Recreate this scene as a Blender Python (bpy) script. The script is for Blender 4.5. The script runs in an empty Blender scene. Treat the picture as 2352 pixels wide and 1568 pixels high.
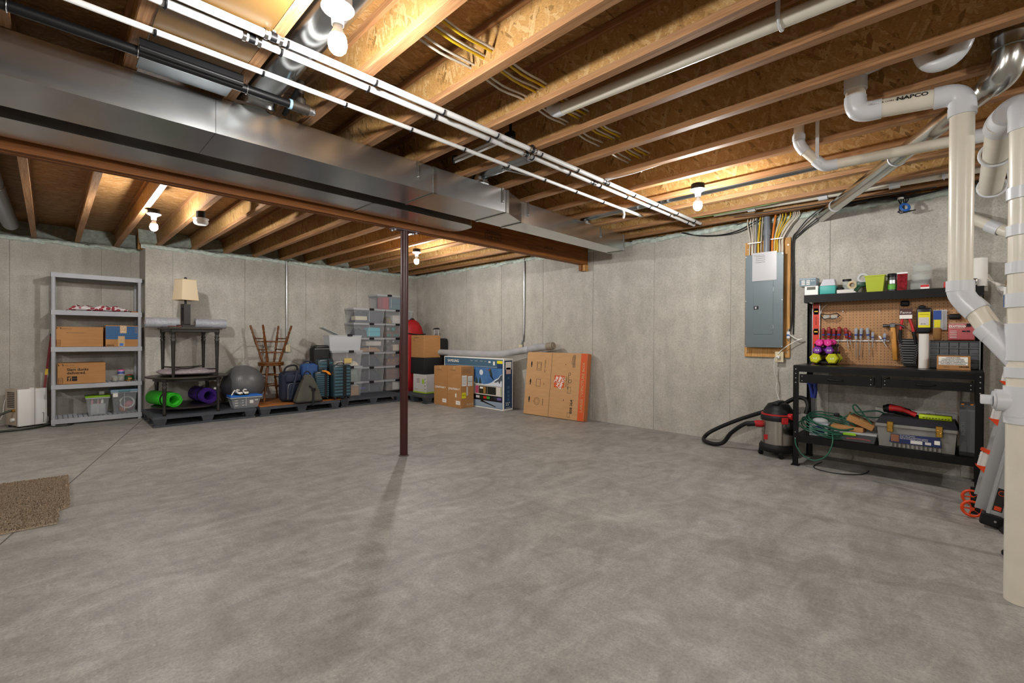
import bpy, bmesh, math, random
from mathutils import Vector, Matrix
random.seed(7)
scene = bpy.context.scene
PI = math.pi

# ---------------------------------------------------------------- camera, world, exposure
F_PX = 1056.6565
YAW, PITCH, ROLL = (math.radians(a) for a in (45.18770725, -0.37253293, 0.28737365))
EYE = Vector((0, 0, 1.125))
_f = Vector((math.sin(YAW)*math.cos(PITCH), math.cos(YAW)*math.cos(PITCH), math.sin(PITCH)))
_r = Vector((math.cos(YAW), -math.sin(YAW), 0))
_u = _r.cross(_f)
_r, _u = math.cos(ROLL)*_r+math.sin(ROLL)*_u, -math.sin(ROLL)*_r+math.cos(ROLL)*_u
cam_d = bpy.data.cameras.new('camera')
cam_d.sensor_fit = 'HORIZONTAL'
cam_d.sensor_width = 36
cam_d.lens = 36*F_PX/2352
cam_d.clip_start = 0.02
cam_d.clip_end = 60
cam = bpy.data.objects.new('camera', cam_d)
scene.collection.objects.link(cam)
cam.matrix_world = Matrix(((_r.x, _u.x, -_f.x, EYE.x), (_r.y, _u.y, -_f.y, EYE.y), (_r.z, _u.z, -_f.z, EYE.z), (0, 0, 0, 1)))
scene.camera = cam

world = bpy.data.worlds.new('world')
scene.world = world
world.use_nodes = True
world.node_tree.nodes['Background'].inputs[0].default_value = (0.02, 0.02, 0.022, 1)
vs = scene.view_settings
scene.display_settings.display_device = 'sRGB'
vs.view_transform = 'Standard'
vs.look = 'None'
vs.gamma = 1.0
vs.exposure = 1.85
vs.use_curve_mapping = False
scene.cycles.use_denoising = True
scene.cycles.max_bounces = 10
scene.cycles.diffuse_bounces = 6
scene.cycles.glossy_bounces = 5
scene.cycles.transparent_max_bounces = 24
scene.cycles.sample_clamp_indirect = 6
scene.cycles.caustics_reflective = False
scene.cycles.caustics_refractive = False
BULB_POWER = 370.0          # radiance of the bare bulbs

# ---------------------------------------------------------------- materials
def lin(h):
    if isinstance(h, tuple): return h
    h = h.lstrip('#')
    return tuple(((v/12.92) if v <= .04045 else ((v+.055)/1.055)**2.4) for v in (int(h[i:i+2], 16)/255 for i in (0, 2, 4)))
MATS = {}
class NT:
    def __init__(s, name):
        s.m = bpy.data.materials.new(name); s.m.use_nodes = True
        s.t = s.m.node_tree; s.b = s.t.nodes['Principled BSDF']
    def n(s, typ, **kw):
        x = s.t.nodes.new(typ)
        for k, v in kw.items():
            if k in x.inputs: x.inputs[k].default_value = v
            else: setattr(x, k, v)
        return x
    def l(s, a, b): s.t.links.new(a, b)
    def coord(s, scale=(1, 1, 1), rot=(0, 0, 0)):
        c = s.n('ShaderNodeTexCoord'); m = s.n('ShaderNodeMapping')
        m.inputs['Scale'].default_value = scale; m.inputs['Rotation'].default_value = rot
        s.l(c.outputs['Object'], m.inputs['Vector']); return m.outputs[0]
    def noise(s, vec, scale, detail=4, rough=.55, dist=0):
        x = s.n('ShaderNodeTexNoise'); x.inputs['Scale'].default_value = scale
        x.inputs['Detail'].default_value = detail; x.inputs['Roughness'].default_value = rough; x.inputs['Distortion'].default_value = dist
        s.l(vec, x.inputs['Vector']); return x.outputs['Fac']
    def ramp(s, fac, stops):
        x = s.n('ShaderNodeValToRGB'); e = x.color_ramp.elements
        while len(e) < len(stops): e.new(.5)
        for el, (p, c) in zip(e, stops):
            el.position = p; c = lin(c); el.color = (*c[:3], 1)
        s.l(fac, x.inputs[0]); return x.outputs[0]
    def mix(s, fac, a, b, mode='MIX'):
        x = s.n('ShaderNodeMix', data_type='RGBA', blend_type=mode)
        for v, i in ((fac, 0), (a, 6), (b, 7)):
            if hasattr(v, 'is_linked') or hasattr(v, 'links'): s.l(v, x.inputs[i])
            else: x.inputs[i].default_value = v if i == 0 else (*lin(v)[:3], 1)
        return x.outputs[2]
    def math(s, op, a, b=0.0):
        x = s.n('ShaderNodeMath', operation=op)
        for v, i in ((a, 0), (b, 1)):
            if hasattr(v, 'links'): s.l(v, x.inputs[i])
            else: x.inputs[i].default_value = v
        return x.outputs[0]
    def bump(s, h, strength=.3, dist=.01):
        x = s.n('ShaderNodeBump', Strength=strength, Distance=dist)
        s.l(h, x.inputs['Height']); s.l(x.outputs[0], s.b.inputs['Normal'])
    def set(s, **kw):
        for k, v in kw.items():
            k = k.replace('_', ' ')
            if hasattr(v, 'links'): s.l(v, s.b.inputs[k])
            else: s.b.inputs[k].default_value = v
        return s.m

def M(name, col, rough=.6, metal=0, var=0.0, vscale=12, bump=0, bscale=80, alpha=1, emit=0, coat=0, stretch=(1, 1, 1), spec=.5):
    """plain or slightly mottled material"""
    if name in MATS: return MATS[name]
    t = NT(name); c = lin(col)
    t.set(Roughness=rough, Metallic=metal, Specular_IOR_Level=spec)
    if var:
        f = t.noise(t.coord(stretch), vscale)
        a = tuple(min(1, x*(1+var)) for x in c); b = tuple(x*(1-var) for x in c)
        t.set(Base_Color=t.ramp(f, ((.3, b), (.7, a))))
    else: t.set(Base_Color=(*c, 1))
    if bump:
        t.bump(t.noise(t.coord(stretch), bscale, 3), bump, .004)
    if alpha < 1: t.set(Alpha=alpha)
    if coat: t.set(Coat_Weight=coat)
    if emit: t.set(Emission_Color=(*c, 1), Emission_Strength=emit)
    MATS[name] = t.m
    return t.m

def concrete(name, c0, c1, c2, pits, stretch=(1, 1, 1), rough=.85, pit_scale=26, streak=None, spec=.3, swirl=0.0):
    t = NT(name); v = t.coord(stretch); w = t.coord()
    big = t.noise(v, .9, 4, .6); mid = t.noise(v, 7, 5, .7); fine = t.noise(w, 85, 4, .75)
    base = t.ramp(big, ((.3, c0), (.5, c1), (.7, c2)))
    base = t.mix(.4, base, t.ramp(mid, ((.28, '#b2b0ac'), (.5, '#dcdbd9'), (.72, '#ffffff'))), 'MULTIPLY')
    base = t.mix(.6, base, t.ramp(fine, ((.3, '#a9a7a2'), (.5, '#e2e1df'), (.68, '#ffffff'))), 'MULTIPLY')
    if streak:
        s = t.noise(t.coord(streak), 1.0, 5, .62, swirl)
        base = t.mix(.3 if not swirl else .55, base, t.ramp(s, ((.34, '#b4b3b0'), (.52, '#dedddb'), (.68, '#ffffff'))), 'MULTIPLY')
    if swirl:
        s2 = t.noise(t.coord((3.5, 1.6, 1), (0, 0, .5)), 1.6, 6, .72, 3.0)
        base = t.mix(.4, base, t.ramp(s2, ((.36, '#bcbbb8'), (.55, '#e6e5e4'), (.7, '#ffffff'))), 'MULTIPLY')
        base = t.mix(t.math('MULTIPLY', t.math('GREATER_THAN', t.noise(t.coord((9, 3, 1), (0, 0, .25)), 2.6, 6, .75, 3.5), .66), .3), base, '#d6d5d2')
    hole = None
    for ps, pk in ((pit_scale, pits), (pit_scale*2.6, pits*1.15)):
        vo = t.n('ShaderNodeTexVoronoi', feature='F1'); vo.inputs['Scale'].default_value = ps; vo.inputs['Randomness'].default_value = 1
        t.l(t.n('ShaderNodeTexCoord').outputs['Object'], vo.inputs['Vector'])
        size = t.math('MULTIPLY', t.noise(w, 4.5 if hole is None else 2.3, 3, .7), pk)
        h_ = t.math('LESS_THAN', vo.outputs['Distance'], t.math('MAXIMUM', t.math('SUBTRACT', size, pk*.45), 0))
        hole = h_ if hole is None else t.math('MAXIMUM', hole, h_)
    base = t.mix(t.math('MULTIPLY', hole, .62), base, '#45433d')
    t.set(Base_Color=base, Roughness=rough, Specular_IOR_Level=spec)
    h = t.math('SUBTRACT', t.math('ADD', t.math('MULTIPLY', mid, .5), t.math('MULTIPLY', fine, .5)), hole)
    t.bump(h, .2, .005)
    MATS[name] = t.m; return t.m

def osb(name, ax, dark, midc, light, fs=(16, 60)):
    """oriented strand board: flakes laid in the plane of the two axes ax"""
    t = NT(name)
    def sc(a, b):
        s = [6.0, 6.0, 6.0]; s[ax[0]] = a; s[ax[1]] = b; return tuple(s)
    nrm = ({0, 1, 2}-set(ax)).pop()
    outs = []
    for i, ang in enumerate((.3, -.35, .9)):
        r = [0, 0, 0]; r[nrm] = ang
        c = t.n('ShaderNodeTexCoord'); m1 = t.n('ShaderNodeMapping'); m1.inputs['Rotation'].default_value = r
        m1.inputs['Location'].default_value = (3.1*i, 1.7*i, .9*i)
        t.l(c.outputs['Object'], m1.inputs['Vector'])
        m2 = t.n('ShaderNodeMapping'); m2.inputs['Scale'].default_value = sc(*fs)
        t.l(m1.outputs[0], m2.inputs['Vector'])
        vo = t.n('ShaderNodeTexVoronoi', feature='F1'); vo.inputs['Scale'].default_value = 1
        t.l(m2.outputs[0], vo.inputs['Vector'])
        sp = t.n('ShaderNodeSeparateColor'); t.l(vo.outputs['Color'], sp.inputs[0])
        outs.append((sp.outputs[0], sp.outputs[1]))
    w = t.coord()
    # the flake that lies on top is the one with the highest random height
    val, top = outs[0]
    for a, b in outs[1:]:
        g = t.math('GREATER_THAN', b, top)
        mx = t.n('ShaderNodeMix'); t.l(g, mx.inputs[0]); t.l(val, mx.inputs[2]); t.l(a, mx.inputs[3]); val = mx.outputs[0]
        top = t.math('MAXIMUM', top, b)
    grain = t.noise(t.coord(sc(30, 120)), 2.2, 5, .6)
    col = t.ramp(val, ((.0, dark), (.12, midc), (.6, midc), (.9, light), (1, light)))
    col = t.mix(.55, col, t.ramp(grain, ((.3, '#8f8578'), (.62, '#ffffff'))), 'MULTIPLY')
    fl = t.noise(t.coord(sc(9, 26), (0.4, 0.3, 0.5)), 3.0, 2, .4)
    col = t.mix(t.math('MULTIPLY', t.math('GREATER_THAN', fl, .74), .5), col, '#5a3a1a')
    col = t.mix(.5, col, t.ramp(t.noise(w, 1.6, 3), ((.3, '#b9a892'), (.7, '#ffffff'))), 'MULTIPLY')
    t.set(Base_Color=col, Roughness=.62, Specular_IOR_Level=.35)
    t.bump(t.math('ADD', val, t.math('MULTIPLY', grain, .4)), .18, .003)
    MATS[name] = t.m; return t.m

def timber(name, axis, dark, mid, light, rough=.6, scale=1.0, vary=True):
    t = NT(name); s = [38*scale]*3; s[axis] = 1.3*scale
    v = t.coord(tuple(s))
    g = t.noise(v, 1.4, 6, .62, .6); f = t.noise(v, 6, 3, .5)
    col = t.ramp(g, ((.25, dark), (.5, mid), (.75, light)))
    col = t.mix(.4, col, t.ramp(f, ((.35, '#9a8c78'), (.65, '#ffffff'))), 'MULTIPLY')
    if vary:
        oi = t.n('ShaderNodeObjectInfo')
        col = t.mix(.35, col, t.ramp(oi.outputs['Random'], ((0, '#c9b59a'), (1, '#ffffff'))), 'MULTIPLY')
    t.set(Base_Color=col, Roughness=rough, Specular_IOR_Level=.35); t.bump(g, .12, .003)
    MATS[name] = t.m; return t.m

def galvanised(name, col='#d0d3d4', rough=.24, streak=(1, 1, 1)):
    t = NT(name)
    n1 = t.noise(t.coord(streak), 7, 4, .6)
    c = lin(col)
    t.set(Base_Color=t.ramp(n1, ((.3, tuple(x*.9 for x in c)), (.7, c))), Metallic=1.0, Roughness=rough)
    t.bump(t.noise(t.coord(), 2.2, 1, .4), .1, .03)
    MATS[name] = t.m; return t.m

concrete('concrete_wall', '#c8c5bb', '#d4d1c8', '#dcd9d1', .34, stretch=(1, 1, .7), streak=(4, 4, .6))
concrete('concrete_floor', '#b8b7b4', '#c3c2be', '#cdcbc6', .12, rough=.5, pit_scale=9, streak=(2.2, 4.5, 1), spec=.35, swirl=1.6)
osb('osb_web', (1, 2), '#93703f', '#c2965a', '#d6b27c', (62, 15))
osb('osb_deck', (0, 1), '#85623a', '#b08550', '#c8a272', (14, 55))
timber('flange_wood', 1, '#8d6540', '#b0835a', '#c29a72')
timber('lvl_wood', 0, '#6a3a12', '#8a5220', '#a0662e', vary=False)
timber('fresh_wood', 2, '#a97738', '#cf9c58', '#e0b578')
timber('plank_wood', 0, '#8a4e22', '#b06f35', '#c78748')
timber('oak', 2, '#4a2a10', '#74451c', '#94602e', rough=.35)
galvanised('duct_metal')
galvanised('round_duct_metal', '#a9adaf', .24)
galvanised('vent_metal', '#c4c5c0', .22)
M('foam', '#bcc8be', .8, var=.22, vscale=22, bump=.9, bscale=38)
M('red_oxide', '#3d1512', .35, var=.15, vscale=8)
M('black_paint', '#0d0d0f', .45, var=.2, vscale=40, spec=.3)
M('black_plastic', '#0e0e10', .5, spec=.3)
M('dark_plastic', '#1a1b1e', .55, spec=.3)
M('pallet_plastic', '#3f434a', .6, var=.18, vscale=9)
M('shelf_plastic', '#a9acb2', .55, var=.05, vscale=9)
M('white_plastic', '#e9e9e6', .4)
M('off_white', '#cfcdc9', .45, var=.04)
M('pvc', '#d9d3c4', .3, var=.05, vscale=7)
M('pvc_fitting', '#cfd2d6', .3)
M('pex', '#dcdcda', .4)
M('steel', '#b8babd', .3, 1)
M('brass', '#c49a4a', .3, 1)
M('chrome', '#d5d5d5', .12, 1)
M('copper', '#b06a42', .3, 1)
M('ink', '#1d1a17', .8)
M('grey_ink', '#5d5247', .8)
M('white_print', '#f1efe8', .6)
M('cardboard', '#b1804d', .75, var=.07, vscale=5, bump=.08, bscale=140, stretch=(1, 1, 6))
M('cardboard_light', '#c39767', .75, var=.06, vscale=5, bump=.08, bscale=140, stretch=(1, 1, 6))
M('tape', '#b98f5e', .3)
M('clear_plastic', '#c9ced2', .22, alpha=.16)
M('clear_frost', '#ccd0d4', .35, alpha=.62)
M('glass', '#cdd6d4', .06, alpha=.3)
M('wire_white', '#cfc8ba', .5)
M('wire_yellow', '#d8b21e', .45)
M('wire_orange', '#d9781c', .45)
M('wire_black', '#121214', .5)

# ---------------------------------------------------------------- geometry helpers
def V(*a): return Vector(a)
def catmull(pts, n):
    if n <= 1 or len(pts) < 3: return [Vector(p) for p in pts]
    P = [Vector(p) for p in pts]; P = [2*P[0]-P[1]]+P+[2*P[-1]-P[-2]]; out = []
    for i in range(1, len(P)-2):
        for k in range(n):
            t = k/n; a, b, c, d = P[i-1:i+3]
            out.append(.5*((2*b)+(c-a)*t+(2*a-5*b+4*c-d)*t*t+(3*b-a-3*c+d)*t**3))
    out.append(P[-2]); return out
def arc(c, r, a0, a1, u, v, n=8):
    """points of an arc in the plane of the unit vectors u, v"""
    c, u, v = Vector(c), Vector(u), Vector(v)
    return [c+r*(math.cos(a0+(a1-a0)*i/n)*u+math.sin(a0+(a1-a0)*i/n)*v) for i in range(n+1)]
class G:
    """collects faces of one mesh"""
    def __init__(s, T=None):
        s.v = []; s.f = []; s.T = T; s.mi = 0
    def add(s, vs, fs, smooth=False, T=None):
        o = len(s.v)
        for p in vs:
            p = Vector(p)
            if T is not None: p = T @ p
            if s.T is not None: p = s.T @ p
            s.v.append(p)
        for f in fs: s.f.append((tuple(i+o for i in f), smooth, s.mi))
        return s
    def box(s, x0, x1, y0, y1, z0, z1, T=None):
        vs = [(x, y, z) for z in (z0, z1) for y in (y0, y1) for x in (x0, x1)]
        return s.add(vs, ((0, 2, 3, 1), (4, 5, 7, 6), (0, 1, 5, 4), (2, 6, 7, 3), (0, 4, 6, 2), (1, 3, 7, 5)), T=T)
    def taper(s, a, b, z0, z1):
        """frustum of two rectangles (x0,x1,y0,y1) at z0 and z1"""
        vs = [(a[0], a[2], z0), (a[1], a[2], z0), (a[0], a[3], z0), (a[1], a[3], z0), (b[0], b[2], z1), (b[1], b[2], z1), (b[0], b[3], z1), (b[1], b[3], z1)]
        return s.add(vs, ((0, 2, 3, 1), (4, 5, 7, 6), (0, 1, 5, 4), (2, 6, 7, 3), (0, 4, 6, 2), (1, 3, 7, 5)))
    def rbox(s, x0, x1, y0, y1, z0, z1, r=.01, seg=2, T=None):
        bm = bmesh.new(); bmesh.ops.create_cube(bm, size=1)
        for w in bm.verts: w.co = Vector(((x0+x1)/2+w.co.x*(x1-x0), (y0+y1)/2+w.co.y*(y1-y0), (z0+z1)/2+w.co.z*(z1-z0)))
        bmesh.ops.bevel(bm, geom=bm.edges[:], offset=min(r, .49*min(x1-x0, y1-y0, z1-z0)), segments=seg, profile=.5, affect='EDGES')
        bm.verts.index_update()
        s.add([w.co.copy() for w in bm.verts], [[w.index for w in f.verts] for f in bm.faces], seg > 1, T); bm.free(); return s
    def prism(s, poly, a, b, plane='xy', smooth=False):
        """polygon in a plane, pushed from a to b along the third axis"""
        m = {'xy': lambda p, h: (p[0], p[1], h), 'xz': lambda p, h: (p[0], h, p[1]), 'yz': lambda p, h: (h, p[0], p[1])}[plane]
        n = len(poly); lo = [m(p, a) for p in poly]; hi = [m(p, b) for p in poly]
        s.add(lo+hi, [(i, (i+1) % n, (i+1) % n+n, i+n) for i in range(n)], smooth)
        s.add(lo, [tuple(range(n))[::-1]]); s.add(hi, [tuple(range(n))]); return s
    def ring(s, c, ax, r, n, ref=None):
        ax = Vector(ax).normalized()
        a = ref if ref is not None else (V(0, 0, 1) if abs(ax.z) < .9 else V(1, 0, 0))
        u = ax.cross(a).normalized(); w = ax.cross(u)
        return [Vector(c)+r*(math.cos(2*PI*i/n)*u+math.sin(2*PI*i/n)*w) for i in range(n)]
    def cyl(s, p0, p1, r, r1=None, n=14, caps=True):
        p0, p1 = Vector(p0), Vector(p1); r1 = r if r1 is None else r1
        a = s.ring(p0, p1-p0, r, n); b = s.ring(p1, p1-p0, r1, n)
        s.add(a+b, [(i, (i+1) % n, (i+1) % n+n, i+n) for i in range(n)], True)
        if caps: s.add(a, [tuple(range(n))[::-1]]); s.add(b, [tuple(range(n))])
        return s
    def hollow(s, p0, p1, r, ri, n=20):
        p0, p1 = Vector(p0), Vector(p1); ax = p1-p0
        A, B, C, D = s.ring(p0, ax, r, n), s.ring(p1, ax, r, n), s.ring(p1, ax, ri, n), s.ring(p0, ax, ri, n)
        for a, b, sm in ((A, B, True), (B, C, False), (C, D, True), (D, A, False)):
            s.add(a+b, [(i, (i+1) % n, (i+1) % n+n, i+n) for i in range(n)], sm)
        return s
    def tube(s, pts, r, n=8, sub=1, caps=True, rads=None):
        P = catmull(pts, sub); k = len(P); rings = []
        ref = None
        for i, p in enumerate(P):
            d = (P[min(i+1, k-1)]-P[max(i-1, 0)]).normalized()
            if ref is None:
                ref = V(0, 0, 1) if abs(d.z) < .9 else V(1, 0, 0)
            u = d.cross(ref)
            if u.length < 1e-4: u = d.orthogonal()
            u.normalize(); w = d.cross(u); ref = -w
            rr = r if rads is None else rads[min(len(rads)-1, int(i*(len(rads)-1)/(k-1)+.5))]
            rings += [p+rr*(math.cos(2*PI*j/n)*u+math.sin(2*PI*j/n)*w) for j in range(n)]
        s.add(rings, [(a*n+j, a*n+(j+1) % n, (a+1)*n+(j+1) % n, (a+1)*n+j) for a in range(k-1) for j in range(n)], True)
        if caps: s.add(rings[:n], [tuple(range(n))[::-1]]); s.add(rings[-n:], [tuple(range(n))])
        return s
    def lathe(s, prof, c=(0, 0, 0), n=20, T=None, caps=True):
        """profile of (radius, height) turned about the vertical through c"""
        c = Vector(c); rings = []
        for r, z in prof: rings += [c+V(r*math.cos(2*PI*j/n), r*math.sin(2*PI*j/n), z) for j in range(n)]
        k = len(prof)
        s.add(rings, [(a*n+j, a*n+(j+1) % n, (a+1)*n+(j+1) % n, (a+1)*n+j) for a in range(k-1) for j in range(n)], True, T)
        if caps:
            s.add(rings[:n], [tuple(range(n))[::-1]], False, T); s.add(rings[-n:], [tuple(range(n))], False, T)
        return s
    def ball(s, c, r, sx=1, sy=1, sz=1, n=16, m=10):
        prof = [(max(1e-4, math.sin(PI*i/m)), -math.cos(PI*i/m)) for i in range(m+1)]
        T = Matrix.Translation(Vector(c)) @ Matrix.Diagonal((r*sx, r*sy, r*sz, 1))
        return s.lathe(prof, n=n, T=T, caps=False)
    def torus(s, c, R, r, u=(1, 0, 0), v=(0, 1, 0), n=20, m=8, a0=0, a1=2*PI):
        pts = arc(c, R, a0, a1, u, v, n); return s.tube(pts, r, m, caps=(a1-a0 < 2*PI-.01))
    def quad(s, o, r, u, w, h, d=.0015):
        """thin plate: centre o on a surface, right r, up u, thickness d outwards"""
        o, r, u = Vector(o), Vector(r).normalized(), Vector(u).normalized(); nn = r.cross(u)
        vs = [o+a*w/2*r+b*h/2*u+k*d*nn for k in (0, 1) for b in (-1, 1) for a in (-1, 1)]
        return s.add(vs, ((0, 2, 3, 1), (4, 5, 7, 6), (0, 1, 5, 4), (2, 6, 7, 3), (0, 4, 6, 2), (1, 3, 7, 5)))
    def sheet(s, fn, nu, nv, smooth=True):
        vs = [fn(i/nu, j/nv) for j in range(nv+1) for i in range(nu+1)]
        return s.add(vs, [(j*(nu+1)+i, j*(nu+1)+i+1, (j+1)*(nu+1)+i+1, (j+1)*(nu+1)+i) for j in range(nv) for i in range(nu)], smooth)

COL = scene.collection
def root_of(o):
    while o.parent: o = o.parent
    return o
def obj(name, g, mat, parent=None, label=None, cat=None, group=None, kind=None, base=None):
    """one mesh object; authored in world coordinates, its origin moved to the base of its thing"""
    if parent is not None: off = root_of(parent).location.copy()
    elif base is not None: off = Vector(base)
    else:
        xs, ys, zs = [[p[i] for p in g.v] for i in range(3)]
        off = V((min(xs)+max(xs))/2, (min(ys)+max(ys))/2, min(zs))
        if kind == 'structure': off = V(0, 0, 0)
    me = bpy.data.meshes.new(name)
    me.from_pydata([p-off for p in g.v], [], [f[0] for f in g.f])
    mats = mat if isinstance(mat, (list, tuple)) else [mat]
    for m in mats: me.materials.append(MATS[m] if isinstance(m, str) else m)
    me.polygons.foreach_set('use_smooth', [f[1] for f in g.f])
    me.polygons.foreach_set('material_index', [f[2] for f in g.f])
    bm = bmesh.new(); bm.from_mesh(me); bmesh.ops.recalc_face_normals(bm, faces=bm.faces[:]); bm.to_mesh(me); bm.free()
    o = bpy.data.objects.new(name, me); COL.objects.link(o)
    if parent is not None: o.parent = parent
    else: o.location = off
    if label: o['label'] = label
    if cat: o['category'] = cat
    if group: o['group'] = group
    if kind: o['kind'] = kind
    return o
def thing(name, loc, label, cat, group=None, kind=None):
    o = bpy.data.objects.new(name, None); COL.objects.link(o); o.location = loc; o.empty_display_size = .1
    o['label'] = label; o['category'] = cat
    if group: o['group'] = group
    if kind: o['kind'] = kind
    return o
def dup(root, loc, label, group=None, rz=0.0, mats=None):
    """a copy of a thing with copies of its parts and sub-parts; mats swaps materials by name"""
    def cp(o, par):
        c = o.copy(); COL.objects.link(c); c.parent = par
        if mats and c.type == 'MESH' and any(m and m.name in mats for m in c.data.materials):
            c.data = c.data.copy()
            for i, m in enumerate(c.data.materials):
                if m and m.name in mats: c.data.materials[i] = MATS[mats[m.name]]
        for ch in [x for x in bpy.data.objects if x.parent == o and not x.get('_new')]: cp(ch, c)
        return c
    r = cp(root, None); r.location = loc; r.rotation_euler[2] = rz; r['label'] = label
    if group: r['group'] = group
    return r
RX, UP = V(0, -1, 0), V(0, 0, 1)      # right and up on faces that look at -X
RY = V(1, 0, 0)                        # right on faces that look at -Y
def text(parent, s, o, r, u, size, mat, align='CENTER', name='lettering', sx=1.0, lift=.0012, bold=0.0):
    """printed lettering as a flat mesh lying on a surface"""
    cu = bpy.data.curves.new('t', 'FONT'); cu.body = s; cu.size = size; cu.align_x = align; cu.align_y = 'CENTER'
    cu.resolution_u = 2; cu.offset = bold
    to = bpy.data.objects.new('t', cu); COL.objects.link(to)
    dg = bpy.context.evaluated_depsgraph_get()
    me = bpy.data.meshes.new_from_object(to.evaluated_get(dg))
    bpy.data.objects.remove(to); bpy.data.curves.remove(cu)
    r, u = Vector(r).normalized(), Vector(u).normalized(); n = r.cross(u)
    off = root_of(parent).location if parent else V(0, 0, 0)
    o = Vector(o)
    for w in me.vertices: w.co = o+w.co.x*sx*r+w.co.y*u+lift*n-off
    me.materials.clear(); me.materials.append(MATS[mat])
    t = bpy.data.objects.new(name, me); COL.objects.link(t); t.parent = parent
    return t
# ================================================================ the room
XR, YB, YL, XJ = 5.312, 8.03, 8.60, .934      # right wall, back wall, recessed back wall, jog between the two
ZW, ZJ, ZD = 2.357, 2.397, 2.638              # wall top, joist bottom, deck underside
X0, Y0 = -3.6, -3.6
fl = obj('floor', G().box(X0-.2, XR+.2, Y0-.2, YL+.2, -.15, 0), 'concrete_floor', kind='structure', label='grey trowelled concrete basement floor', cat='floor')
g = G(); a, b = V(.905, 8.0, 0), V(-.36, 3.02, 0); d = (b-a).normalized(); s = V(-d.y, d.x, 0)*.004
g.add([a-s+V(0, 0, .0012), a+s+V(0, 0, .0012), b+s+V(0, 0, .0012), b-s+V(0, 0, .0012)], [(0, 1, 2, 3)])
M('joint_dark', '#605e59', .9); obj('control_joint', g, 'joint_dark', fl)

def panel_wall(name, label, faces, core):
    w = obj(name, core, 'concrete_wall', kind='structure', label=label, cat='wall')
    for g in faces: obj('form_panel', g, 'concrete_wall', w)
    return w
seams = [YB-.004]+[7.358-.9144*i for i in range(13)]
fs = [G().box(XR, XR+.02, seams[i+1]+.003, seams[i]-.003, 0, ZW) for i in range(len(seams)-1)]
panel_wall('wall_right', 'poured concrete wall carrying the grey electrical panel', fs, G().box(XR+.006, XR+.2, Y0, YB+.2, 0, ZW))
sx = [XJ, 1.24, 2.158, 3.088, 3.999, 4.913, XR]
fs = [G().box(sx[i]+(.003 if i else 0), sx[i+1]-.003, YB, YB+.02, 0, ZW) for i in range(6)]
fs.append(G().box(XJ, XJ+.02, YB+.022, YL+.2, 0, ZW))
panel_wall('wall_back', 'poured concrete wall behind the plastic pallets', fs, G().box(XJ+.006, XR+.2, YB+.006, YL+.2, 0, ZW))
sx = [XJ, .8324, .5174, -.35, -1.264, -2.18, -3.09, X0]
fs = [G().box(sx[i+1]+.003, sx[i]-.003, YL, YL+.02, 0, ZW) for i in range(7)]
panel_wall('wall_recess', 'set-back poured concrete wall behind the resin shelf unit', fs, G().box(X0, XJ+.1, YL+.006, YL+.2, 0, ZW))
obj('wall_left', G().box(X0-.2, X0, Y0, YL+.2, 0, ZD+.03), 'concrete_wall', kind='structure', label='plain concrete wall closing the far side of the basement', cat='wall')
obj('wall_front', G().box(X0, XR+.2, Y0-.2, Y0, 0, ZD+.03), 'concrete_wall', kind='structure', label='plain concrete wall behind the viewer', cat='wall')
ce = obj('ceiling', G().box(X0-.2, XR+.2, Y0-.2, YL+.4, ZD+.018, ZD+.05), 'osb_deck', kind='structure', label='strand board subfloor above the joists', cat='ceiling')
for i in range(4):
    for j in range(11):
        x0 = X0+2.44*i; y0 = Y0+1.2*j-(.55 if i % 2 else 0)
        obj('deck_sheet', G().box(max(x0, X0)+.0015, min(x0+2.44, XR+.15)-.0015, max(y0, Y0)+.0015, min(y0+1.2, YL+.3)-.0015, ZD, ZD+.017), 'osb_deck', ce)
text(ce, 'APA', (1.41, 2.19, ZD), (-.05, 1, 0), (-1, -.05, 0), .085, 'ink', bold=.002)
text(ce, 'THE ENGINEERED\nWOOD ASSOCIATION', (1.335, 2.19, ZD), (-.05, 1, 0), (-1, -.05, 0), .022, 'ink')
text(ce, '19/32', (1.47, 2.19, ZD), (-.05, 1, 0), (-1, -.05, 0), .05, 'ink')
text(ce, 'APA', (1.845, 2.23, ZD), (0, 1, 0), (-1, 0, 0), .085, 'ink', bold=.002)
obj('trim_1', G().box(XR+.09, XR+.2, Y0, YB+.2, ZW, ZD+.02), 'fresh_wood', kind='structure', label='rim board above the wall with the electrical panel', cat='trim')
obj('trim_2', G().box(XJ-.05, XR+.2, YB+.27, YB+.32, ZW, ZD+.02), 'fresh_wood', kind='structure', label='rim board above the wall behind the pallets', cat='trim')
obj('trim_3', G().box(X0, XJ-.05, YL+.27, YL+.32, ZW, ZD+.02), 'fresh_wood', kind='structure', label='rim board above the wall behind the shelf unit', cat='trim')

# spray foam on the sill and in the joist pockets
def foam(name, label, fn, nu, nv):
    g = G().sheet(fn, nu, nv)
    return obj(name, g, 'foam', label=label, cat='insulation', kind='stuff', base=(0, 0, 0))
def wob(x, y, k=1.0): return k*(math.sin(x*31+y*17)*.4+math.sin(x*67-y*43+1.3)*.3+math.sin(x*13+y*7+.4)*.5+random.uniform(-.25, .25))
def band(axis, c, a0, a1):
    n = int((a1-a0)/.035)
    prof = [(.002, -.02), (-.014, -.008), (-.02, .012), (-.006, .035), (.05, .05), (.12, .06), (.2, .16), (.27, .285)]
    def fn(u, v):
        t = a0+(a1-a0)*u; q = v*(len(prof)-1); i = min(int(q), len(prof)-2); k = q-i
        o = prof[i][0]*(1-k)+prof[i+1][0]*k; z = prof[i][1]*(1-k)+prof[i+1][1]*k
        e = wob(t, v*2, .014) if v > .01 else wob(t, 0, .012)
        if axis == 'y': return (c+o+e*.6, t, ZW+z+e)
        return (t, c+o+e*.6, ZW+z+e)
    return fn, n, 14
random.seed(3)
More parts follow.
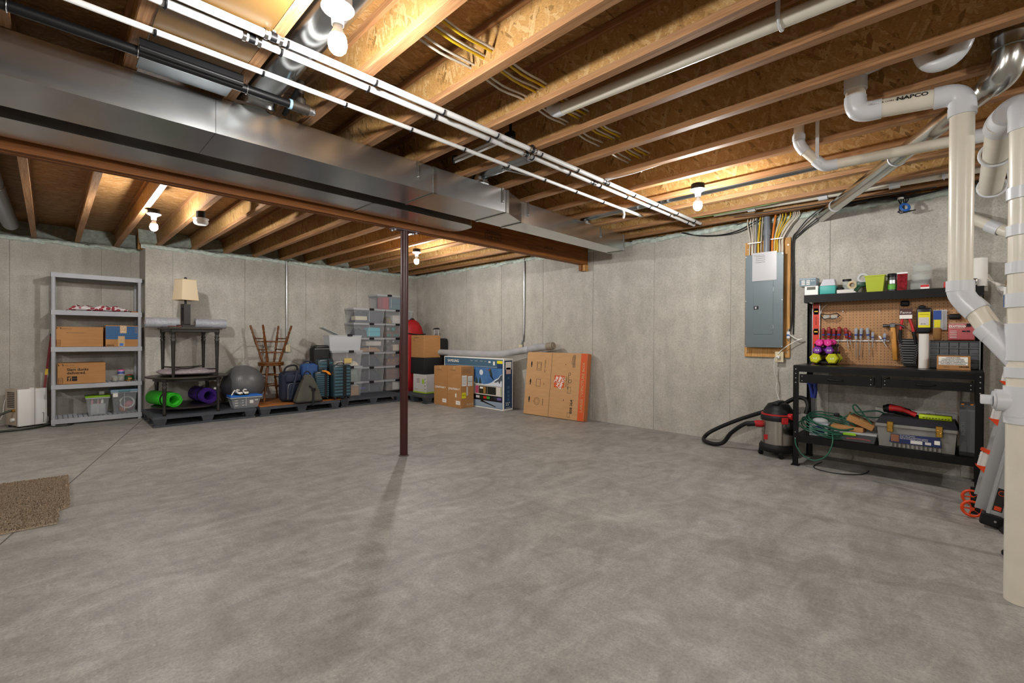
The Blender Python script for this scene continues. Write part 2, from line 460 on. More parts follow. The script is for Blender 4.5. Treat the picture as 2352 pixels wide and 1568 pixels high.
foam('spray_foam_sill', 'pale green spray foam along the top of the wall with the electrical panel', *band('y', XR, -1.2, YB))
foam('spray_foam_sill', 'pale green spray foam along the wall top behind the pallets', *band('x', YB, XJ-.05, XR))
foam('spray_foam_sill', 'pale green spray foam along the wall top behind the shelf unit', *band('x', YL, -2.2, XJ+.03))

# ================================================================ joists
CNT = ['first', 'second', 'third', 'fourth', 'fifth', 'sixth', 'seventh', 'eighth', 'ninth', 'tenth', 'eleventh', 'twelfth', 'thirteenth', 'fourteenth', 'fifteenth', 'sixteenth', 'seventeenth', 'eighteenth', 'nineteenth', 'twentieth', 'twenty-first', 'twenty-second']
JX = [1.4955+.4075*k for k in range(9, -13, -1)]
yend = lambda x: YL+.26 if x < XJ-.02 else YB+.26
for i, x in enumerate(JX):
    y1 = yend(x)
    t = thing('ceiling_joist', (x, Y0, ZJ), f'wooden I-joist with strand board web, {CNT[i]} from the wall with the electrical panel', 'joist', 'I-joists under the floor deck')
    for n_, z0, z1 in (('bottom_flange', ZJ, ZJ+.036), ('top_flange', ZD-.036, ZD-.001)):
        obj(n_, G().box(x-.0245, x+.0245, Y0, y1, z0, z1), 'flange_wood', t)
    obj('web', G().box(x-.005, x+.005, Y0, y1, ZJ+.036, ZD-.036), 'osb_web', t)

# ================================================================ beam and post
t = thing('support_beam', (1.0, 3.826, 2.155), 'brown laminated timber beam carried by the dark red post', 'beam')
obj('ply', G().box(X0, 5.296, 3.78, 3.825, 2.155, ZJ), 'lvl_wood', t)
obj('ply', G().box(X0, 5.29, 3.8265, 3.872, 2.152, ZJ), 'lvl_wood', t)
text(t, 'EASTERN\n2.0E  LVL', (3.5, 3.78, 2.27), (1, 0, 0), (0, 0, 1), .05, 'ink')
text(t, '2.0E  1.9E', (4.45, 3.78, 2.27), (1, 0, 0), (0, 0, 1), .04, 'ink')
g = G().box(3.38, 3.62, 3.7785, 3.78, 2.315, 2.318).box(3.38, 3.62, 3.7785, 3.78, 2.222, 2.225).box(3.38, 3.383, 3.7785, 3.78, 2.222, 2.318).box(3.617, 3.62, 3.7785, 3.78, 2.222, 2.318)
obj('stamp_frame', g, 'ink', t)
obj('shim_block', G().box(5.21, 5.311, 3.83, 3.872, 2.07, 2.151), 'lvl_wood', label='dark wooden shim block under the beam end', cat='block')
obj('shim_block', G().box(5.235, 5.311, 3.782, 3.826, 2.07, 2.153), 'fresh_wood', label='pale wooden shim block under the beam end', cat='block')
t = thing('steel_post', (2.39, 3.826, 0), 'dark red steel post standing free in the middle of the floor', 'post')
obj('shaft', G().lathe([(.0375, 0), (.0375, 2.14)], (2.39, 3.826, .002), 28), 'red_oxide', t)
pl = obj('top_plate', G().box(2.25, 2.53, 3.785, 3.867, 2.142, 2.1515), 'red_oxide', t)
for x in (2.275, 2.505):
    for y in (3.80, 3.852): obj('bolt', G().cyl((x, y, 2.126), (x, y, 2.142), .011, n=6), 'steel', pl)
g = G().lathe([(.05, 0), (.047, .006), (.04, .008)], (2.39, 3.826, .001), 20); obj('base_collar', g, 'joint_dark', t)

# ================================================================ lamps
def lamp(x, y, z, label, box_c=None, white_box=False):
    """bare bulb in a keyless porcelain holder under a round box"""
    t = thing('ceiling_light', (x, y, z), label, 'light', 'bare bulb ceiling lights')
    obj('junction_box', G().lathe([(.05, 0), (.052, .004), (.052, .045), (.03, .048)], (x, y, z-.048), 20), 'off_white' if white_box else 'black_plastic', t)
    obj('lampholder', G().lathe([(.022, -.062), (.024, -.03), (.03, -.022), (.055, -.006), (.06, 0)], (x, y, z-.048), 24), 'white_plastic', t)
    zb = z-.11
    g = G().lathe([(.029, -.04), (.033, -.055), (.0345, -.072), (.030, -.09), (.02, -.102), (.006, -.108), (.0005, -.1085)], (x, y, zb), 20, caps=False)
    obj('bulb', g, M('bulb_glow', (1.0, .98, .95), .3, emit=BULB_POWER), t)
    obj('bulb_collar', G().lathe([(.0145, .02), (.0145, 0), (.017, -.012), (.026, -.032), (.0291, -.04)], (x, y, zb), 20), 'white_plastic', t)
lamp(.765, 1.69, 2.405, 'bare bulb light below the large round duct near the viewer', white_box=True)
lamp(.742, 5.80, 2.40, 'bare bulb light above the lamp and the shelf unit side')
lamp(3.645, 5.52, 2.378, 'bare bulb light seen beside the dark red post')
lamp(3.72, 1.574, 2.39, 'bare bulb light nearest the electrical panel')
lamp(-2.3, 1.6, 2.39, 'added fill bulb out of view beside the viewer')  # from here on: unseen bulbs added to raise the ambient fill
lamp(-2.3, 5.6, 2.39, 'added fill bulb out of view past the shelf unit')
lamp(.75, -1.9, 2.39, 'added fill bulb out of view behind the viewer')
lamp(3.7, -2.2, 2.39, 'added fill bulb out of view past the waste pipe')
lamp(-2.3, -2.2, 2.39, 'added fill bulb out of view in the rear corner')
# ================================================================ ducts
t = thing('supply_duct', (1.0, 3.02, 2.2), 'long rectangular galvanised duct with hanging straps, on the viewer side of the beam', 'duct')
def loft(a, b):
    """two (x, y0, y1, z0, z1) cross-sections joined"""
    vs = [(x, y, z) for x, y0, y1, z0, z1 in (a, b) for y, z in ((y0, z0), (y1, z0), (y1, z1), (y0, z1))]
    return G().add(vs, [(0, 1, 5, 4), (1, 2, 6, 5), (2, 3, 7, 6), (3, 0, 4, 7), (0, 3, 2, 1), (4, 5, 6, 7)])
secs = [((X0, 2.83, 3.213, 2.2, 2.392), (.62, 2.828, 3.213, 2.2, 2.392)), ((.622, 2.828, 3.213, 2.2, 2.392), (2.015, 2.823, 3.213, 2.2, 2.392)),
        ((2.018, 2.823, 3.213, 2.2, 2.392), (2.76, 2.812, 3.213, 2.2, 2.392)), ((2.763, 2.812, 3.213, 2.2, 2.392), (3.09, 2.948, 3.215, 2.2, 2.392)),
        ((3.093, 2.948, 3.215, 2.2, 2.392), (4.94, 2.985, 3.222, 2.2, 2.392))]
for a, b in secs: obj('duct_section', loft(a, b), 'duct_metal', t)
for x, y in ((2.016, 2.823), (2.76, 2.812), (3.09, 2.948), (4.925, 2.984)):
    g = G().box(x-.012, x+.02, y-.006, y-.001, 2.196, 2.394).box(x-.012, x+.02, y-.006, 3.216, 2.193, 2.1985)
    obj('drive_cleat', g, 'vent_metal', t)
for x, y in ((1.875, 2.824), (2.708, 2.813), (3.171, 2.95), (4.416, 2.974)):
    g = G().box(x-.012, x+.012, y-.006, y-.002, 2.27, 2.40).box(x-.003, x+.012, y-.012, y-.006, 2.27, 2.36)
    s_ = obj('hanger_strap', g, 'vent_metal', t)
    obj('screw', G().cyl((x, y-.016, 2.285), (x, y-.006, 2.285), .006, n=6), 'steel', s_)
M('dark_gap', '#3a3b3b', .5, .6)
t = thing('return_duct', (1.0, 3.55, 2.2), 'second galvanised duct tucked between the strapped duct and the beam', 'duct')
obj('duct_section', loft((X0, 3.385, 3.68, 2.2, 2.392), (1.824, 3.38, 3.715, 2.2, 2.392)), 'duct_metal', t)
g = G(); pr = [(1.827, 3.38), (2.80, 3.38)]+[(2.80+.11*math.sin(a), 3.38+.11-.11*math.cos(a)) for a in (PI/8, PI/4, 3*PI/8, PI/2)]+[(2.91, 3.6)]+[(2.80+.11*math.cos(a), 3.61+.11*math.sin(a)) for a in (PI/8, PI/4, 3*PI/8, PI/2)]+[(1.827, 3.72)]
obj('duct_end', g.prism(pr, 2.2, 2.392), 'duct_metal', t)
obj('drive_cleat', G().box(1.818, 1.832, 3.378, 3.722, 2.194, 2.1985), 'vent_metal', t)

# large round duct in a joist bay
t = thing('round_duct', (.825, 1.0, 2.41), 'large round galvanised duct running between two joists to the rectangular duct', 'duct')
obj('pipe', G().cyl((.825, -.6, 2.515), (.825, 2.74, 2.515), .1, n=32), 'round_duct_metal', t)
obj('elbow', G().tube(arc((.825, 2.74, 2.395), .12, PI/2, .25, (0, 1, 0), (0, 0, 1), 6), .1, 28), 'round_duct_metal', t)
obj('crimp_ring', G().hollow((.825, 2.72, 2.515), (.825, 2.745, 2.515), .106, .098, 28), 'vent_metal', t)
obj('collar', G().hollow((.825, 2.95, 2.391), (.825, 2.95, 2.41), .122, .098, 28), 'vent_metal', t)
# small round branch ducts
t = thing('branch_duct', (2.51, 2.6, 2.39), 'short round branch duct elbowing off the strapped duct between two joists', 'duct')
obj('elbow', G().tube(arc((2.51, 2.80, 2.41), .085, 0.1, PI/2, (0, 1, 0), (0, 0, 1), 5), .065, 20), 'round_duct_metal', t)
obj('pipe', G().cyl((2.51, 2.80, 2.495), (2.53, 2.28, 2.505), .064, n=24), 'round_duct_metal', t)
obj('crimp_ring', G().hollow((2.51, 2.56, 2.5), (2.51, 2.585, 2.5), .069, .06, 24), 'vent_metal', t)
obj('collar', G().hollow((2.51, 2.885, 2.391), (2.51, 2.885, 2.412), .085, .06, 24), 'vent_metal', t)
obj('nail_rod', G().cyl((2.45, 2.55, 2.424), (2.71, 2.47, 2.415), .007), 'steel', t)
t = thing('branch_duct', (4.15, 1.0, 2.40), 'thin round branch duct running far between the joists past the bulb', 'duct')
obj('elbow', G().tube(arc((4.16, 2.95, 2.40), .07, .1, PI/2, (0, 1, 0), (0, 0, 1), 5), .052, 18), 'round_duct_metal', t)
obj('pipe', G().cyl((4.16, 2.95, 2.47), (4.11, -.4, 2.47), .05, n=20), 'round_duct_metal', t)
obj('collar', G().hollow((4.16, 3.02, 2.391), (4.16, 3.02, 2.41), .07, .05, 20), 'vent_metal', t)
# grey-white rod at the far left edge of the picture: vertical round duct beyond the beam
t = thing('round_duct', (-.32, 6.5, 2.3), 'insulated round duct at the picture edge beyond the beam', 'duct')
obj('pipe', G().tube([(-.365, 3.95, 2.50), (-.365, 5.4, 2.50), (-.35, 7.2, 2.50), (-.33, 8.3, 2.49)], .075, 18, 4), M('duct_wrap', '#8d9298', .45), t)
obj('elbow_band', G().hollow((-.36, 6.2, 2.5), (-.36, 6.24, 2.5), .08, .07, 20), 'vent_metal', t)

# panned return in a joist bay
M('pan_sheet', '#77592f', .35, var=.06, vscale=3)
obj('return_pan', G().box(.300, .652, .3, 2.50, ZJ-.004, ZJ-.001), 'pan_sheet', label='tan sheet panning closing a joist bay above the white pipes', cat='panel')
g = G().box(.652-.014, .652-.002, .3, 2.5, ZJ-.008, ZJ-.0045).box(.302, .63, 2.485, 2.50, ZJ-.008, ZJ-.0045)
g = G().box(.29, .66, 2.60, 2.79, ZJ-.006, ZJ-.001)
obj('pan_flashing', g, M('pan_grey', '#8d9498', .35, .8), label='grey metal flashing beside the rectangular duct', cat='panel')
g = G().box(.272, .666, 2.505, 2.51, ZJ-.05, ZJ-.002).box(.272, .666, 2.505, 2.56, ZJ-.055, ZJ-.05).cyl((.272, 2.515, ZJ-.04), (.666, 2.515, ZJ-.04), .012)
obj('drip_rail', g, 'black_paint', label='short black folded metal rail fixed under the tan panning', cat='rail')

# black gas pipe
t = thing('gas_pipe', (.3, 2.56, 2.30), 'black iron gas pipe running beside the top edge of the duct', 'pipe')
obj('run', G().cyl((X0, 2.545, 2.352), (.895, 2.545, 2.352), .021, n=16), 'black_paint', t)
obj('seal', G().cyl((.89, 2.545, 2.352), (.903, 2.545, 2.352), .026), M('pipe_dope', '#8fb4c4', .6), t)
M('iron', '#4b4640', .45, .7)
obj('tee', G().cyl((.903, 2.545, 2.352), (.99, 2.545, 2.352), .028).cyl((.952, 2.545, 2.352), (.952, 2.545, 2.40), .024), 'iron', t)
obj('plug', G().cyl((.99, 2.545, 2.352), (1.012, 2.545, 2.352), .022).rbox(1.012, 1.026, 2.53, 2.56, 2.338, 2.366, .003), 'steel', t)
obj('riser', G().cyl((.952, 2.545, 2.40), (.952, 2.545, 2.47), .014).cyl((.952, 2.545, 2.46), (.952, 2.545, 2.49), .022), 'iron', t)
obj('branch', G().cyl((.952, 2.545, 2.475), (.957, 2.81, 2.41), .013), 'black_paint', t)
for x in (-.11, .27, .69):
    obj('hanger', G().torus((x, 2.545, 2.352), .025, .002, (0, 1, 0), (0, 0, 1), 14, 5).cyl((x, 2.545, 2.376), (x, 2.545, 2.40), .002, n=6), 'steel', t)

# ================================================================ white plastic water lines under the joists
def waterline(y, x0, x1, r, label, couplings, drop=None):
    z = ZJ-.002-r-.004
    t = thing('water_line', (1.5, y, z-r), label, 'pipe', 'white water lines under the joists')
    pts = [(x0, y, z), (x1, y, z)]
    if drop: pts = [(x0, y, z), (x1-.3, y, z), (x1-.1, y, z+.005), (x1, y+.03, z-.02), (x1+.04, y+.06, z-.05)]
    obj('run', G().tube(pts, r, 14, 5 if drop else 1), 'pex', t)
    for x in JX:
        if x0 < x < x1-.05:
            xx = x+.035
            g = G().torus((xx, y, z), r+.004, .005, (0, 1, 0), (0, 0, 1), 12, 5, PI*1.0, PI*2.15).cyl((xx, y+r+.007, z-.006), (xx, y+r+.007, ZJ+.004), .006, n=8)
            obj('pipe_clip', g, 'black_plastic', t)
    for x in couplings:
        g = G().cyl((x-.028, y, z), (x+.028, y, z), r*.8)
        for e in (-.035, .022): g.cyl((x+e, y, z), (x+e+.013, y, z), r+.004)
        c_ = obj('coupling', g, 'chrome', t)
        obj('tee_body', G().cyl((x-.012, y, z), (x+.012, y, z), r*1.15, n=8).cyl((x, y, z), (x, y, z+r+.015), r*.7, n=8), 'black_plastic', c_)
    return t
waterline(2.383, X0, 3.98, .0125, 'thin white water line nearest the rectangular duct', [], drop=True)
waterline(2.143, X0, 4.97, .0165, 'white water line in the middle of the three under the joists', [.60, 2.28, 3.06])
waterline(2.066, X0, 4.95, .0165, 'white water line farthest from the rectangular duct', [.66, 2.26, 3.12])
def flex(name, pts, r, mat, label, cat, n=7, sub=6, group=None):
    return obj(name, G().tube(pts, r, n, sub), mat, label=label, cat=cat, group=group)
flex('water_tube', [(3.12, 2.066, 2.385), (3.17, 2.02, 2.41), (3.26, 1.9, 2.46), (3.29, 1.6, 2.49), (3.29, 1.2, 2.49), (3.22, .8, 2.49), (3.19, .52, 2.46)], .0095, 'pex', 'pale plastic tube looping up from the water line into the bay, upper of two', 'pipe')
flex('water_tube', [(3.10, 2.076, 2.385), (3.15, 2.0, 2.40), (3.23, 1.85, 2.43), (3.26, 1.55, 2.455), (3.26, 1.2, 2.455), (3.21, .8, 2.455), (3.18, .52, 2.43)], .0095, 'pex', 'pale plastic tube looping up from the water line into the bay, lower of two', 'pipe')
flex('water_tube', [(.66, 2.066, 2.39), (.66, 2.04, 2.43), (.625, 1.9, 2.5), (.615, 1.7, 2.56), (.615, 1.5, 2.63)], .0095, 'pex', 'short pale plastic tube rising from the water line coupling beside a joist', 'pipe')
t = thing('water_valve', (3.165, .47, 2.40), 'small black manifold with copper stub hanging beside a joist', 'valve')
obj('manifold', G().cyl((3.175, .57, 2.43), (3.175, .42, 2.43), .013).cyl((3.175, .57, 2.46), (3.175, .42, 2.46), .013).rbox(3.155, 3.19, .475, .515, 2.41, 2.48, .006), 'black_plastic', t)
obj('copper_stub', G().cyl((3.175, .495, 2.48), (3.175, .495, 2.55), .011), 'copper', t)
for y in (.44, .55): obj('clamp', G().torus((3.175, y, 2.445), .026, .005, (1, 0, 0), (0, 0, 1), 12, 5), 'black_plastic', t)
t = thing('water_valve', (2.05, 2.2, 2.36), 'small black pipe stub fitting beside the branch duct', 'valve')
obj('stub_pair', G().cyl((2.12, 2.72, 2.43), (2.12, 2.17, 2.43), .01).cyl((2.12, 2.72, 2.455), (2.12, 2.17, 2.455), .01), 'pex', t)
obj('fitting', G().rbox(2.10, 2.14, 2.10, 2.17, 2.415, 2.47, .006).cyl((2.12, 2.13, 2.47), (2.12, 2.13, 2.55), .01), 'black_plastic', t)
obj('clamp', G().torus((2.12, 2.7, 2.442), .03, .005, (1, 0, 0), (0, 0, 1), 12, 5, .3, PI*1.4), 'black_plastic', t)

# ================================================================ PVC drains
def fitting(t, p, d, r, w=.05, name='coupling'):
    p, d = Vector(p), Vector(d).normalized()
    return obj(name, G().hollow(p-d*w/2, p+d*w/2, r+.007, r*.98, 24), 'pvc_fitting', t)
t = thing('drain_pipe', (2.11, 1.0, 2.40), 'cream plastic drain pipe lying in a joist bay above the cables', 'pipe')
obj('run', G().cyl((2.075, 1.66, 2.44), (2.16, -.4, 2.43), .031, n=20), 'pvc', t)
obj('elbow', G().tube([V(2.075, 1.66, 2.44)]+arc((2.073, 1.69, 2.49), .05, -PI/2, 0, (0, 1, 0), (0, 0, 1), 6)+[V(2.073, 1.74, 2.6)], .034, 18), 'pvc_fitting', t)
hg = obj('strap_hanger', G().torus((2.12, .56, 2.436), .038, .006, (1, 0, 0), (0, 0, 1), 18, 6, -PI, .5).box(2.078, 2.086, .552, .568, 2.436, 2.60), 'pvc_fitting', t)

S = (2.955, -.172)
t = thing('waste_stack', (S[0], S[1], 0), 'cream main waste pipe standing on the floor at the picture edge', 'pipe')
obj('stack_pipe', G().cyl((S[0], S[1], .001), (S[0], S[1], 2.03), .057, n=32), 'pvc', t)
for z, w in ((1.76, .05), (1.60, .045), (1.44, .05), (1.30, .06), (1.12, .16), (.99, .045), (.80, .06)): fitting(t, (S[0], S[1], z), (0, 0, 1), .057, w)
wy = obj('wye_arm', G().cyl((S[0]+.0, S[1]+.0, 1.02), (S[0]+.052, S[1]+.10, 1.165), .05, n=24), 'pvc_fitting', t)
tee = obj('cleanout_tee', G().cyl((S[0], S[1], .80), (S[0], S[1], .93), .066, n=28).cyl((S[0], S[1], .865), (S[0]-.012, S[1]+.088, .865), .048, n=24), 'pvc_fitting', t)
obj('cleanout_plug', G().cyl((S[0]-.012, S[1]+.088, .865), (S[0]-.013, S[1]+.096, .865), .04, n=24).rbox(S[0]-.036, S[0]+.012, S[1]+.095, S[1]+.135, .845, .885, .005), 'pvc_fitting', tee)
obj('top_elbow', G().tube([V(S[0], S[1], 2.03), V(S[0], S[1], 2.09), V(S[0]+.03, S[1]+.01, 2.13), V(S[0]+.09, S[1]+.03, 2.155), V(S[0]+.19, S[1]+.06, 2.155)], .062, 24, 3), 'pvc_fitting', t)
t = thing('drain_pipe', (3.6, -.09, 2.05), 'thick cream drain pipe hung on two ring straps beside the metal vent', 'pipe')
obj('run', G().cyl((3.13, -.105, 2.15), (4.36, -.09, 2.125), .057, n=28), 'pvc', t)
obj('elbow', G().tube([V(3.06, -.135, 2.155), V(3.15, -.108, 2.153), V(3.22, -.1, 2.152)], .063, 24, 3), 'pvc_fitting', t)
obj('end_cap', G().cyl((4.36, -.09, 2.125), (4.375, -.09, 2.125), .054, n=24), 'pvc_fitting', t)
for x in (3.62, 4.33):
    c_ = V(x, -.097, 2.14-.01*(x > 4))
    h_ = obj('ring_strap', G().torus(c_, .066, .008, (0, 1, 0), (0, 0, 1), 20, 6, PI*.85, PI*2.25), 'pvc_fitting', t)
    obj('strap_tail', G().box(x-.006, x+.006, c_.y-.074, c_.y-.067, c_.z, 2.40), 'pvc_fitting', h_)

P1 = V(3.062, .032, 0)
t = thing('drain_pipe', (3.06, .2, 1.0), 'cream drain pipe dropping from the ceiling in front of the workbench, printed NAPCO', 'pipe')
obj('vertical_run', G().cyl((P1.x, P1.y, 1.40), (P1.x, P1.y, 2.24), .0445, n=28), 'pvc', t)
fitting(t, (P1.x, P1.y, 1.385), (0, 0, 1), .0445, .05)
obj('lower_elbow', G().tube([V(P1.x, P1.y, 1.41), V(P1.x, P1.y, 1.36), V(P1.x-.008, P1.y-.018, 1.315), V(P1.x-.025, P1.y-.052, 1.27)], .049, 24, 3), 'pvc_fitting', t)
fitting(t, (P1.x-.022, P1.y-.046, 1.277), (-.3, -.62, -.8), .0445, .05)
obj('diagonal_run', G().cyl((P1.x-.025, P1.y-.052, 1.27), (S[0]+.045, S[1]+.085, 1.14), .0445, n=28), 'pvc', t)
fitting(t, (S[0]+.055, S[1]+.105, 1.17), (-.3, -.62, -.8), .0445, .05)
obj('upper_elbow', G().tube([V(P1.x, P1.y, 2.21), V(P1.x, P1.y, 2.25), V(P1.x, P1.y+.012, 2.285), V(P1.x-.002, P1.y+.045, 2.305), V(P1.x-.006, P1.y+.1, 2.308)], .05, 24, 3), 'pvc_fitting', t)
fitting(t, (P1.x, P1.y, 2.215), (0, 0, 1), .0445, .045)
run = obj('horizontal_run', G().cyl((3.056, .12, 2.308), (3.02, .37, 2.322), .0445, n=28), 'pvc', t)
dv = (V(3.02, .37, 2.322)-V(3.056, .12, 2.308)).normalized()
dn = V(-1, 0, .35).normalized(); dn = (dn-dn.dot(dv)*dv).normalized(); du = (V(0, 0, 1)-V(0, 0, 1).dot(dv)*dv); du = (du-du.dot(dn)*dn).normalized()
ctr = V(3.038, .245, 2.315)+dn*.0447
text(run, 'NAPCO', ctr+dv*(-.03), -dv, du, .03, 'ink', sx=1.15, bold=.0008)
text(run, 'CELLULAR CORE PVC PIPE', ctr+dv*.062-du*.002, -dv, du, .014, 'ink')
obj('left_elbow', G().tube([V(3.028, .33, 2.32), V(3.02, .39, 2.323), V(3.012, .425, 2.34), V(3.01, .437, 2.385), V(3.01, .437, 2.41)], .049, 22, 3), 'pvc_fitting', t)
obj('riser', G().cyl((3.01, .437, 2.38), (3.01, .437, 2.50), .0445, n=24), 'pvc', t)
fitting(t, (3.01, .437, 2.475), (0, 0, 1), .0445, .06)
obj('tee', G().cyl((3.01, .437, 2.50), (3.01, .437, 2.60), .05, n=22).cyl((3.01, .437, 2.545), (2.975, .33, 2.545), .04, n=20), 'pvc_fitting', t)
obj('trap_arm', G().cyl((2.975, .33, 2.545), (2.93, .215, 2.545), .027, n=18), 'pvc', t)
obj('trap', G().tube([V(2.95, .26, 2.545), V(2.925, .205, 2.54), V(2.912, .175, 2.50), V(2.905, .155, 2.44), V(2.895, .12, 2.405), V(2.882, .07, 2.405), V(2.872, .035, 2.44), V(2.868, .02, 2.50), V(2.868, .015, 2.56)], .036, 20, 3), 'pvc_fitting', t)
obj('trap_riser', G().cyl((2.868, .015, 2.55), (2.868, .015, 2.637), .028, n=18), 'pvc', t)
fitting(t, (2.868, .015, 2.545), (0, 0, 1), .036, .04)

t = thing('drain_pipe', (3.5, .4, 2.2), 'thin cream drain pipe with two slanted bends passing behind the printed pipe', 'pipe')
obj('drop', G().cyl((3.455, .80, 2.637), (3.455, .80, 2.44), .03, n=20), 'pvc', t)
obj('upper_bend', G().tube([V(3.455, .80, 2.47), V(3.455, .80, 2.42), V(3.462, .785, 2.38), V(3.472, .765, 2.35)], .034, 18, 3), 'pvc_fitting', t)
obj('slant', G().cyl((3.466, .775, 2.365), (3.508, .69, 2.262), .03, n=20), 'pvc', t)
obj('lower_bend', G().tube([V(3.495, .715, 2.29), V(3.512, .68, 2.252), V(3.522, .65, 2.243), V(3.528, .60, 2.243)], .034, 18, 3), 'pvc_fitting', t)
obj('run', G().cyl((3.525, .62, 2.243), (3.56, -.12, 2.235), .03, n=20), 'pvc', t)
fitting(t, (3.558, -.03, 2.236), (0, 1, 0), .03, .05)
fitting(t, (3.455, .80, 2.445), (0, 0, 1), .03, .03)
obj('strap', G().torus((3.505, .70, 2.268), .037, .005, (1, 0, 0), (0, .8, .6), 16, 6, PI, PI*2).box(3.468, 3.474, .69, .71, 2.27, 2.55), 'pvc_fitting', t)

t = thing('drain_pipe', (4.96, 1.0, 2.40), 'pale drain pipe running in the last joist bay above the electrical cables', 'pipe')
obj('run', G().cyl((4.955, 1.92, 2.455), (4.955, -.3, 2.42), .032, n=18), 'pvc', t)
for y in (1.55, .95, .45): fitting(t, (4.955, y, 2.449-.016*(1.92-y)), (0, 1, 0), .032, .07)
obj('strap', G().box(4.915, 4.92, .14, .16, 2.385, 2.60).torus((4.955, .15, 2.427), .038, .004, (1, 0, 0), (0, 0, 1), 14, 5, PI, 2*PI), 'pvc_fitting', t)

# far stack close to the wall
Q = (5.13, -.275)
t = thing('vent_stack', (Q[0], Q[1], 0), 'cream pipe with yellow and green stickers standing against the far wall behind the ladder', 'pipe')
obj('stack_pipe', G().cyl((Q[0], Q[1], .001), (Q[0], Q[1], 2.33), .05, n=26), 'pvc', t)
obj('top_elbow', G().tube([V(Q[0], Q[1], 2.3), V(Q[0], Q[1], 2.36), V(Q[0]-.01, Q[1]-.03, 2.41), V(Q[0]-.03, Q[1]-.1, 2.43)], .056, 22, 3), 'pvc_fitting', t)
fitting(t, (Q[0], Q[1], 2.285), (0, 0, 1), .05, .07)
fitting(t, (Q[0], Q[1], 1.93), (0, 0, 1), .05, .16, 'wye_body')
obj('slant', G().cyl((5.305, .03, 2.15), (Q[0]+.02, Q[1]+.04, 1.935), .042, n=22), 'pvc', t)
fitting(t, (Q[0]+.08, Q[1]+.14, 2.01), (.155, .265, .215), .042, .09)
obj('yellow_sticker', G().quad((Q[0]-.046, Q[1]+.024, 1.66), (-.4, -.85, 0), UP, .06, .04, .002), M('sticker_yellow', '#f2d417', .5), t)
obj('green_sticker', G().quad((Q[0]-.046, Q[1]+.024, 1.27), (-.4, -.85, 0), UP, .06, .026, .002), M('sticker_green', '#2f8f4e', .5), t)

# round metal vent
t = thing('metal_vent_pipe', (4.2, .4, 2.28), 'shiny silver vent pipe slanting across under the joists to the wall', 'pipe')
a, b = V(5.30, 1.03, 2.325), V(3.10, -.075, 2.325)
obj('pipe', G().cyl(a, b, .05, n=28), 'vent_metal', t)
d = (b-a).normalized()
for k in (.16, .62): obj('joint_ring', G().hollow(a+(b-a)*k-d*.006, a+(b-a)*k+d*.006, .0545, .049, 28), 'pvc_fitting', t)
obj('elbow', G().tube([b-d*.02, b+d*.04, V(3.035, -.11, 2.345), V(3.02, -.12, 2.39), V(3.018, -.122, 2.43)], .058, 24, 3), 'vent_metal', t)
obj('boot', G().lathe([(.064, 0), (.066, .05), (.07, .055), (.066, .06), (.068, .11), (.074, .115), (.068, .12), (.08, .21)], (3.018, -.122, 2.425), 26), 'round_duct_metal', t)

# ================================================================ cables
random.seed(11)
cabs = [('wire_white', 1.60, 2.555), ('wire_yellow', 1.615, 2.545), ('wire_white', 1.66, 2.55), ('wire_yellow', 1.675, 2.54), ('wire_white', 1.745, 2.54), ('wire_white', 1.77, 2.53)]
nm = ['white electrical cable strung through the joists, first of six from the viewer', 'yellow electrical cable strung through the joists, nearer the viewer', 'white electrical cable strung through the joists, third of six from the viewer', 'yellow electrical cable strung through the joists, farther from the viewer', 'white electrical cable strung through the joists, fifth of six from the viewer', 'white electrical cable strung through the joists, last of six from the viewer']
for (m, y, z), lb in zip(cabs, nm):
    xs = [1.09+.2037*i for i in range(12)]
    flex('cable', [(x, y+.10*(x-1.2)/2.2+random.uniform(-.006, .006), z-.055-(.014 if i % 2 else 0)+random.uniform(-.005, .005)) for i, x in enumerate(xs)], .0062, m, lb, 'cable', 6, 3, 'cables strung through the joists')
# ================================================================ resin shelf unit and what stands on it
def lines(parent, x0, x1, z0, z1, y, n, mat='ink', name='barcode_print'):
    """printed outline with rules, on a face that looks at -Y"""
    g = G(); e = .0015
    for z in [z0+(z1-z0)*i/n for i in range(n+1)]: g.box(x0, x1, y-.0012, y-.0002, z-e, z+e)
    g.box(x0-e, x0+e, y-.0012, y-.0002, z0, z1).box(x1-e, x1+e, y-.0012, y-.0002, z0, z1)
    return obj(name, g, mat, parent)
def carton(name, x0, x1, y0, y1, z0, z1, mat, label, seam=True):
    t = thing(name, ((x0+x1)/2, (y0+y1)/2, z0), label, 'box')
    obj('body', G().rbox(x0, x1, y0, y1, z0, z1, .003, 1), mat, t)
    if seam: obj('tape_strip', G().box((x0+x1)/2-.025, (x0+x1)/2+.025, y0-.0006, y1+.0006, z1-.02, z1+.0008), 'tape', t)
    return t
SX0, SX1, SY0, SY1 = .017, .905, 8.10, 8.55
TZ = [(.022, .082), (.457, .513), (.929, .989), (1.395, 1.455), (1.866, 1.923)]
su = thing('shelf_unit', (.46, 8.32, 0), 'light grey resin shelf unit with five tiers against the recessed wall', 'shelf')
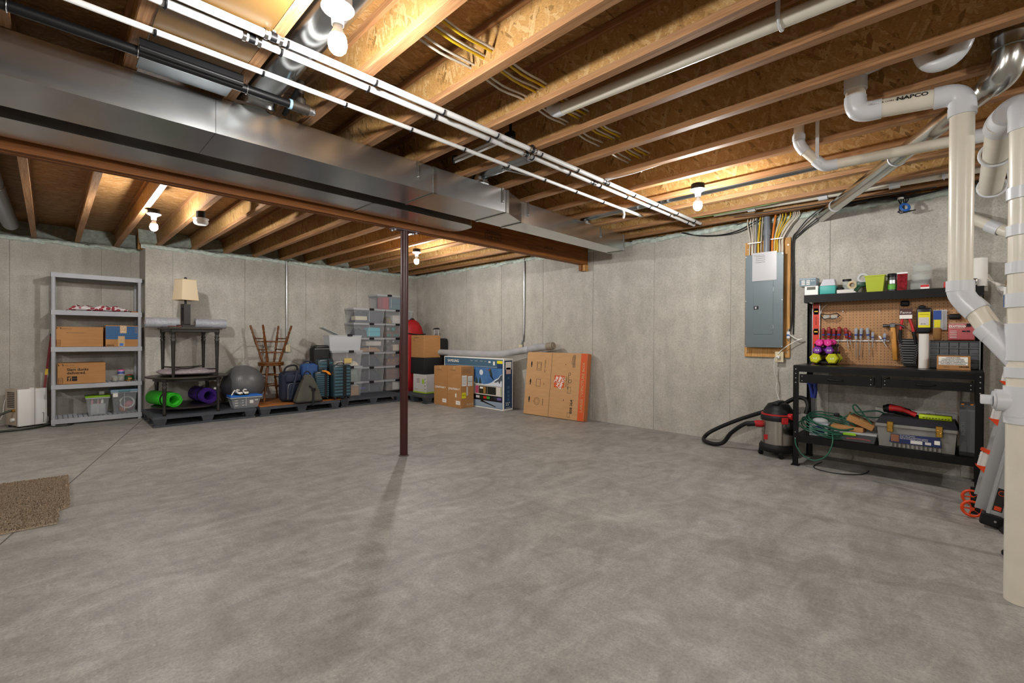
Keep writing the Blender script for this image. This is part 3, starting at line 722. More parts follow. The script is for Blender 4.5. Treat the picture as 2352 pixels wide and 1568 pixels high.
for z0, z1 in TZ:
    g = G().box(SX0, SX1, SY0, SY0+.018, z0, z1).box(SX0, SX1, SY1-.018, SY1, z0, z1).box(SX0, SX0+.018, SY0+.018, SY1-.018, z0, z1).box(SX1-.018, SX1, SY0+.018, SY1-.018, z0, z1)
    sh = obj('tier', g, 'shelf_plastic', su)
    g = G()
    for i in range(17): x = SX0+.06+i*.048; g.box(x-.006, x+.006, SY0+.018, SY1-.018, z1-.026, z1-.002)
    for j in range(9): y = SY0+.05+j*.044; g.box(SX0+.018, SX1-.018, y-.006, y+.006, z1-.026, z1-.002)
    obj('tier_grid', g, 'shelf_plastic', sh)
    for x in (SX0-.004, SX1-.004): obj('corner_clip', G().box(x, x+.008, SY0+.004, SY0+.06, z0+.002, z1-.002), 'black_plastic', sh)
zz = [0]+[z for p in TZ for z in p]
for i in range(0, len(zz)-1, 2):
    z0, z1 = zz[i], zz[i+1]
    for x in (SX0+.022, SX1-.022):
        for y in (SY0+.024, SY1-.024): obj('post', G().cyl((x, y, z0), (x, y, z1), .0205, n=18), 'shelf_plastic', su)

t = carton('cardboard_box', .062, .506, 8.125, 8.44, .99, 1.247, 'cardboard', 'wide brown carton with handwriting on the third tier of the resin shelf', False)
text(t, 'Basement', (.155, 8.125, 1.222), RY, UP, .026, 'grey_ink'); text(t, 'Paint & Sanding Supplies', (.24, 8.125, 1.17), RY, UP, .017, 'grey_ink')
lines(t, .066, .10, 1.005, 1.08, 8.125, 5)
text(t, '↑↑', (.083, 8.125, 1.225), RY, UP, .04, 'ink')
t = carton('cardboard_box', .529, .867, 8.125, 8.42, .99, 1.273, 'cardboard', 'blue and tan carton with paper tape on the third tier of the resin shelf', False)
obj('blue_print', G().box(.530, .866, 8.1235, 8.125, 1.088, 1.262), M('carton_blue', '#35618f', .7), t)
obj('paper_tape', G().box(.675, .745, 8.121, 8.1235, 1.17, 1.274).box(.655, .725, 8.121, 8.1235, .992, 1.13), M('paper_tape', '#c7a678', .5), t)
obj('parcel_sticker', G().box(.672, .71, 8.119, 8.121, 1.0, 1.035), M('sticker_blue', '#3d74c9', .5), t)
random.seed(5); g = G()
for i in range(26): x, z = random.uniform(.685, .735), random.uniform(1.175, 1.26); g.box(x-.003, x+.003, 8.1195, 8.121, z-.003, z+.003)
obj('tape_flecks', g, 'white_print', t)
lines(t, .54, .615, 1.0, 1.013, 8.125, 2); lines(t, .835, .853, 1.175, 1.245, 8.1235, 1, 'cardboard', 'carton_mark')
text(t, 'BOX 1A5', (.578, 8.125, 1.0065), RY, UP, .011, 'ink')
t = carton('cardboard_box', .075, .529, 8.125, 8.45, .515, .782, 'cardboard', 'brown carton printed Slam dunks delivered on the second tier', False)
text(t, 'Slam dunks', (.16, 8.125, .698), RY, UP, .045, 'ink', 'LEFT', bold=.0012); text(t, 'delivered.', (.16, 8.125, .655), RY, UP, .045, 'ink', 'LEFT', bold=.0012)
text(t, 'Living room', (.125, 8.125, .755), RY, UP, .022, 'grey_ink', 'LEFT'); text(t, 'Decorations', (.19, 8.125, .728), RY, UP, .016, 'grey_ink', 'LEFT')
text(t, '↑↑', (.10, 8.125, .755), RY, UP, .045, 'ink'); lines(t, .083, .122, .523, .597, 8.125, 5)
obj('logo_block', G().box(.162, .198, 8.1236, 8.125, .553, .612).box(.206, .255, 8.1236, 8.125, .553, .612), 'ink', t)
obj('logo_figure', G().prism([(.172, .556), (.185, .556), (.188, .58), (.196, .6), (.19, .61), (.18, .598), (.172, .6), (.168, .59), (.177, .582)], 8.1225, 8.1236, 'xz'), 'cardboard', t)
text(t, 'prime', (.23, 8.1236, .585), RY, UP, .016, 'cardboard')
# second tier, small things
def jar(name, c, r, h, mat, label, cat, lid=None, lidmat=None, fill=None):
    t = thing(name, c, label, cat); x, y, z = c
    obj('body', G().lathe([(r*.92, 0), (r, .006), (r, h*.85), (r*.9, h)], (x, y, z+.001), 20), mat, t)
    if fill: obj('filling', G().lathe([(r*.86, 0), (r*.9, h*.6), (r*.5, h*.66)], (x, y, z+.004), 16), fill, t)
    if lid: obj('lid', G().lathe([(r*1.06, 0), (r*1.08, lid*.8), (r*1.0, lid)], (x, y, z+h), 20), lidmat, t)
    return t
M('pebbles', '#a79f8d', .6, var=.45, vscale=120)
jar('storage_jar', (.635, 8.28, .515), .036, .075, 'glass', 'clear jar of beads standing lower left of the pink-lidded tub', 'jar', fill='pebbles')
jar('storage_jar', (.70, 8.30, .515), .042, .085, 'glass', 'clear jar of pebbles under the pink-lidded tub', 'jar', fill='pebbles')
t = jar('storage_tub', (.70, 8.30, .601), .038, .055, 'white_plastic', 'small white tub with a pink lid on top of a pebble jar', 'tub', .014, M('pink_lid', '#e0559c', .4))
obj('blue_label', G().lathe([(.0388, .008), (.0388, .045)], (.70, 8.30, .602), 20, caps=False), M('tub_blue', '#5560a8', .5), t)
t = thing('tin_can', (.79, 8.30, .514), 'green and gold tin holding small red bits on the second tier', 'tin')
obj('body', G().lathe([(.054, 0), (.054, .07)], (.79, 8.30, .515), 24), M('tin_green', '#174a2a', .35), t)
obj('gold_band', G().lathe([(.0546, 0), (.0546, .016)], (.79, 8.30, .516), 24, caps=False), 'brass', t)
obj('label_print', G().box(.77, .81, 8.2445, 8.2475, .54, .556), M('label_orange', '#c98a4a', .5), t)
obj('red_bits', G().ball((.775, 8.29, .587), .02, 1.5, 1, .6).ball((.80, 8.31, .588), .02, 1.6, 1, .7), M('bits_red', '#8f2a25', .5), t)
# bins
def bin_(name, x0, x1, y0, y1, z0, z1, label, lidmat='clear_frost', bodymat='clear_plastic', latch='dark_plastic', inset=.03, lidh=.018, lid=True, latches=(.5,), lip=.012):
    """clear tapered storage bin with lid and latches, front looks at -Y"""
    t = thing(name, ((x0+x1)/2, (y0+y1)/2, z0), label, 'storage bin'); zl = z1-lidh
    a = (x0+inset, x1-inset, y0+inset*.6, y1-inset*.6); b = (x0+.006, x1-.006, y0+.006, y1-.006)
    vs = []
    for q, z in ((a, z0), (b, zl)): vs += [(q[0], q[2], z), (q[1], q[2], z), (q[1], q[3], z), (q[0], q[3], z)]
    th = .004
    for q, z in (((b[0]+th, b[1]-th, b[2]+th, b[3]-th), zl), ((a[0]+th, a[1]-th, a[2]+th, a[3]-th), z0+th)): vs += [(q[0], q[2], z), (q[1], q[2], z), (q[1], q[3], z), (q[0], q[3], z)]
    f = [(0, 3, 2, 1), (12, 13, 14, 15)]
    for k in (0, 4, 8):
        for i in range(4): j = (i+1) % 4; f.append((k+i, k+j, k+4+j, k+4+i))
    body = obj('body', G().add(vs, f), bodymat, t)
    g = G(); g.box(x0, x1, y0, y0+lip, zl-.014, zl).box(x0, x1, y1-lip, y1, zl-.014, zl).box(x0, x0+lip, y0+lip, y1-lip, zl-.014, zl).box(x1-lip, x1, y0+lip, y1-lip, zl-.014, zl)
    g.box((x0+x1)/2-.004, (x0+x1)/2+.004, y0+inset*.45, y0+inset*.6, z0+.03, zl-.014)
    obj('rim', g, 'clear_frost', body)
    if lid: obj('lid', G().rbox(x0-.004, x1+.004, y0-.004, y1+.004, zl, z1, .006, 2), lidmat, t)
    for k in latches:
        xm = x0+(x1-x0)*k; obj('latch', G().rbox(xm-.045, xm+.045, y0-.014, y0-.003, zl-.016, z1+.003, .004, 1), latch, t)
    return t
M('lid_lime', '#86b81f', .4); M('lid_bluegrey', '#7f9fb3', .45); M('lid_blue', '#1668c4', .4)
t = bin_('storage_bin', .335, .575, 8.14, 8.42, .084, .338, 'clear bin with a lime green lid on the bottom tier', 'lid_lime', latches=())
t = bin_('storage_bin', .585, .862, 8.14, 8.46, .084, .405, 'clear bin with a pale blue lid and white note on the bottom tier', 'lid_bluegrey', latches=(), lidh=.03)
obj('lid_latch', G().rbox(.66, .78, 8.122, 8.137, .375, .40, .004, 1), M('latch_teal', '#5d8d97', .4), t)
obj('paper_note', G().box(.605, .655, 8.1445, 8.1465, .31, .372), 'white_print', t)
def stored(name, g, mat, label, cat): return obj(name, g, mat, label=label, cat=cat)
M('c_pink', '#c9838c', .6); M('c_red', '#b0302f', .6); M('c_teal', '#2b7d80', .5); M('c_cream', '#d6cbb4', .7); M('c_navy', '#262c44', .7, var=.3, vscale=9); M('c_slate', '#333c4c', .7, var=.35, vscale=8)
M('c_orange', '#b76a3c', .6); M('c_purple', '#6d5c80', .6)
stored('craft_bottle', G().lathe([(.012, 0), (.012, .045), (.006, .05), (.006, .065)], (.40, 8.19, .236), 12), 'c_pink', 'pink craft bottle inside the lime-lidded bin', 'bottle')
stored('craft_bottle', G().lathe([(.016, 0), (.016, .03), (.008, .04), (.008, .055)], (.46, 8.19, .236), 12), 'c_red', 'red craft bottle inside the lime-lidded bin', 'bottle')
stored('craft_bottle', G().lathe([(.014, 0), (.014, .045), (.009, .05), (.009, .062)], (.50, 8.19, .236), 12), 'white_plastic', 'white craft bottle inside the lime-lidded bin', 'bottle')
stored('craft_tray', G().rbox(.385, .535, 8.175, 8.38, .09, .234, .01), 'clear_frost', 'small inner box under the bottles in the lime-lidded bin', 'tray')
stored('tape_coil', G().torus((.76, 8.25, .22), .075, .012, (1, 0, 0), (0, .3, 1), 24, 8), 'off_white', 'pale ribbon coil inside the pale blue bin', 'ribbon')
stored('craft_bundle', G().ball((.79, 8.32, .17), .06, 1, .8, 1.1), 'c_pink', 'pink yarn bundle inside the pale blue bin', 'yarn')
stored('craft_bundle', G().ball((.72, 8.26, .135), .045, 1, .8, 1), 'c_orange', 'orange yarn bundle inside the pale blue bin', 'yarn')
stored('scissors_pack', G().torus((.655, 8.2, .22), .035, .006, (.6, 0, 0), (0, .2, 1), 16, 6).box(.66, .675, 8.2, 8.206, .10, .19), 'dark_plastic', 'dark handled scissors inside the pale blue bin', 'scissors')
stored('pen_holder', G().rbox(.475, .53, 8.30, 8.36, .341, .385, .004), 'off_white', 'small grey ribbed pack on the lime lid', 'box')
# cloth with red roses
t_ = NT('rose_cloth'); v_ = t_.coord()
vo = t_.n('ShaderNodeTexVoronoi', feature='F1'); vo.inputs['Scale'].default_value = 21; t_.l(v_, vo.inputs['Vector'])
col = t_.ramp(vo.outputs['Distance'], ((0, '#6e1c26'), (.22, '#b04a55'), (.4, '#8f2c3a'), (.5, '#a8404c'), (.54, '#ddd4d4'), (1, '#e3dcdc')))
t_.set(Base_Color=col, Roughness=.85); MATS['rose_cloth'] = t_.m
random.seed(2)
def cloth(u, v):
    a = 2*PI*v; x = .13+.675*u; e = min(1, 6*u, 6*(1-u)); w = .075*(.35+.65*e)
    return (x+.012*math.sin(9*u+5*v), 8.21+w*math.cos(a)*(1+.1*math.sin(23*u)), 1.457+.034*e*(1+math.sin(a))*(1+.2*math.sin(31*u+2*a)+.10*math.sin(13*u))+.018*max(0, u-.85)*6)
obj('folded_cloth', G().sheet(cloth, 60, 16), 'rose_cloth', label='rose patterned cloth folded along the fourth tier of the shelf', cat='cloth')
obj('wood_board', G().box(.80, .872, 8.15, 8.5, 1.456, 1.472), 'plank_wood', label='small brown board end beside the rose cloth', cat='board')
# red level leaning behind the dehumidifier
T = Matrix.Translation((-.082, 8.50, .004)) @ Matrix.Rotation(math.radians(5.2), 4, 'Y') @ Matrix.Rotation(math.radians(-3.2), 4, 'X')
t = thing('spirit_level', (-.105, 8.50, 0), 'long red spirit level leaning on the wall beside the shelf', 'level')
obj('body', G(T).box(-.012, .012, -.01, .03, 0, 1.16), M('level_red', '#7d1418', .4), t)
obj('vial', G(T).box(-.013, .013, -.0115, -.009, .62, .70), 'wire_yellow', t); obj('end_cap', G(T).box(-.0125, .0125, -.0115, .031, 1.13, 1.161), 'black_plastic', t)

# ================================================================ dehumidifier
T = Matrix.Translation((-.264, 8.191, 0)) @ Matrix.Rotation(math.radians(24.0), 4, 'Z')
t = thing('dehumidifier', (-.21, 8.33, 0), 'white dehumidifier with a side grille on the floor left of the shelf', 'dehumidifier')
obj('body', G(T).rbox(0, .273, .012, .30, .022, .47, .012), M('appliance_side', '#b7a999', .5), t)
fp = obj('front_panel', G(T).rbox(0, .273, -.002, .05, .018, .472, .01), 'white_plastic', t)
obj('panel_seam', G(T).box(.149, .1525, -.0035, -.0015, .02, .47), M('seam_grey', '#55565a', .6), fp)
obj('bucket_grip', G(T).box(.232, .238, -.0035, -.0015, .04, .16).box(.22, .238, -.0035, -.0015, .157, .163), 'seam_grey', fp)
obj('top_vent', G(T).rbox(.05, .22, .12, .27, .469, .476, .003, 1), 'off_white', t); obj('control_knob', G(T).rbox(.12, .16, .03, .06, .47, .484, .004), 'white_plastic', t)
for i in range(5):
    for j in range(9): obj('grille_slot', G(T).box(-.0025, .0005, .085+i*.033, .105+i*.033, .245+j*.022, .259+j*.022), 'ink', t)
obj('drain_port', G(T).cyl((.002, .075, .215), (-.03, .075, .215), .016), 'brass', t); obj('side_knob', G(T).cyl((.001, .10, .10), (-.025, .10, .10), .022), 'white_plastic', t)
for x in (.03, .24):
    for y in (.05, .26): obj('foot', G(T).cyl((x, y, 0), (x, y, .03), .014), 'black_plastic', t)
M('hose_green', '#2c3327', .35)
flex('drain_hose', [(-.29, 8.27, .215), (-.36, 8.25, .205), (-.50, 8.18, .13), (-.66, 8.1, .03), (-.62, 8.0, .014), (-.45, 7.98, .014), (-.2, 8.0, .014), (-.06, 8.1, .014), (.01, 8.25, .014), (.10, 8.36, .014), (.2, 8.45, .014)], .013, 'hose_green', 'dark drain hose curling over the floor around the dehumidifier', 'hose', 10)
flex('power_lead', [(-.36, 8.44, .40), (-.39, 8.45, .30), (-.41, 8.40, .13), (-.5, 8.3, .01), (-.7, 8.2, .006)], .004, 'off_white', 'pale power cord hanging from the dehumidifier back', 'cord')
flex('power_lead', [(-.02, 8.16, .006), (.06, 8.03, .006), (.16, 8.02, .006), (.22, 8.1, .006), (.17, 8.18, .006)], .005, 'wire_black', 'dark cord end lying on the floor under the shelf front', 'cord')

# ================================================================ carpet scrap
random.seed(4)
t_ = NT('carpet'); n1 = t_.noise(t_.coord(), 150, 3, .7)
t_.set(Base_Color=t_.ramp(n1, ((.32, '#a98d70'), (.5, '#d8c2a8'), (.68, '#efe0cc'))), Roughness=1.0, Specular_IOR_Level=.1); t_.bump(n1, 1.0, .02); MATS['carpet'] = t_.m
poly = [(-1.6, 5.25), (-.26, 5.13), (.105, 5.09), (.095, 4.19), (.045, 4.15), (.034, 3.872), (-.2, 3.875), (-1.6, 3.98)]
t = thing('carpet_scrap', (-.6, 4.5, 0), 'brown carpet scrap with a notched corner lying on the floor', 'carpet')
obj('backing', G().prism(poly, .001, .012), 'carpet', t)
def inside(x, y):
    c = False
    for i in range(len(poly)):
        (x1, y1), (x2, y2) = poly[i], poly[i-1]
        if (y1 > y) != (y2 > y) and x < (x2-x1)*(y-y1)/(y2-y1)+x1: c = not c
    return c
g = G()
for i in range(30000):
    x, y = random.uniform(-.75, .11), random.uniform(3.86, 5.22)
    if not inside(x, y): continue
    a = random.uniform(0, 2*PI); w = random.uniform(.004, .007); hgt = random.uniform(.008, .016); dx, dy = w*math.cos(a), w*math.sin(a); lx, ly = random.uniform(-.006, .006), random.uniform(-.006, .006)
    g.add([(x-dx, y-dy, .011), (x+dx, y+dy, .011), (x+dx*.6+lx, y+dy*.6+ly, .011+hgt), (x-dx*.6+lx, y-dy*.6+ly, .011+hgt)], [(0, 1, 2, 3)])
obj('pile', g, 'carpet', t, kind='stuff')
# ================================================================ pallets along the back wall
def pallet(x0, x1, y0, y1, label):
    t = thing('plastic_pallet', ((x0+x1)/2, (y0+y1)/2, 0), label, 'pallet', 'plastic pallets along the walls'); h = .135
    g = G().box(x0, x1, y0, y0+.03, .098, h).box(x0, x1, y1-.03, y1, .098, h).box(x0, x0+.03, y0+.03, y1-.03, .098, h).box(x1-.03, x1, y0+.03, y1-.03, .098, h)
    obj('deck_frame', g, 'pallet_plastic', t)
    n = int((y1-y0)/.07)
    sl = None
    for i in range(1, n):
        y = y0+.03+(y1-y0-.06)*i/n; obj('slat', G().box(x0+.03, x1-.03, y-.017, y+.017, .108, h-.001), 'pallet_plastic', t)
    for i in range(1, 9):
        x = x0+(x1-x0)*i/9; obj('rib', G().box(x-.012, x+.012, y0+.03, y1-.03, .10, h-.006), 'pallet_plastic', t)
    for i in range(3):
        xc = x0+.075+(x1-x0-.15)*i/2
        for j in range(3):
            yc = y0+.06+(y1-y0-.12)*j/2
            obj('foot', G().taper((xc-.05, xc+.05, yc-.045, yc+.045), (xc-.07, xc+.07, yc-.058, yc+.058), .026, .098), 'pallet_plastic', t)
    for j in range(3):
        yc = y0+.06+(y1-y0-.12)*j/2; obj('skid', G().box(x0+.01, x1-.01, yc-.05, yc+.05, 0, .026), 'pallet_plastic', t)
pallet(.893, 2.05, 7.08, 7.99, 'dark plastic pallet under the tables and the exercise ball')
pallet(2.092, 3.255, 7.07, 7.99, 'dark plastic pallet under the stools and the luggage')
pallet(3.297, 4.455, 7.14, 8.01, 'dark plastic pallet under the clear bins')
pallet(4.50, 5.285, 6.53, 7.40, 'dark plastic pallet in the corner under the black and brown boxes')
obj('plywood_sheet', G().box(2.10, 3.28, 7.10, 7.97, .136, .149), 'plank_wood', label='brown plywood sheet covering the pallet under the stools', cat='board')

def turned(p0, p1, prof, n=12):
    """turned leg: profile of (radius, position 0..1) along p0-p1"""
    p0, p1 = Vector(p0), Vector(p1); ax = p1-p0; g = G(); rings = []
    for r, k in prof: rings += g.ring(p0+ax*k, ax, r, n)
    m = len(prof); g.add(rings, [(a*n+j, a*n+(j+1) % n, (a+1)*n+(j+1) % n, (a+1)*n+j) for a in range(m-1) for j in range(n)], True)
    g.add(rings[:n], [tuple(range(n))[::-1]]); g.add(rings[-n:], [tuple(range(n))]); return g
# round black coffee table
M('black_wood', '#1f1b18', .38, var=.25, vscale=14); M('worn_top', '#3a342e', .4, var=.3, vscale=6)
C = (1.335, 7.53)
t = thing('coffee_table', (*C, .135), 'round black coffee table with turned legs standing on a pallet', 'table')
obj('table_top', G().lathe([(.455, 0), (.47, .006), (.47, .014), (.46, .02)], (*C, .585), 48), 'worn_top', t)
obj('apron', G().hollow((*C, .545), (*C, .585), .385, .365, 40), 'black_wood', t)
obj('lower_shelf', G().lathe([(.40, 0), (.40, .018)], (*C, .20), 40), 'black_wood', t)
LP = [(.019, 0), (.022, .05), (.018, .1), (.016, .3), (.024, .72), (.026, .8), (.018, .82), (.03, .86), (.018, .9), (.028, .95), (.03, 1)]
for x, y in ((1.02, 7.155), (1.60, 7.14), (1.04, 7.90), (1.63, 7.90)): obj('leg', turned((x, y, .136), (x, y, .586), LP), 'black_wood', t)
# end table standing on it
t = thing('end_table', (1.345, 7.54, .605), 'dark end table with tapered turned legs standing on the round table', 'table')
obj('table_top', G().rbox(1.06, 1.635, 7.09, 7.99, 1.226, 1.248, .005, 1), 'worn_top', t)
obj('apron', G().box(1.09, 1.605, 7.12, 7.135, 1.19, 1.226).box(1.09, 1.605, 7.945, 7.96, 1.19, 1.226).box(1.09, 1.105, 7.135, 7.945, 1.19, 1.226).box(1.59, 1.605, 7.135, 7.945, 1.19, 1.226), 'black_wood', t)
LP2 = [(.015, 0), (.022, .55), (.025, .74), (.03, .78), (.02, .80), (.031, .83), (.021, .865), (.024, .9), (.031, .94), (.031, 1)]
for x in (1.11, 1.588):
    for y in (7.155, 7.925): obj('leg', turned((x, y, .606), (x, y, 1.226), LP2, 14), 'black_wood', t)
g = G().tube([(1.11, 7.155, .70), (1.22, 7.4, .705), (1.35, 7.54, .70), (1.48, 7.7, .71), (1.588, 7.925, .71)], .008, 8, 4).tube([(1.588, 7.155, .70), (1.35, 7.54, .69), (1.11, 7.925, .71)], .008, 8, 4).tube([(1.11, 7.925, .71), (1.35, 7.86, .70), (1.588, 7.925, .71)], .007, 8, 4)
obj('stretcher', g, 'black_wood', t)
# pet bed cushion
random.seed(8)
def cushion(u, v):
    a = 2*PI*u; s = math.sin(PI*v); c = -math.cos(PI*v); k = lambda q: math.copysign(abs(q)**.55, q)
    x = 1.325+.325*k(math.cos(a))*s**.5; y = 7.52+.34*k(math.sin(a))*s**.5
    z = .606+.05*(1+c*(.8+.25*math.sin(9*x)*math.sin(7*y)))-(.02 if v > .6 and abs(math.cos(a)) < .6 and s > .8 else 0)
    return (x, y, z)
M('plush', '#9a8f93', .95, var=.22, vscale=30, bump=.6, bscale=220)
obj('pet_bed', G().sheet(cushion, 48, 20), 'plush', label='flat greyish plush pet bed lying on the round table', cat='cushion')
# lamp
t = thing('table_lamp', (1.285, 7.42, 1.249), 'table lamp with a tapered cream square shade and dark open base', 'lamp')
T = Matrix.Translation((1.285, 7.42, 0)) @ Matrix.Rotation(math.radians(20), 4, 'Z')
M('lamp_dark', '#2b2725', .5)
obj('foot', G(T).rbox(-.075, .075, -.075, .075, 1.249, 1.285, .004, 1), 'lamp_dark', t)
g = G(T).box(-.04, .04, -.04, .04, 1.285, 1.335).box(-.04, .04, -.04, .04, 1.51, 1.56).box(-.04, .04, -.04, -.022, 1.335, 1.51).box(-.04, .04, .022, .04, 1.335, 1.51).box(.02, .04, -.022, .022, 1.335, 1.51).box(-.012, .012, -.022, .022, 1.335, 1.51)
obj('body', g, 'lamp_dark', t)
obj('stem', G(T).cyl((0, 0, 1.56), (0, 0, 1.64), .014).cyl((0, 0, 1.64), (0, 0, 1.90), .004, n=8), 'lamp_dark', t)
g = G(T)
for a, b, z0, z1 in ((.107, .085, 1.61, 1.885),):
    for q in range(4):
        R4 = Matrix.Rotation(q*PI/2, 4, 'Z')
        g.add([(-a, -a, z0), (a, -a, z0), (b, -b, z1), (-b, -b, z1), (-a+.003, -a+.003, z0), (a-.003, -a+.003, z0), (b-.003, -b+.003, z1), (-b+.003, -b+.003, z1)], [(0, 1, 2, 3), (7, 6, 5, 4), (0, 4, 5, 1), (3, 2, 6, 7)], T=R4)
sh = obj('shade', g, M('lampshade', '#d3c1a2', .85, bump=.1, bscale=300), t)
g = G(T)
for q in range(4):
    R4 = Matrix.Rotation(q*PI/2, 4, 'Z')
    for a, z in ((.108, 1.61), (.086, 1.88)): g.box(-a, a, -a-.001, -a+.003, z, z+.008, T=R4)
obj('trim_band', g, M('lampshade_trim', '#c2ae8c', .8), sh)
obj('finial', G(T).cyl((0, 0, 1.885), (0, 0, 1.91), .018).cyl((0, 0, 1.90), (0, 0, 1.92), .012), 'black_plastic', t)
obj('cord_bundle', G(T).torus((.0, -.03, 1.292), .035, .005, (1, 0, 0), (0, 1, .1), 16, 6), 'black_plastic', t)
# rolls of wire mesh
t_ = NT('mesh_roll'); w_ = t_.n('ShaderNodeTexWave', wave_type='BANDS', bands_direction='X'); w_.inputs['Scale'].default_value = 22
t_.l(t_.coord(), w_.inputs['Vector']); t_.set(Base_Color=t_.mix(.4, '#b4b6bf', t_.ramp(t_.noise(t_.coord((1, 6, 6)), 22, 3), ((.35, '#7f828b'), (.65, '#c6c8d0')))), Roughness=.5, Metallic=.1)
t_.bump(w_.outputs['Fac'], .5, .006); MATS['mesh_roll'] = t_.m
for x0, x1, lb in ((.90, 1.27, 'grey wire mesh roll lying left of the lamp on the end table'), (1.455, 1.84, 'grey wire mesh roll lying right of the lamp on the end table')):
    t = thing('wire_roll', ((x0+x1)/2, 7.78, 1.249), lb, 'roll')
    obj('outer_wrap', G().hollow((x0, 7.78, 1.316), (x1, 7.78, 1.316), .067, .03, 28), 'mesh_roll', t)
    obj('core', G().hollow((x0+.004, 7.78, 1.316), (x1-.004, 7.78, 1.316), .031, .026, 20), 'cardboard_light', t)
obj('screwdriver', G().cyl((1.06, 7.20, 1.258), (1.19, 7.16, 1.258), .006).cyl((1.16, 7.17, 1.258), (1.2, 7.158, 1.258), .009), M('tool_brown', '#5b2c1a', .5), label='brown handled tool lying beside the lamp foot', cat='tool')
# yoga mats, rolled: a spiral of foam
def matroll(c, r, axis, length, col, label, mname):
    t = thing('yoga_mat', (c[0], c[1], c[2]-r), label, 'mat', 'rolled yoga mats')
    c = Vector(c); ax = Vector(axis).normalized(); u = ax.cross(UP).normalized(); w = u.cross(ax); th = .0085
    turns = 4.0; n = int(turns*26); ri = r-th*turns-.004; vs = []
    for i in range(n+1):
        a = 2*PI*turns*i/n; rr = ri+(r-ri)*i/n
        for q in (rr-th*.42, rr+th*.42):
            p = c+q*(math.cos(a)*u+math.sin(a)*w); vs += [p, p+ax*length]
    f = []
    for i in range(n):
        a, b = i*4, (i+1)*4
        f += [(a+2, a+3, b+3, b+2), (a+1, a, b, b+1), (a, a+2, b+2, b), (a+3, a+1, b+1, b+3)]
    f += [(0, 1, 3, 2), (n*4, n*4+2, n*4+3, n*4+1)]
    obj('foam_roll', G().add(vs, f, True), M(mname, col, .8), t)
    p = c+ax*length*.25
    obj('carry_strap', G().hollow(p, p+ax*.03, r+.003, r-.002, 28), 'black_plastic', t)
    return t
matroll((1.14, 7.27, .313), .094, (-.28, 1, 0), .55, '#2fb81e', 'bright green rolled yoga mat under the round table', 'mat_green')
t = matroll((1.55, 7.38, .322), .103, (-.12, 1, 0), .5, '#4b2390', 'purple rolled yoga mat under the round table', 'mat_purple')
obj('hang_tag', G().box(1.60, 1.64, 7.372, 7.375, .405, .432), 'white_print', t)
# exercise ball
t_ = NT('ball_rubber'); wv = t_.n('ShaderNodeTexWave', wave_type='BANDS', bands_direction='X'); wv.inputs['Scale'].default_value = 16
t_.l(t_.coord(), wv.inputs['Vector']); t_.set(Base_Color=(*lin('#5c5d5e'), 1), Roughness=.38); t_.bump(wv.outputs['Fac'], .15, .003); MATS['ball_rubber'] = t_.m
t = thing('exercise_ball', (2.03, 7.64, .136), 'large grey exercise ball behind the blue-lidded bin', 'ball')
obj('ball_skin', G().ball((2.03, 7.64, .422), .286, n=40, m=28), 'ball_rubber', t); obj('valve', G().cyl((1.88, 7.39, .30), (1.878, 7.386, .299), .012), 'white_plastic', t)
# blue lid bin and small shoes
t = bin_('storage_bin', 1.742, 2.135, 7.125, 7.34, .137, .318, 'clear shoe-size bin with a bright blue lid on the pallet corner', 'lid_blue', latches=(), inset=.05, lidh=.022)
g = G()
for k, x in enumerate((1.83, 1.90)):
    for z in (.175, .21, .245): g.box(x-.03+.02*k, x+.01, 7.152, 7.1535, z, z+.008)
obj('print_marks', g, 'white_print', t)
obj('sticker', G().box(1.985, 2.03, 7.150, 7.152, .20, .245).box(2.05, 2.09, 7.1485, 7.1505, .235, .25), 'white_print', t)
M('shoe_gold', '#9a8a52', .6)
def shoe(x, y, z, rz, label):
    T = Matrix.Translation((x, y, z)) @ Matrix.Rotation(rz, 4, 'Z'); t = thing('baby_shoe', (x, y, z), label, 'shoe', 'small white shoes on the blue lid')
    sec = [(-.075, .018, .05), (-.055, .028, .066), (-.02, .03, .064), (.02, .031, .05), (.05, .033, .036), (.075, .026, .026), (.085, .012, .02)]
    n = 12; vs = []
    for yy, w, hh in sec:
        for j in range(n):
            a = 2*PI*j/n; vs.append((w*math.copysign(abs(math.cos(a))**.7, math.cos(a)), -yy, .012+hh/2+hh/2*math.sin(a)))
    f = [(a*n+j, a*n+(j+1) % n, (a+1)*n+(j+1) % n, (a+1)*n+j) for a in range(len(sec)-1) for j in range(n)]+[tuple(range(n))[::-1], tuple(range((len(sec)-1)*n, len(sec)*n))]
    obj('upper', G(T).add(vs, f, True), 'white_plastic', t)
    obj('sole', G(T).prism([(-.02, .078), (-.03, .05), (-.031, -.02), (-.034, -.055), (-.022, -.086), (.022, -.086), (.034, -.055), (.031, -.02), (.03, .05), (.02, .078)], 0, .014), 'black_plastic', t)
    obj('toe_cap', G(T).ball((0, -.074, .02), .018, 1, .8, .8, 10, 8), 'shoe_gold', t)
    for k in range(3): obj('lace', G(T).box(-.022, .022, -.03-k*.014, -.024-k*.014, .058-k*.006, .063-k*.006), 'dark_plastic', t)
    obj('collar', G(T).torus((0, .05, .07), .022, .006, (1, 0, 0), (0, 1, .1), 14, 6), 'dark_plastic', t)
shoe(1.865, 7.23, .319, .12, 'small white and black shoe on the blue lid, left one')
shoe(1.95, 7.23, .319, -.05, 'small white and black shoe on the blue lid, right one')
obj('shoe_horn', G().tube([(1.765, 7.17, .325), (1.79, 7.2, .36), (1.82, 7.24, .385)], .008, 8, 3), 'white_plastic', label='white strap hanging off the shoes on the blue lid', cat='strap')

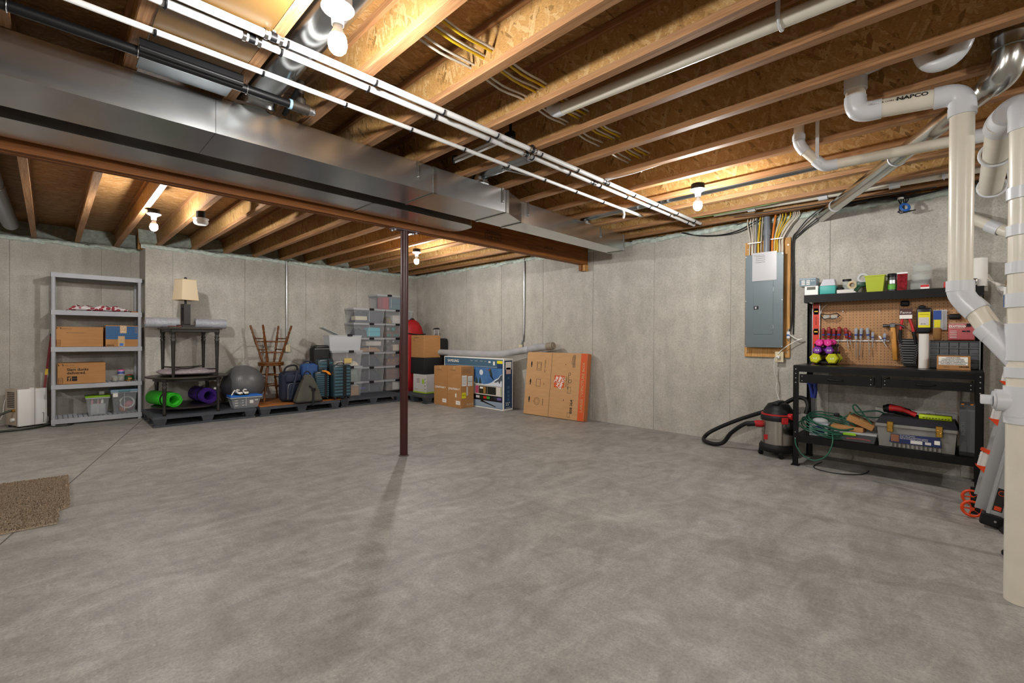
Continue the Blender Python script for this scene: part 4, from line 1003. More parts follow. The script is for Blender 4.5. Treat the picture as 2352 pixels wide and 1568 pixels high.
# ================================================================ bar stools, one upside down on the other
SP = [(.014, 0), (.017, .1), (.012, .16), (.018, .2), (.013, .24), (.019, .32), (.02, .5), (.013, .6), (.019, .64), (.012, .68), (.017, .78), (.019, .9), (.015, 1)]
def stool(c, z0, zs, flip, label):
    """flip: the seat lies at z0 and the legs point up"""
    t = thing('bar_stool', (*c, min(z0, zs)), label, 'stool', 'stacked wooden bar stools')
    x, y = c; zt = zs
    zz_ = (zs-.028, zs) if not flip else (zs, zs+.028)
    obj('seat', G().lathe([(.165, zz_[0]), (.183, zz_[0]+.006), (.185, zz_[0]+.02), (.178, zz_[1])], (x, y, 0), 36), 'oak', t)
    top = zz_[0] if not flip else zz_[1]
    ends = []
    for a in range(4):
        an = PI/4+a*PI/2+.12; u = V(math.cos(an), math.sin(an), 0)
        hi = V(x, y, top)+u*.125; lo = V(x, y, z0)+u*(.262 if not flip else .305)
        obj('leg', turned(lo, hi, SP, 12), 'oak', t); ends.append((lo, hi))
    for a in range(4):
        (l0, h0), (l1, h1) = ends[a], ends[(a+1) % 4]
        for k in ((.36, .66) if a % 2 else (.44, .74)):
            p, q = l0+(h0-l0)*k, l1+(h1-l1)*k
            obj('rung', turned(p, q, [(.007, 0), (.011, .12), (.008, .2), (.012, .5), (.008, .8), (.011, .88), (.007, 1)], 10), 'oak', t)
stool((2.44, 7.72), .150, .712, False, 'wooden bar stool standing upright on the plywood')
stool((2.44, 7.72), 1.31, .7125, True, 'wooden bar stool turned upside down on another stool')

# ================================================================ bags and luggage
M('navy_fabric', '#1c2438', .75, var=.25, vscale=14, bump=.3, bscale=200); M('blue_fabric', '#25497f', .7, var=.2, vscale=10, bump=.3, bscale=200)
M('olive_fabric', '#4d4b42', .85, var=.15, vscale=10, bump=.3, bscale=180); M('black_fabric', '#141417', .75, bump=.2, bscale=160)
t = thing('backpack', (2.60, 7.27, .15), 'navy backpack with a carry loop behind the wooden stools', 'backpack')
obj('main_body', G().rbox(2.45, 2.735, 7.27, 7.47, .151, .61, .07, 4), 'navy_fabric', t); obj('front_pocket', G().rbox(2.50, 2.72, 7.20, 7.29, .17, .44, .04, 3), 'navy_fabric', t)
obj('top_pocket', G().rbox(2.49, 2.72, 7.215, 7.29, .44, .57, .035, 3), 'navy_fabric', t)
obj('carry_loop', G().tube([(2.48, 7.3, .57), (2.50, 7.28, .66), (2.57, 7.27, .70), (2.66, 7.28, .69), (2.69, 7.3, .6)], .014, 8, 4), 'black_fabric', t)
obj('shoulder_strap', G().tube([(2.66, 7.24, .62), (2.62, 7.205, .5), (2.58, 7.19, .35), (2.56, 7.21, .2)], .02, 8, 4), 'navy_fabric', t)
obj('zip', G().tube([(2.51, 7.197, .2), (2.52, 7.197, .41), (2.60, 7.197, .43), (2.70, 7.197, .41), (2.71, 7.197, .2)], .004, 6, 4), 'steel', t)
t = thing('duffel_suitcase', (2.86, 7.33, .15), 'soft blue suitcase standing behind the grey-green tote', 'suitcase')
obj('main_body', G().rbox(2.745, 2.975, 7.25, 7.42, .151, .72, .05, 4), 'blue_fabric', t); obj('front_pocket', G().rbox(2.79, 2.972, 7.232, 7.27, .2, .70, .03, 3), 'blue_fabric', t)
obj('carry_handle', G().tube([(2.79, 7.33, .715), (2.80, 7.33, .745), (2.88, 7.33, .75), (2.92, 7.33, .72)], .011, 8, 4), 'navy_fabric', t)
t = thing('tote_bag', (2.75, 7.19, .15), 'grey-green canvas tote with black straps at the pallet edge', 'bag')
vs = []
for z, a, b, y0, y1 in ((.151, 2.565, 2.955, 7.025, 7.15), (.19, 2.57, 2.95, 7.02, 7.15), (.36, 2.625, 2.895, 7.035, 7.14), (.50, 2.685, 2.84, 7.05, 7.12), (.565, 2.70, 2.80, 7.065, 7.105)):
    vs += [(a, y0+.01, z), (a+.03, y0, z), (b-.03, y0, z), (b, y0+.01, z), (b, y1, z), (a, y1, z)]
f = [(k*6+i, k*6+(i+1) % 6, k*6+6+(i+1) % 6, k*6+6+i) for k in range(4) for i in range(6)]+[(5, 4, 3, 2, 1, 0), (24, 25, 26, 27, 28, 29)]
obj('main_body', G().add(vs, f), 'olive_fabric', t)
obj('base_band', G().rbox(2.562, 2.958, 7.016, 7.151, .1505, .172, .006, 1), 'black_fabric', t)
obj('rolled_top', G().tube([(2.68, 7.09, .51), (2.74, 7.07, .50), (2.80, 7.07, .48), (2.85, 7.09, .465)], .018, 8, 4), 'black_fabric', t)
obj('carry_loop', G().tube([(2.69, 7.08, .55), (2.71, 7.07, .60), (2.76, 7.07, .61), (2.80, 7.08, .56)], .009, 8, 4), 'black_fabric', t)
st = obj('side_strap', G().tube([(2.76, 7.032, .40), (2.80, 7.028, .36), (2.815, 7.02, .3), (2.81, 7.008, .2), (2.80, 7.004, .1)], .013, 6, 4), 'black_fabric', t); obj('buckle', G().rbox(2.79, 2.85, 7.012, 7.026, .32, .36, .004, 1), 'black_plastic', st)
M('teal_shell', '#22353d', .3, var=.15, vscale=7); M('teal_shell_light', '#3f5f6b', .3, var=.12, vscale=7); M('case_black', '#101114', .4)
def hardcase(x0, x1, y0, y1, z0, z1, ribs, label, strip, shell='teal_shell', tag=None):
    t = thing('hard_suitcase', ((x0+x1)/2, (y0+y1)/2, z0), label, 'suitcase'); zb = z0+.03
    obj('shell', G().rbox(x0, x1, y0, y1, zb, z1, .03, 3), shell, t)
    w = x1-x0
    for k in range(ribs):
        za = zb+.03+(z1-zb-.06)*k/ribs; zc = za+(z1-zb-.06)/ribs*.62
        for a, b in (((x0+.02, x0+w*strip[0]), (x0+w*strip[1], x1-.02)) if strip else ((x0+.02, x1-.02),)): obj('rib', G().rbox(a, b, y0-.006, y0+.01, za, zc, .005, 1), 'teal_shell_light', t)
    if strip: obj('center_zip', G().box(x0+w*strip[0]+.004, x0+w*strip[1]-.004, y0-.004, y0+.004, zb+.01, z1-.015), 'case_black', t)
    obj('top_handle', G().tube([(x0+w*.3, (y0+y1)/2, z1-.005), (x0+w*.35, (y0+y1)/2-.01, z1+.022), (x0+w*.65, (y0+y1)/2-.01, z1+.022), (x0+w*.7, (y0+y1)/2, z1-.005)], .009, 8, 3), 'case_black', t)
    for x in (x0+.035, x1-.035):
        for y in (y0+.03, y1-.03):
            wh = obj('wheel', G().cyl((x-.012, y, z0+.022), (x+.012, y, z0+.022), .022, n=14), 'case_black', t); obj('wheel_fork', G().box(x-.016, x+.016, y-.008, y+.008, z0+.03, z0+.045), 'dark_plastic', wh)
    if tag: obj('luggage_tag', G().prism(tag, y0-.03, y0-.024, 'xz'), M('tag_orange', '#e88a1a', .4), t)
    return t
hardcase(2.895, 3.13, 7.156, 7.256, .15, .60, 11, 'small ribbed teal suitcase with an orange luggage tag', (.62, .82), tag=[(2.99, .615), (3.04, .615), (3.10, .59), (3.135, .55), (3.125, .535), (3.09, .55), (3.05, .585), (2.99, .60)])
hardcase(3.135, 3.43, 7.045, 7.225, .15, .695, 9, 'large ribbed teal suitcase beside the clear bins', (.52, .72))
hardcase(2.98, 3.24, 7.26, 7.385, .15, .785, 10, 'teal suitcase standing behind the two ribbed ones', (.55, .7))
t = thing('vanity_case', (3.12, 7.52, .15), 'tall black case with rounded top beside the open clear bin', 'suitcase')
obj('main_body', G().rbox(2.985, 3.24, 7.43, 7.62, .151, .955, .02, 2), 'black_fabric', t); obj('domed_lid', G().rbox(3.0, 3.238, 7.425, 7.622, .935, 1.0, .03, 3), 'case_black', t)
obj('silver_piping', G().box(2.995, 3.236, 7.421, 7.4255, .938, .948), 'steel', t); obj('side_pocket', G().rbox(2.972, 2.99, 7.45, 7.6, .3, .75, .008, 1), 'black_fabric', t)

# ================================================================ clear bins
AX0, AX1, AY0, AY1 = 3.262, 3.80, 7.395, 7.645
BX0, BX1, CX0, CX1, BY0, BY1 = 3.772, 4.384, 4.396, 4.99, 7.67, 8.01
HI, LO = .45, .25
nmA = ['lowest clear bin of the short stack beside the suitcases', 'middle clear bin of the short stack beside the suitcases', 'upper closed clear bin of the short stack beside the suitcases']
for i, (z0, z1) in enumerate(((.136, .372), (.373, .640), (.641, .909))): bin_('clear_bin', AX0, AX1, AY0, AY1, z0, z1, nmA[i], latches=(.62,))
t = bin_('clear_bin', AX0-.05, AX1-.01, AY0, AY1, .910, 1.182, 'open empty clear bin on top of the short stack', bodymat='clear_frost', lid=False, latches=(.62,))
t = thing('bin_lid', (3.3, 7.55, 1.15), 'loose ribbed clear lid propped in the open bin', 'lid')
T = Matrix.Translation((3.31, 7.42, 1.205)) @ Matrix.Rotation(math.radians(24), 4, 'Y')
obj('lid_plate', G(T).rbox(-.20, .11, 0, .20, 0, .008, .003, 1), 'clear_frost', t)
for k in range(6): obj('lid_rib', G(T).box(-.18+k*.045, -.165+k*.045, .015, .185, .008, .016), 'clear_frost', t)
LZ = [.136, .345, .603, .865, 1.127, 1.391, 1.654, 1.926]
ords = ['lowest', 'second lowest', 'third from bottom', 'fourth from bottom', 'fifth from bottom', 'sixth from bottom', 'topmost']
for i in range(6): bin_('clear_bin', BX0, BX1, BY0, BY1, LZ[i]+.001, LZ[i+1], f'{"topmost" if i == 5 else ords[i]} clear bin of the middle stack, left of the post', latches=(.56,))
for i in range(7): bin_('clear_bin', CX0-(.17 if i == 6 else 0), CX1-(.17 if i == 6 else 0), BY0, BY1, LZ[i]+.001, LZ[i+1], f'{ords[i]} clear bin of the tall stack behind the post', latches=(.42,))
def stuffing(x0, x1, y0, y1, z0, h, mat, label, seed):
    """crumpled cloth filling"""
    random.seed(seed); ph = [random.uniform(0, 6) for _ in range(4)]
    def fn(u, v):
        e = min(1, 8*u, 8*(1-u), 8*v, 8*(1-v))
        z = z0+.004+(h*(.78+.11*math.sin(9*u+ph[0])+.08*math.sin(17*v+11*u+ph[1])+.06*math.sin(29*u-8*v+ph[2])))*e
        return (x0+(x1-x0)*u, y0+(y1-y0)*v, z)
    g = G().sheet(fn, 26, 12)
    n = 27
    return obj('stored_cloth', g, mat, label=label, cat='cloth')
def item(name, x0, x1, y0, y1, z0, z1, mat, label, cat): return obj(name, G().rbox(x0, x1, y0, y1, z0, z1, .004, 1), mat, label=label, cat=cat)
M('c_greybrown', '#6b5f5a', .8, var=.3, vscale=9); M('c_sage', '#7d8d80', .8, var=.1, vscale=5); M('c_tan', '#b08a66', .8, var=.15, vscale=6); M('c_brown', '#7a5743', .8, var=.25, vscale=7); M('c_cyan', '#49b6c8', .6); M('c_book_red', '#a8253a', .6); M('c_book_teal', '#3d6d7c', .6); M('c_white', '#cfcac2', .8, var=.15, vscale=9); M('c_blue', '#3a4f92', .7, var=.2, vscale=9)
M('c_shred', '#c9bfa8', .8, var=.4, vscale=60); M('gold', '#d6b25a', .2, .9, var=.3, vscale=30); M('orn_teal', '#1fa89a', .15, .6); M('orn_silver', '#8f9494', .2, .7)
# short stack
item('packed_carton', 3.45, 3.75, 7.43, 7.62, .142, .30, 'c_tan', 'brown carton inside the lowest bin of the short stack', 'box')
stuffing(3.31, 3.76, 7.42, 7.62, .30, .045, 'c_white', 'white paper inside the lowest bin of the short stack', 1)
item('folded_blanket', 3.32, 3.74, 7.43, 7.62, .38, .49, 'c_sage', 'lower sage green folded blanket in the short stack', 'blanket'); item('folded_blanket', 3.33, 3.72, 7.43, 7.62, .492, .61, 'c_sage', 'upper sage green folded blanket in the short stack', 'blanket')
stuffing(3.31, 3.76, 7.42, 7.62, .645, .09, 'c_shred', 'pale shredded paper inside the upper bin of the short stack', 2)
item('folded_sweater', 3.31, 3.72, 7.47, 7.62, .74, .88, 'c_greybrown', 'dark plum sweater inside the upper bin of the short stack', 'clothes')
item('yellow_card', 3.475, 3.61, 7.398, 7.401, .70, .78, M('card_yellow', '#c9b06a', .7), 'yellow index card on the upper bin of the short stack', 'card')
# middle stack
cm = [('c_slate', .17, 'dark clothes and blue cloth in the lowest bin of the middle stack'), ('c_slate', .22, 'dark blue jeans in the second bin of the middle stack'), ('c_slate', .22, 'dark slate clothes in the third bin of the middle stack'), ('c_tan', .09, 'beige and white linens in the fourth bin of the middle stack'), ('c_navy', .17, 'dark clothes around the cyan boxes in the middle stack'), ('c_navy', .2, 'dark bagged clothes in the topmost bin of the middle stack')]
for i, (m, h, lb) in enumerate(cm): stuffing(BX0+.04, BX1-.04, BY0+.04, BY1-.04, LZ[i]+.005, h, m, lb, 10+i)
item('folded_shirt', BX0+.05, BX0+.25, BY0+.03, BY0+.2, .20, .24, 'c_blue', 'bright blue shirt in the lowest bin of the middle stack', 'clothes')
item('folded_towel', BX0+.25, BX0+.55, BY0+.03, BY0+.2, .98, 1.06, 'c_white', 'white towel in the fourth bin of the middle stack', 'towel')
item('cyan_box', BX0+.28, BX0+.53, BY0+.026, BY0+.18, 1.15, 1.235, 'c_cyan', 'lower cyan shoe box inside the middle stack', 'box'); item('cyan_box', BX0+.285, BX0+.53, BY0+.026, BY0+.18, 1.237, 1.31, 'c_cyan', 'upper cyan shoe box inside the middle stack', 'box')
item('folded_towel', BX0+.05, BX0+.27, BY0+.03, BY0+.2, 1.44, 1.51, 'c_cream', 'cream towel in the topmost bin of the middle stack', 'towel')
item('plastic_bag', BX0+.29, BX0+.58, BY0+.03, BY0+.28, 1.43, 1.60, 'c_slate', 'dark bagged bundle in the topmost bin of the middle stack', 'bag')
# tall stack
stuffing(CX0+.04, CX1-.04, BY0+.04, BY1-.04, LZ[0]+.005, .15, 'c_greybrown', 'grey-brown cloth in the lowest bin of the tall stack', 31)
item('picture_frame', CX0+.17, CX0+.36, BY0+.03, BY0+.05, .15, .30, 'c_white', 'white framed picture in the lowest bin of the tall stack', 'frame')
item('packed_carton', CX0+.05, CX1-.05, BY0+.035, BY1-.05, .352, .44, 'c_brown', 'lower brown carton in the second bin of the tall stack', 'box'); item('packed_carton', CX0+.05, CX1-.05, BY0+.035, BY1-.05, .442, .54, 'c_brown', 'upper brown carton in the second bin of the tall stack', 'box')
stuffing(CX0+.04, CX1-.04, BY0+.04, BY1-.04, LZ[2]+.005, .16, 'c_brown', 'brown wrapping under the gold stars in the tall stack', 33)
for k, (x, z) in enumerate(((.10, .81), (.21, .80), (.31, .82), (.11, .70), (.22, .70), (.33, .71))):
    g = G(); c_ = V(CX0+x, BY0+.06, z)
    for a in range(10): an = 2*PI*a/10; g.add([c_+V(0, -.014, 0), c_+.045*V(math.cos(an), 0, math.sin(an)), c_+.018*V(math.cos(an+PI/10), 0, math.sin(an+PI/10)), c_+.045*V(math.cos(an+PI/5), 0, math.sin(an+PI/5))], [(0, 1, 2), (0, 2, 3)])
    obj('star_ornament', g, 'gold', label=f'gold star ornament, {("upper", "lower")[k//3]} row, {("first", "second", "third")[k%3]} from the left, in the tall bin stack', cat='ornament', group='gold stars in the tall bin stack')
for k, (x, z, m) in enumerate(((.09, 1.06, 'orn_silver'), (.20, 1.06, 'orn_silver'))): obj('ball_ornament', G().ball((CX0+x, BY0+.07, z), .042), m, label=f'silver ball ornament in the fourth bin of the tall stack, {("left", "right")[k]} one', cat='ornament', group='silver balls in the fourth tall bin')
item('gift_box', CX0+.06, CX0+.15, BY0+.03, BY0+.1, .885, .97, 'orn_silver', 'grey ornament box with a round window in the tall stack', 'box'); item('gift_box', CX0+.18, CX0+.42, BY0+.03, BY0+.1, .885, 1.0, 'c_cream', 'cream ornament box in the tall stack', 'box')
for k, (x, z, m) in enumerate(((.09, 1.29, 'orn_silver'), (.20, 1.29, 'orn_teal'))): obj('ball_ornament', G().ball((CX0+x, BY0+.07, z), .046), m, label=('grey' if k == 0 else 'patterned teal')+' large ball ornament in the fifth bin of the tall stack', cat='ornament')
for k, x in enumerate((.085, .13, .225, .28)): obj('ball_ornament', G().ball((CX0+x, BY0+.06, 1.175), .026), 'orn_teal', label=f'small shiny teal ball ornament in the tall bin stack, {CNT[k]} from the left', cat='ornament', group='small teal balls in the fifth tall bin')
item('packed_carton', CX0+.05, CX1-.06, BY0+.13, BY1-.05, 1.134, 1.33, 'c_brown', 'brown carton behind the ball ornaments in the tall stack', 'box')
stuffing(CX0+.04, CX0+.16, BY0+.04, BY1-.04, LZ[5]+.005, .13, 'gold', 'gold tinsel in the sixth bin of the tall stack', 36)
item('wrapped_parcel', CX0+.17, CX0+.5, BY0+.035, BY0+.3, 1.398, 1.55, 'c_white', 'white wrapped parcel in the sixth bin of the tall stack', 'parcel')
item('red_book', CX0-.03, CX0+.09, BY0+.035, BY0+.25, 1.661, 1.88, 'c_book_red', 'red binder in the topmost bin of the tall stack', 'book')
item('teal_book', CX0+.10, CX0+.38, BY0+.035, BY0+.25, 1.661, 1.76, 'c_book_teal', 'lower teal box in the topmost bin of the tall stack', 'box'); item('teal_book', CX0+.10, CX0+.38, BY0+.035, BY0+.25, 1.763, 1.87, 'c_book_teal', 'upper teal box in the topmost bin of the tall stack', 'box')

# conduits with outlets
def outlet(name, c, face, label, w=.075, h=.12):
    """duplex outlet on a box; face is 'y' (looks at -Y) or 'x' (looks at -X)"""
    t = thing(name, c, label, 'outlet'); x, y, z = c
    def b(a0, a1, d0, d1, z0, z1, rr=.004): return G().rbox(x+a0, x+a1, y-d1, y-d0, z0, z1, rr, 1) if face == 'y' else G().rbox(x-d1, x-d0, y-a1, y-a0, z0, z1, rr, 1)
    M('ivory', '#cfc4a4', .5)
    obj('box', b(-w/2+.006, w/2-.006, 0, .035, z+.006, z+h-.006), 'steel', t); pl = obj('cover_plate', b(-w/2, w/2, .035, .042, z, z+h), 'ivory', t)
    for k in (.3, .7):
        s = obj('socket', b(-.016, .016, .042, .045, z+h*k-.013, z+h*k+.013, .006), 'ivory', pl)
        obj('slots', b(-.008, -.005, .045, .0462, z+h*k-.004, z+h*k+.006, .0005), 'ink', s)
    return t
outlet('wall_outlet', (2.785, YB-.001, .885), 'y', 'ivory outlet at the foot of the conduit behind the stools')
t = thing('conduit', (2.77, 8.01, .99), 'grey steel conduit down the wall behind the stools', 'conduit')
obj('pipe', G().cyl((2.775, 8.012, 1.0), (2.77, 8.012, 2.38), .0125), 'steel', t); obj('connector', G().cyl((2.775, 8.012, .995), (2.775, 8.012, 1.03), .017), 'steel', t)
outlet('wall_outlet', (XR-.001, 5.05, .91), 'x', 'ivory outlet behind the grey tube above the television carton')
t = thing('conduit', (5.295, 5.0, 1.02), 'grey steel conduit down the wall above the television carton', 'conduit')
obj('pipe', G().tube([(5.296, 5.04, 1.02), (5.296, 5.025, 1.1), (5.296, 5.0, 1.2), (5.296, 4.995, 2.4)], .0125, 12, 3), 'steel', t); obj('connector', G().cyl((5.296, 5.042, 1.015), (5.296, 5.038, 1.04), .017), 'steel', t)

# ================================================================ smoke detector, far ceiling
t = thing('smoke_detector', (1.09, 5.55, 2.26), 'white round smoke detector hanging below a black box beyond the beam', 'detector')
obj('mount_box', G().lathe([(.042, .0), (.042, .07)], (1.09, 5.55, 2.325), 18), 'black_plastic', t)
obj('housing', G().lathe([(.05, 0), (.062, .012), (.066, .03), (.06, .048), (.07, .055), (.07, .062)], (1.09, 5.55, 2.265), 28), 'white_plastic', t)
# ================================================================ corner boxes
t = thing('product_carton', (4.9, 7.0, .136), 'white carton with a lime base band under the black cube in the corner', 'box')
obj('body', G().rbox(4.70, 5.08, 6.81, 7.215, .137, .475, .004, 1), 'off_white', t)
obj('lime_band', G().box(4.6985, 4.70, 6.812, 7.213, .139, .165).box(4.702, 5.078, 6.8085, 6.81, .139, .165), M('lime_print', '#a9c43a', .6), t)
obj('photo_print', G().box(4.6985, 4.70, 6.87, 6.93, .31, .39), 'lime_print', t)
g = G()
for k in range(4): g.box(4.6985, 4.70, 7.0, 7.1, .32+k*.022, .326+k*.022)
for k in range(4): g.box(4.6985, 4.70, 6.83, 6.845, .20+k*.06, .225+k*.06)
obj('text_print', g, 'grey_ink', t)
text(t, 'STORAGE', (4.70, 7.12, .20), RX, UP, .022, 'grey_ink')
t = thing('fabric_cube', (4.9, 7.05, .476), 'black fabric storage cube between the white and the brown carton', 'box')
obj('body', G().rbox(4.695, 5.085, 6.86, 7.29, .476, .772, .008, 2), 'black_fabric', t); obj('seam', G().box(4.692, 4.695, 6.865, 7.285, .755, .765), 'dark_plastic', t)
t = thing('cardboard_box', (4.9, 7.08, .773), 'brown carton on top of the black cube in the corner', 'box')
obj('body', G().rbox(4.70, 5.065, 6.885, 7.285, .773, 1.175, .003, 1), 'cardboard', t)
obj('top_flap', G().box(4.698, 5.067, 7.082, 7.087, 1.1755, 1.178), 'tape', t)
text(t, 'Living Room', (4.70, 7.12, 1.135), RX, UP, .03, 'ink'); text(t, 'Decor', (4.70, 7.19, 1.09), RX, UP, .024, 'ink')
M('red_fabric', '#a81418', .6, var=.15, vscale=8, bump=.2, bscale=90)
t = thing('tree_bag', (4.86, 7.5, 0), 'tall red fabric bag standing in the corner behind the cartons', 'bag')
vs = []; n = 14
for z, w, d in ((.001, .22, .12), (.5, .235, .14), (1.0, .235, .14), (1.2, .215, .135), (1.33, .18, .12), (1.42, .125, .09), (1.47, .05, .05)):
    for j in range(n): a = 2*PI*j/n; vs.append((4.86+w*math.copysign(abs(math.cos(a))**.6, math.cos(a)), 7.505+d*math.copysign(abs(math.sin(a))**.6, math.sin(a))+.03*max(0, z-1.2), z))
f = [(a*n+j, a*n+(j+1) % n, (a+1)*n+(j+1) % n, (a+1)*n+j) for a in range(6) for j in range(n)]+[tuple(range(n))[::-1], tuple(range(6*n, 7*n))]
obj('main_body', G().add(vs, f, True), 'red_fabric', t); obj('top_knot', G().ball((4.86, 7.50, 1.475), .035, 1.3, 1, .7), 'black_fabric', t)
obj('strap', G().tube([(4.64, 7.37, 1.22), (4.77, 7.345, 1.2), (4.92, 7.34, 1.19), (5.07, 7.37, 1.2)], .012, 6, 4), 'black_fabric', t)
t = thing('trolley_case', (5.19, 7.07, .136), 'black trolley case with a raised grey handle behind the brown carton', 'suitcase')
obj('main_body', G().rbox(5.10, 5.28, 6.93, 7.27, .137, 1.12, .03, 2), 'black_fabric', t)
obj('pull_handle', G().cyl((5.14, 7.18, 1.11), (5.14, 7.18, 1.29), .008).cyl((5.14, 7.05, 1.11), (5.14, 7.05, 1.29), .008), 'steel', t); obj('grip', G().tube([(5.14, 7.20, 1.285), (5.14, 7.18, 1.30), (5.14, 7.05, 1.305), (5.14, 7.03, 1.29)], .013, 8, 2), 'dark_plastic', t)
def jbox(y0, y1, x0, z1, label, extra):
    t = thing('tall_carton', (x0+.13, (y0+y1)/2, 0), label, 'box', 'tall brown cartons before the television carton')
    obj('body', G().rbox(x0, x0+.27, y0, y1, 0, z1, .003, 1), 'cardboard', t)
    ym = (y0+y1)/2
    text(t, 'JONATHAN Y', (x0, ym, .30), RX, UP, .045, 'white_print', sx=1.05, bold=.001)
    text(t, 'Living Room', (x0, ym+.03, z1-.06), RX, UP, .03, 'grey_ink')
    obj('top_tape', G().box(x0-.0006, x0+.2706, ym-.025, ym+.025, z1-.05, z1+.0008), 'tape', t)
    obj('bar_label', G().quad((x0, y0+.075, .085), RX, UP, .11, .06, .001), 'white_print', t); text(t, 'III II IIII', (x0-.001, y0+.075, .085), RX, UP, .02, 'ink')
    if extra:
        def q(x, z, w, h, m, nm='label'): return obj(nm, G().quad((x, y0, z), RY, UP, w, h, .001), m, t)
        q(x0+.07, .44, .10, .17, 'white_print', 'shipping_label'); q(x0+.19, .43, .095, .16, 'white_print', 'shipping_label'); q(x0+.06, .205, .085, .09, M('label_yellow', '#e6dc1f', .6), 'yellow_label'); q(x0+.13, .27, .03, .14, 'off_white', 'tape_label')
        text(t, 'NEW', (x0+.06, y0-.001, .205), RY, UP, .03, 'ink'); text(t, 'MIRROR', (x0+.19, y0-.001, .42), RY, UP, .022, 'ink')
        g = G()
        for k in range(6): g.box(x0+.03, x0+.11, y0-.0018, y0-.001, .38+k*.022, .384+k*.022).box(x0+.15, x0+.23, y0-.0018, y0-.001, .37+k*.022, .374+k*.022)
        for k in range(4): g.box(x0+.03, x0+.2, y0-.0008, y0-.0002, .565+k*.018, .569+k*.018)
        obj('fine_print', g, 'grey_ink', t)
        obj('white_sticker', G().quad((x0, y0+.13, .20), RX, UP, .03, .06, .001), 'white_print', t)
        text(t, '□ ◇ ▽', (x0+.19, y0, .05), RY, UP, .04, 'white_print')
jbox(6.135, 6.505, 4.655, .655, 'tall brown carton printed JONATHAN Y, next to the corner pallet', False)
jbox(5.755, 6.11, 4.640, .668, 'tall brown carton printed JONATHAN Y with shipping labels on its side', True)

# television carton
t = thing('television_carton', (5.06, 5.85, 0), 'large blue television carton with a snowboarder picture standing against the wall', 'box')
M('tv_blue', '#1d3f66', .5); M('tv_slate', '#43657c', .5); M('sky_print', '#3f7fb8', .5); M('tv_snow', '#d5dde4', .6); M('tv_black', '#0d0d10', .4)
FX = 4.955
obj('body', G().rbox(FX, 5.165, 5.105, 6.62, 0, .81, .004, 1), 'white_print', t)
def ft(y0, y1, z0, z1, m, nm, k=1): return obj(nm, G().box(FX-.0011*k, FX-.0011*(k-1), y0, y1, z0, z1), m, t)
ft(5.12, 6.60, .675, .795, 'tv_slate', 'header_print'); ft(5.12, 6.60, .02, .675, M('tv_panel', '#7f93a6', .5), 'front_print')
t_ = NT('sky_fade'); 
ft(5.13, 6.585, .125, .66, 'tv_black', 'screen_print', 2)
sp = t_.n('ShaderNodeSeparateXYZ'); t_.l(t_.n('ShaderNodeTexCoord').outputs['Object'], sp.inputs[0])
nn = t_.noise(t_.coord((1, 1, 1)), 5, 5, .6)
t_.set(Base_Color=t_.mix(t_.math('MULTIPLY', nn, .8), '#123f86', '#6fa9d6'), Roughness=.5); MATS['sky_fade'] = t_.m
pic = ft(5.135, 6.58, .37, .655, 'sky_fade', 'picture_print', 3)
def poly(pts, m, nm, k): return obj(nm, G().prism(pts, FX-.0011*k, FX-.0011*(k-1), 'yz'), m, pic)
poly([(5.135, .37), (6.58, .37), (6.58, .42), (6.2, .40), (5.85, .42), (5.7, .40), (5.55, .385), (5.45, .40), (5.36, .43), (5.28, .48), (5.22, .50), (5.17, .55), (5.135, .57)], 'tv_snow', 'snow_slope', 4)
poly([(5.135, .56), (5.17, .54), (5.21, .49), (5.26, .465), (5.32, .43), (5.26, .43), (5.22, .455), (5.19, .41), (5.155, .47), (5.135, .45)], M('rock_print', '#49535c', .6), 'rock_print', 5)
poly([(5.44, .632), (5.425, .585), (5.40, .535), (5.365, .52), (5.35, .55), (5.375, .60), (5.385, .64), (5.41, .645)], M('rider_print', '#2c3a2e', .6), 'rider_print', 5)
poly([(5.41, .535), (5.34, .475), (5.315, .47), (5.36, .53), (5.39, .545)], 'tv_black', 'board_print', 6)
poly([(5.49, .635), (5.44, .612), (5.40, .648), (5.385, .64), (5.425, .60), (5.49, .622)], M('rider_arm', '#8b4a3a', .6), 'arm_print', 6)
poly([(5.62+.045*math.cos(a*PI/6), .575+.045*math.sin(a*PI/6)) for a in range(12)], 'tv_snow', 'sun_print', 4)
for y in (5.73, 5.645): poly([(y-.035, .39), (y+.035, .39), (y+.015, .44), (y+.02, .44), (y, .51), (y-.02, .44), (y-.015, .44)], 'rider_print', 'tree_print', 6)
ft(5.135, 6.58, .215, .365, M('menu_print', '#c9c6bd', .5), 'menu_print', 3)
for i, (y0, y1, c) in enumerate(((5.27, 5.47, '#1b1d18'), (5.475, 5.68, '#2b2415'), (5.685, 5.76, '#b2456a'), (5.17, 5.255, '#d8d4c8'), (5.14, 5.165, '#a8b08a'))): ft(y0, y1, .232, .355, M(f'menu_tile_{i}', c, .5), 'menu_tile', 4)
ft(5.51, 5.565, .24, .345, M('menu_face', '#9a7338', .5), 'menu_tile', 5); ft(5.575, 5.65, .31, .34, 'white_print', 'menu_tile', 5)
for i, (y0, y1, c) in enumerate(((5.66, 5.75, '#c8c8c8'), (5.57, 5.64, '#16301c'), (5.49, 5.565, '#c0211c'), (5.415, 5.485, '#3aa33a'), (5.25, 5.32, '#20252c'), (5.15, 5.245, '#6d5a9c'))): ft(y0, y1, .155, .195, M(f'app_tile_{i}', c, .5), 'app_tile', 3)
ft(5.135, 6.58, .03, .125, M('tv_foot_bg', '#8ea2b3', .5), 'foot_print', 3)
poly([(5.28, .055), (5.55, .115), (5.58, .13), (5.61, .13), (5.65, .105), (5.52, .085), (5.27, .04)], 'tv_black', 'stand_print', 4)
text(t, 'SAMSUNG', (FX-.0011, 6.36, .735), RX, UP, .062, 'white_print', sx=1.1, bold=.0012)
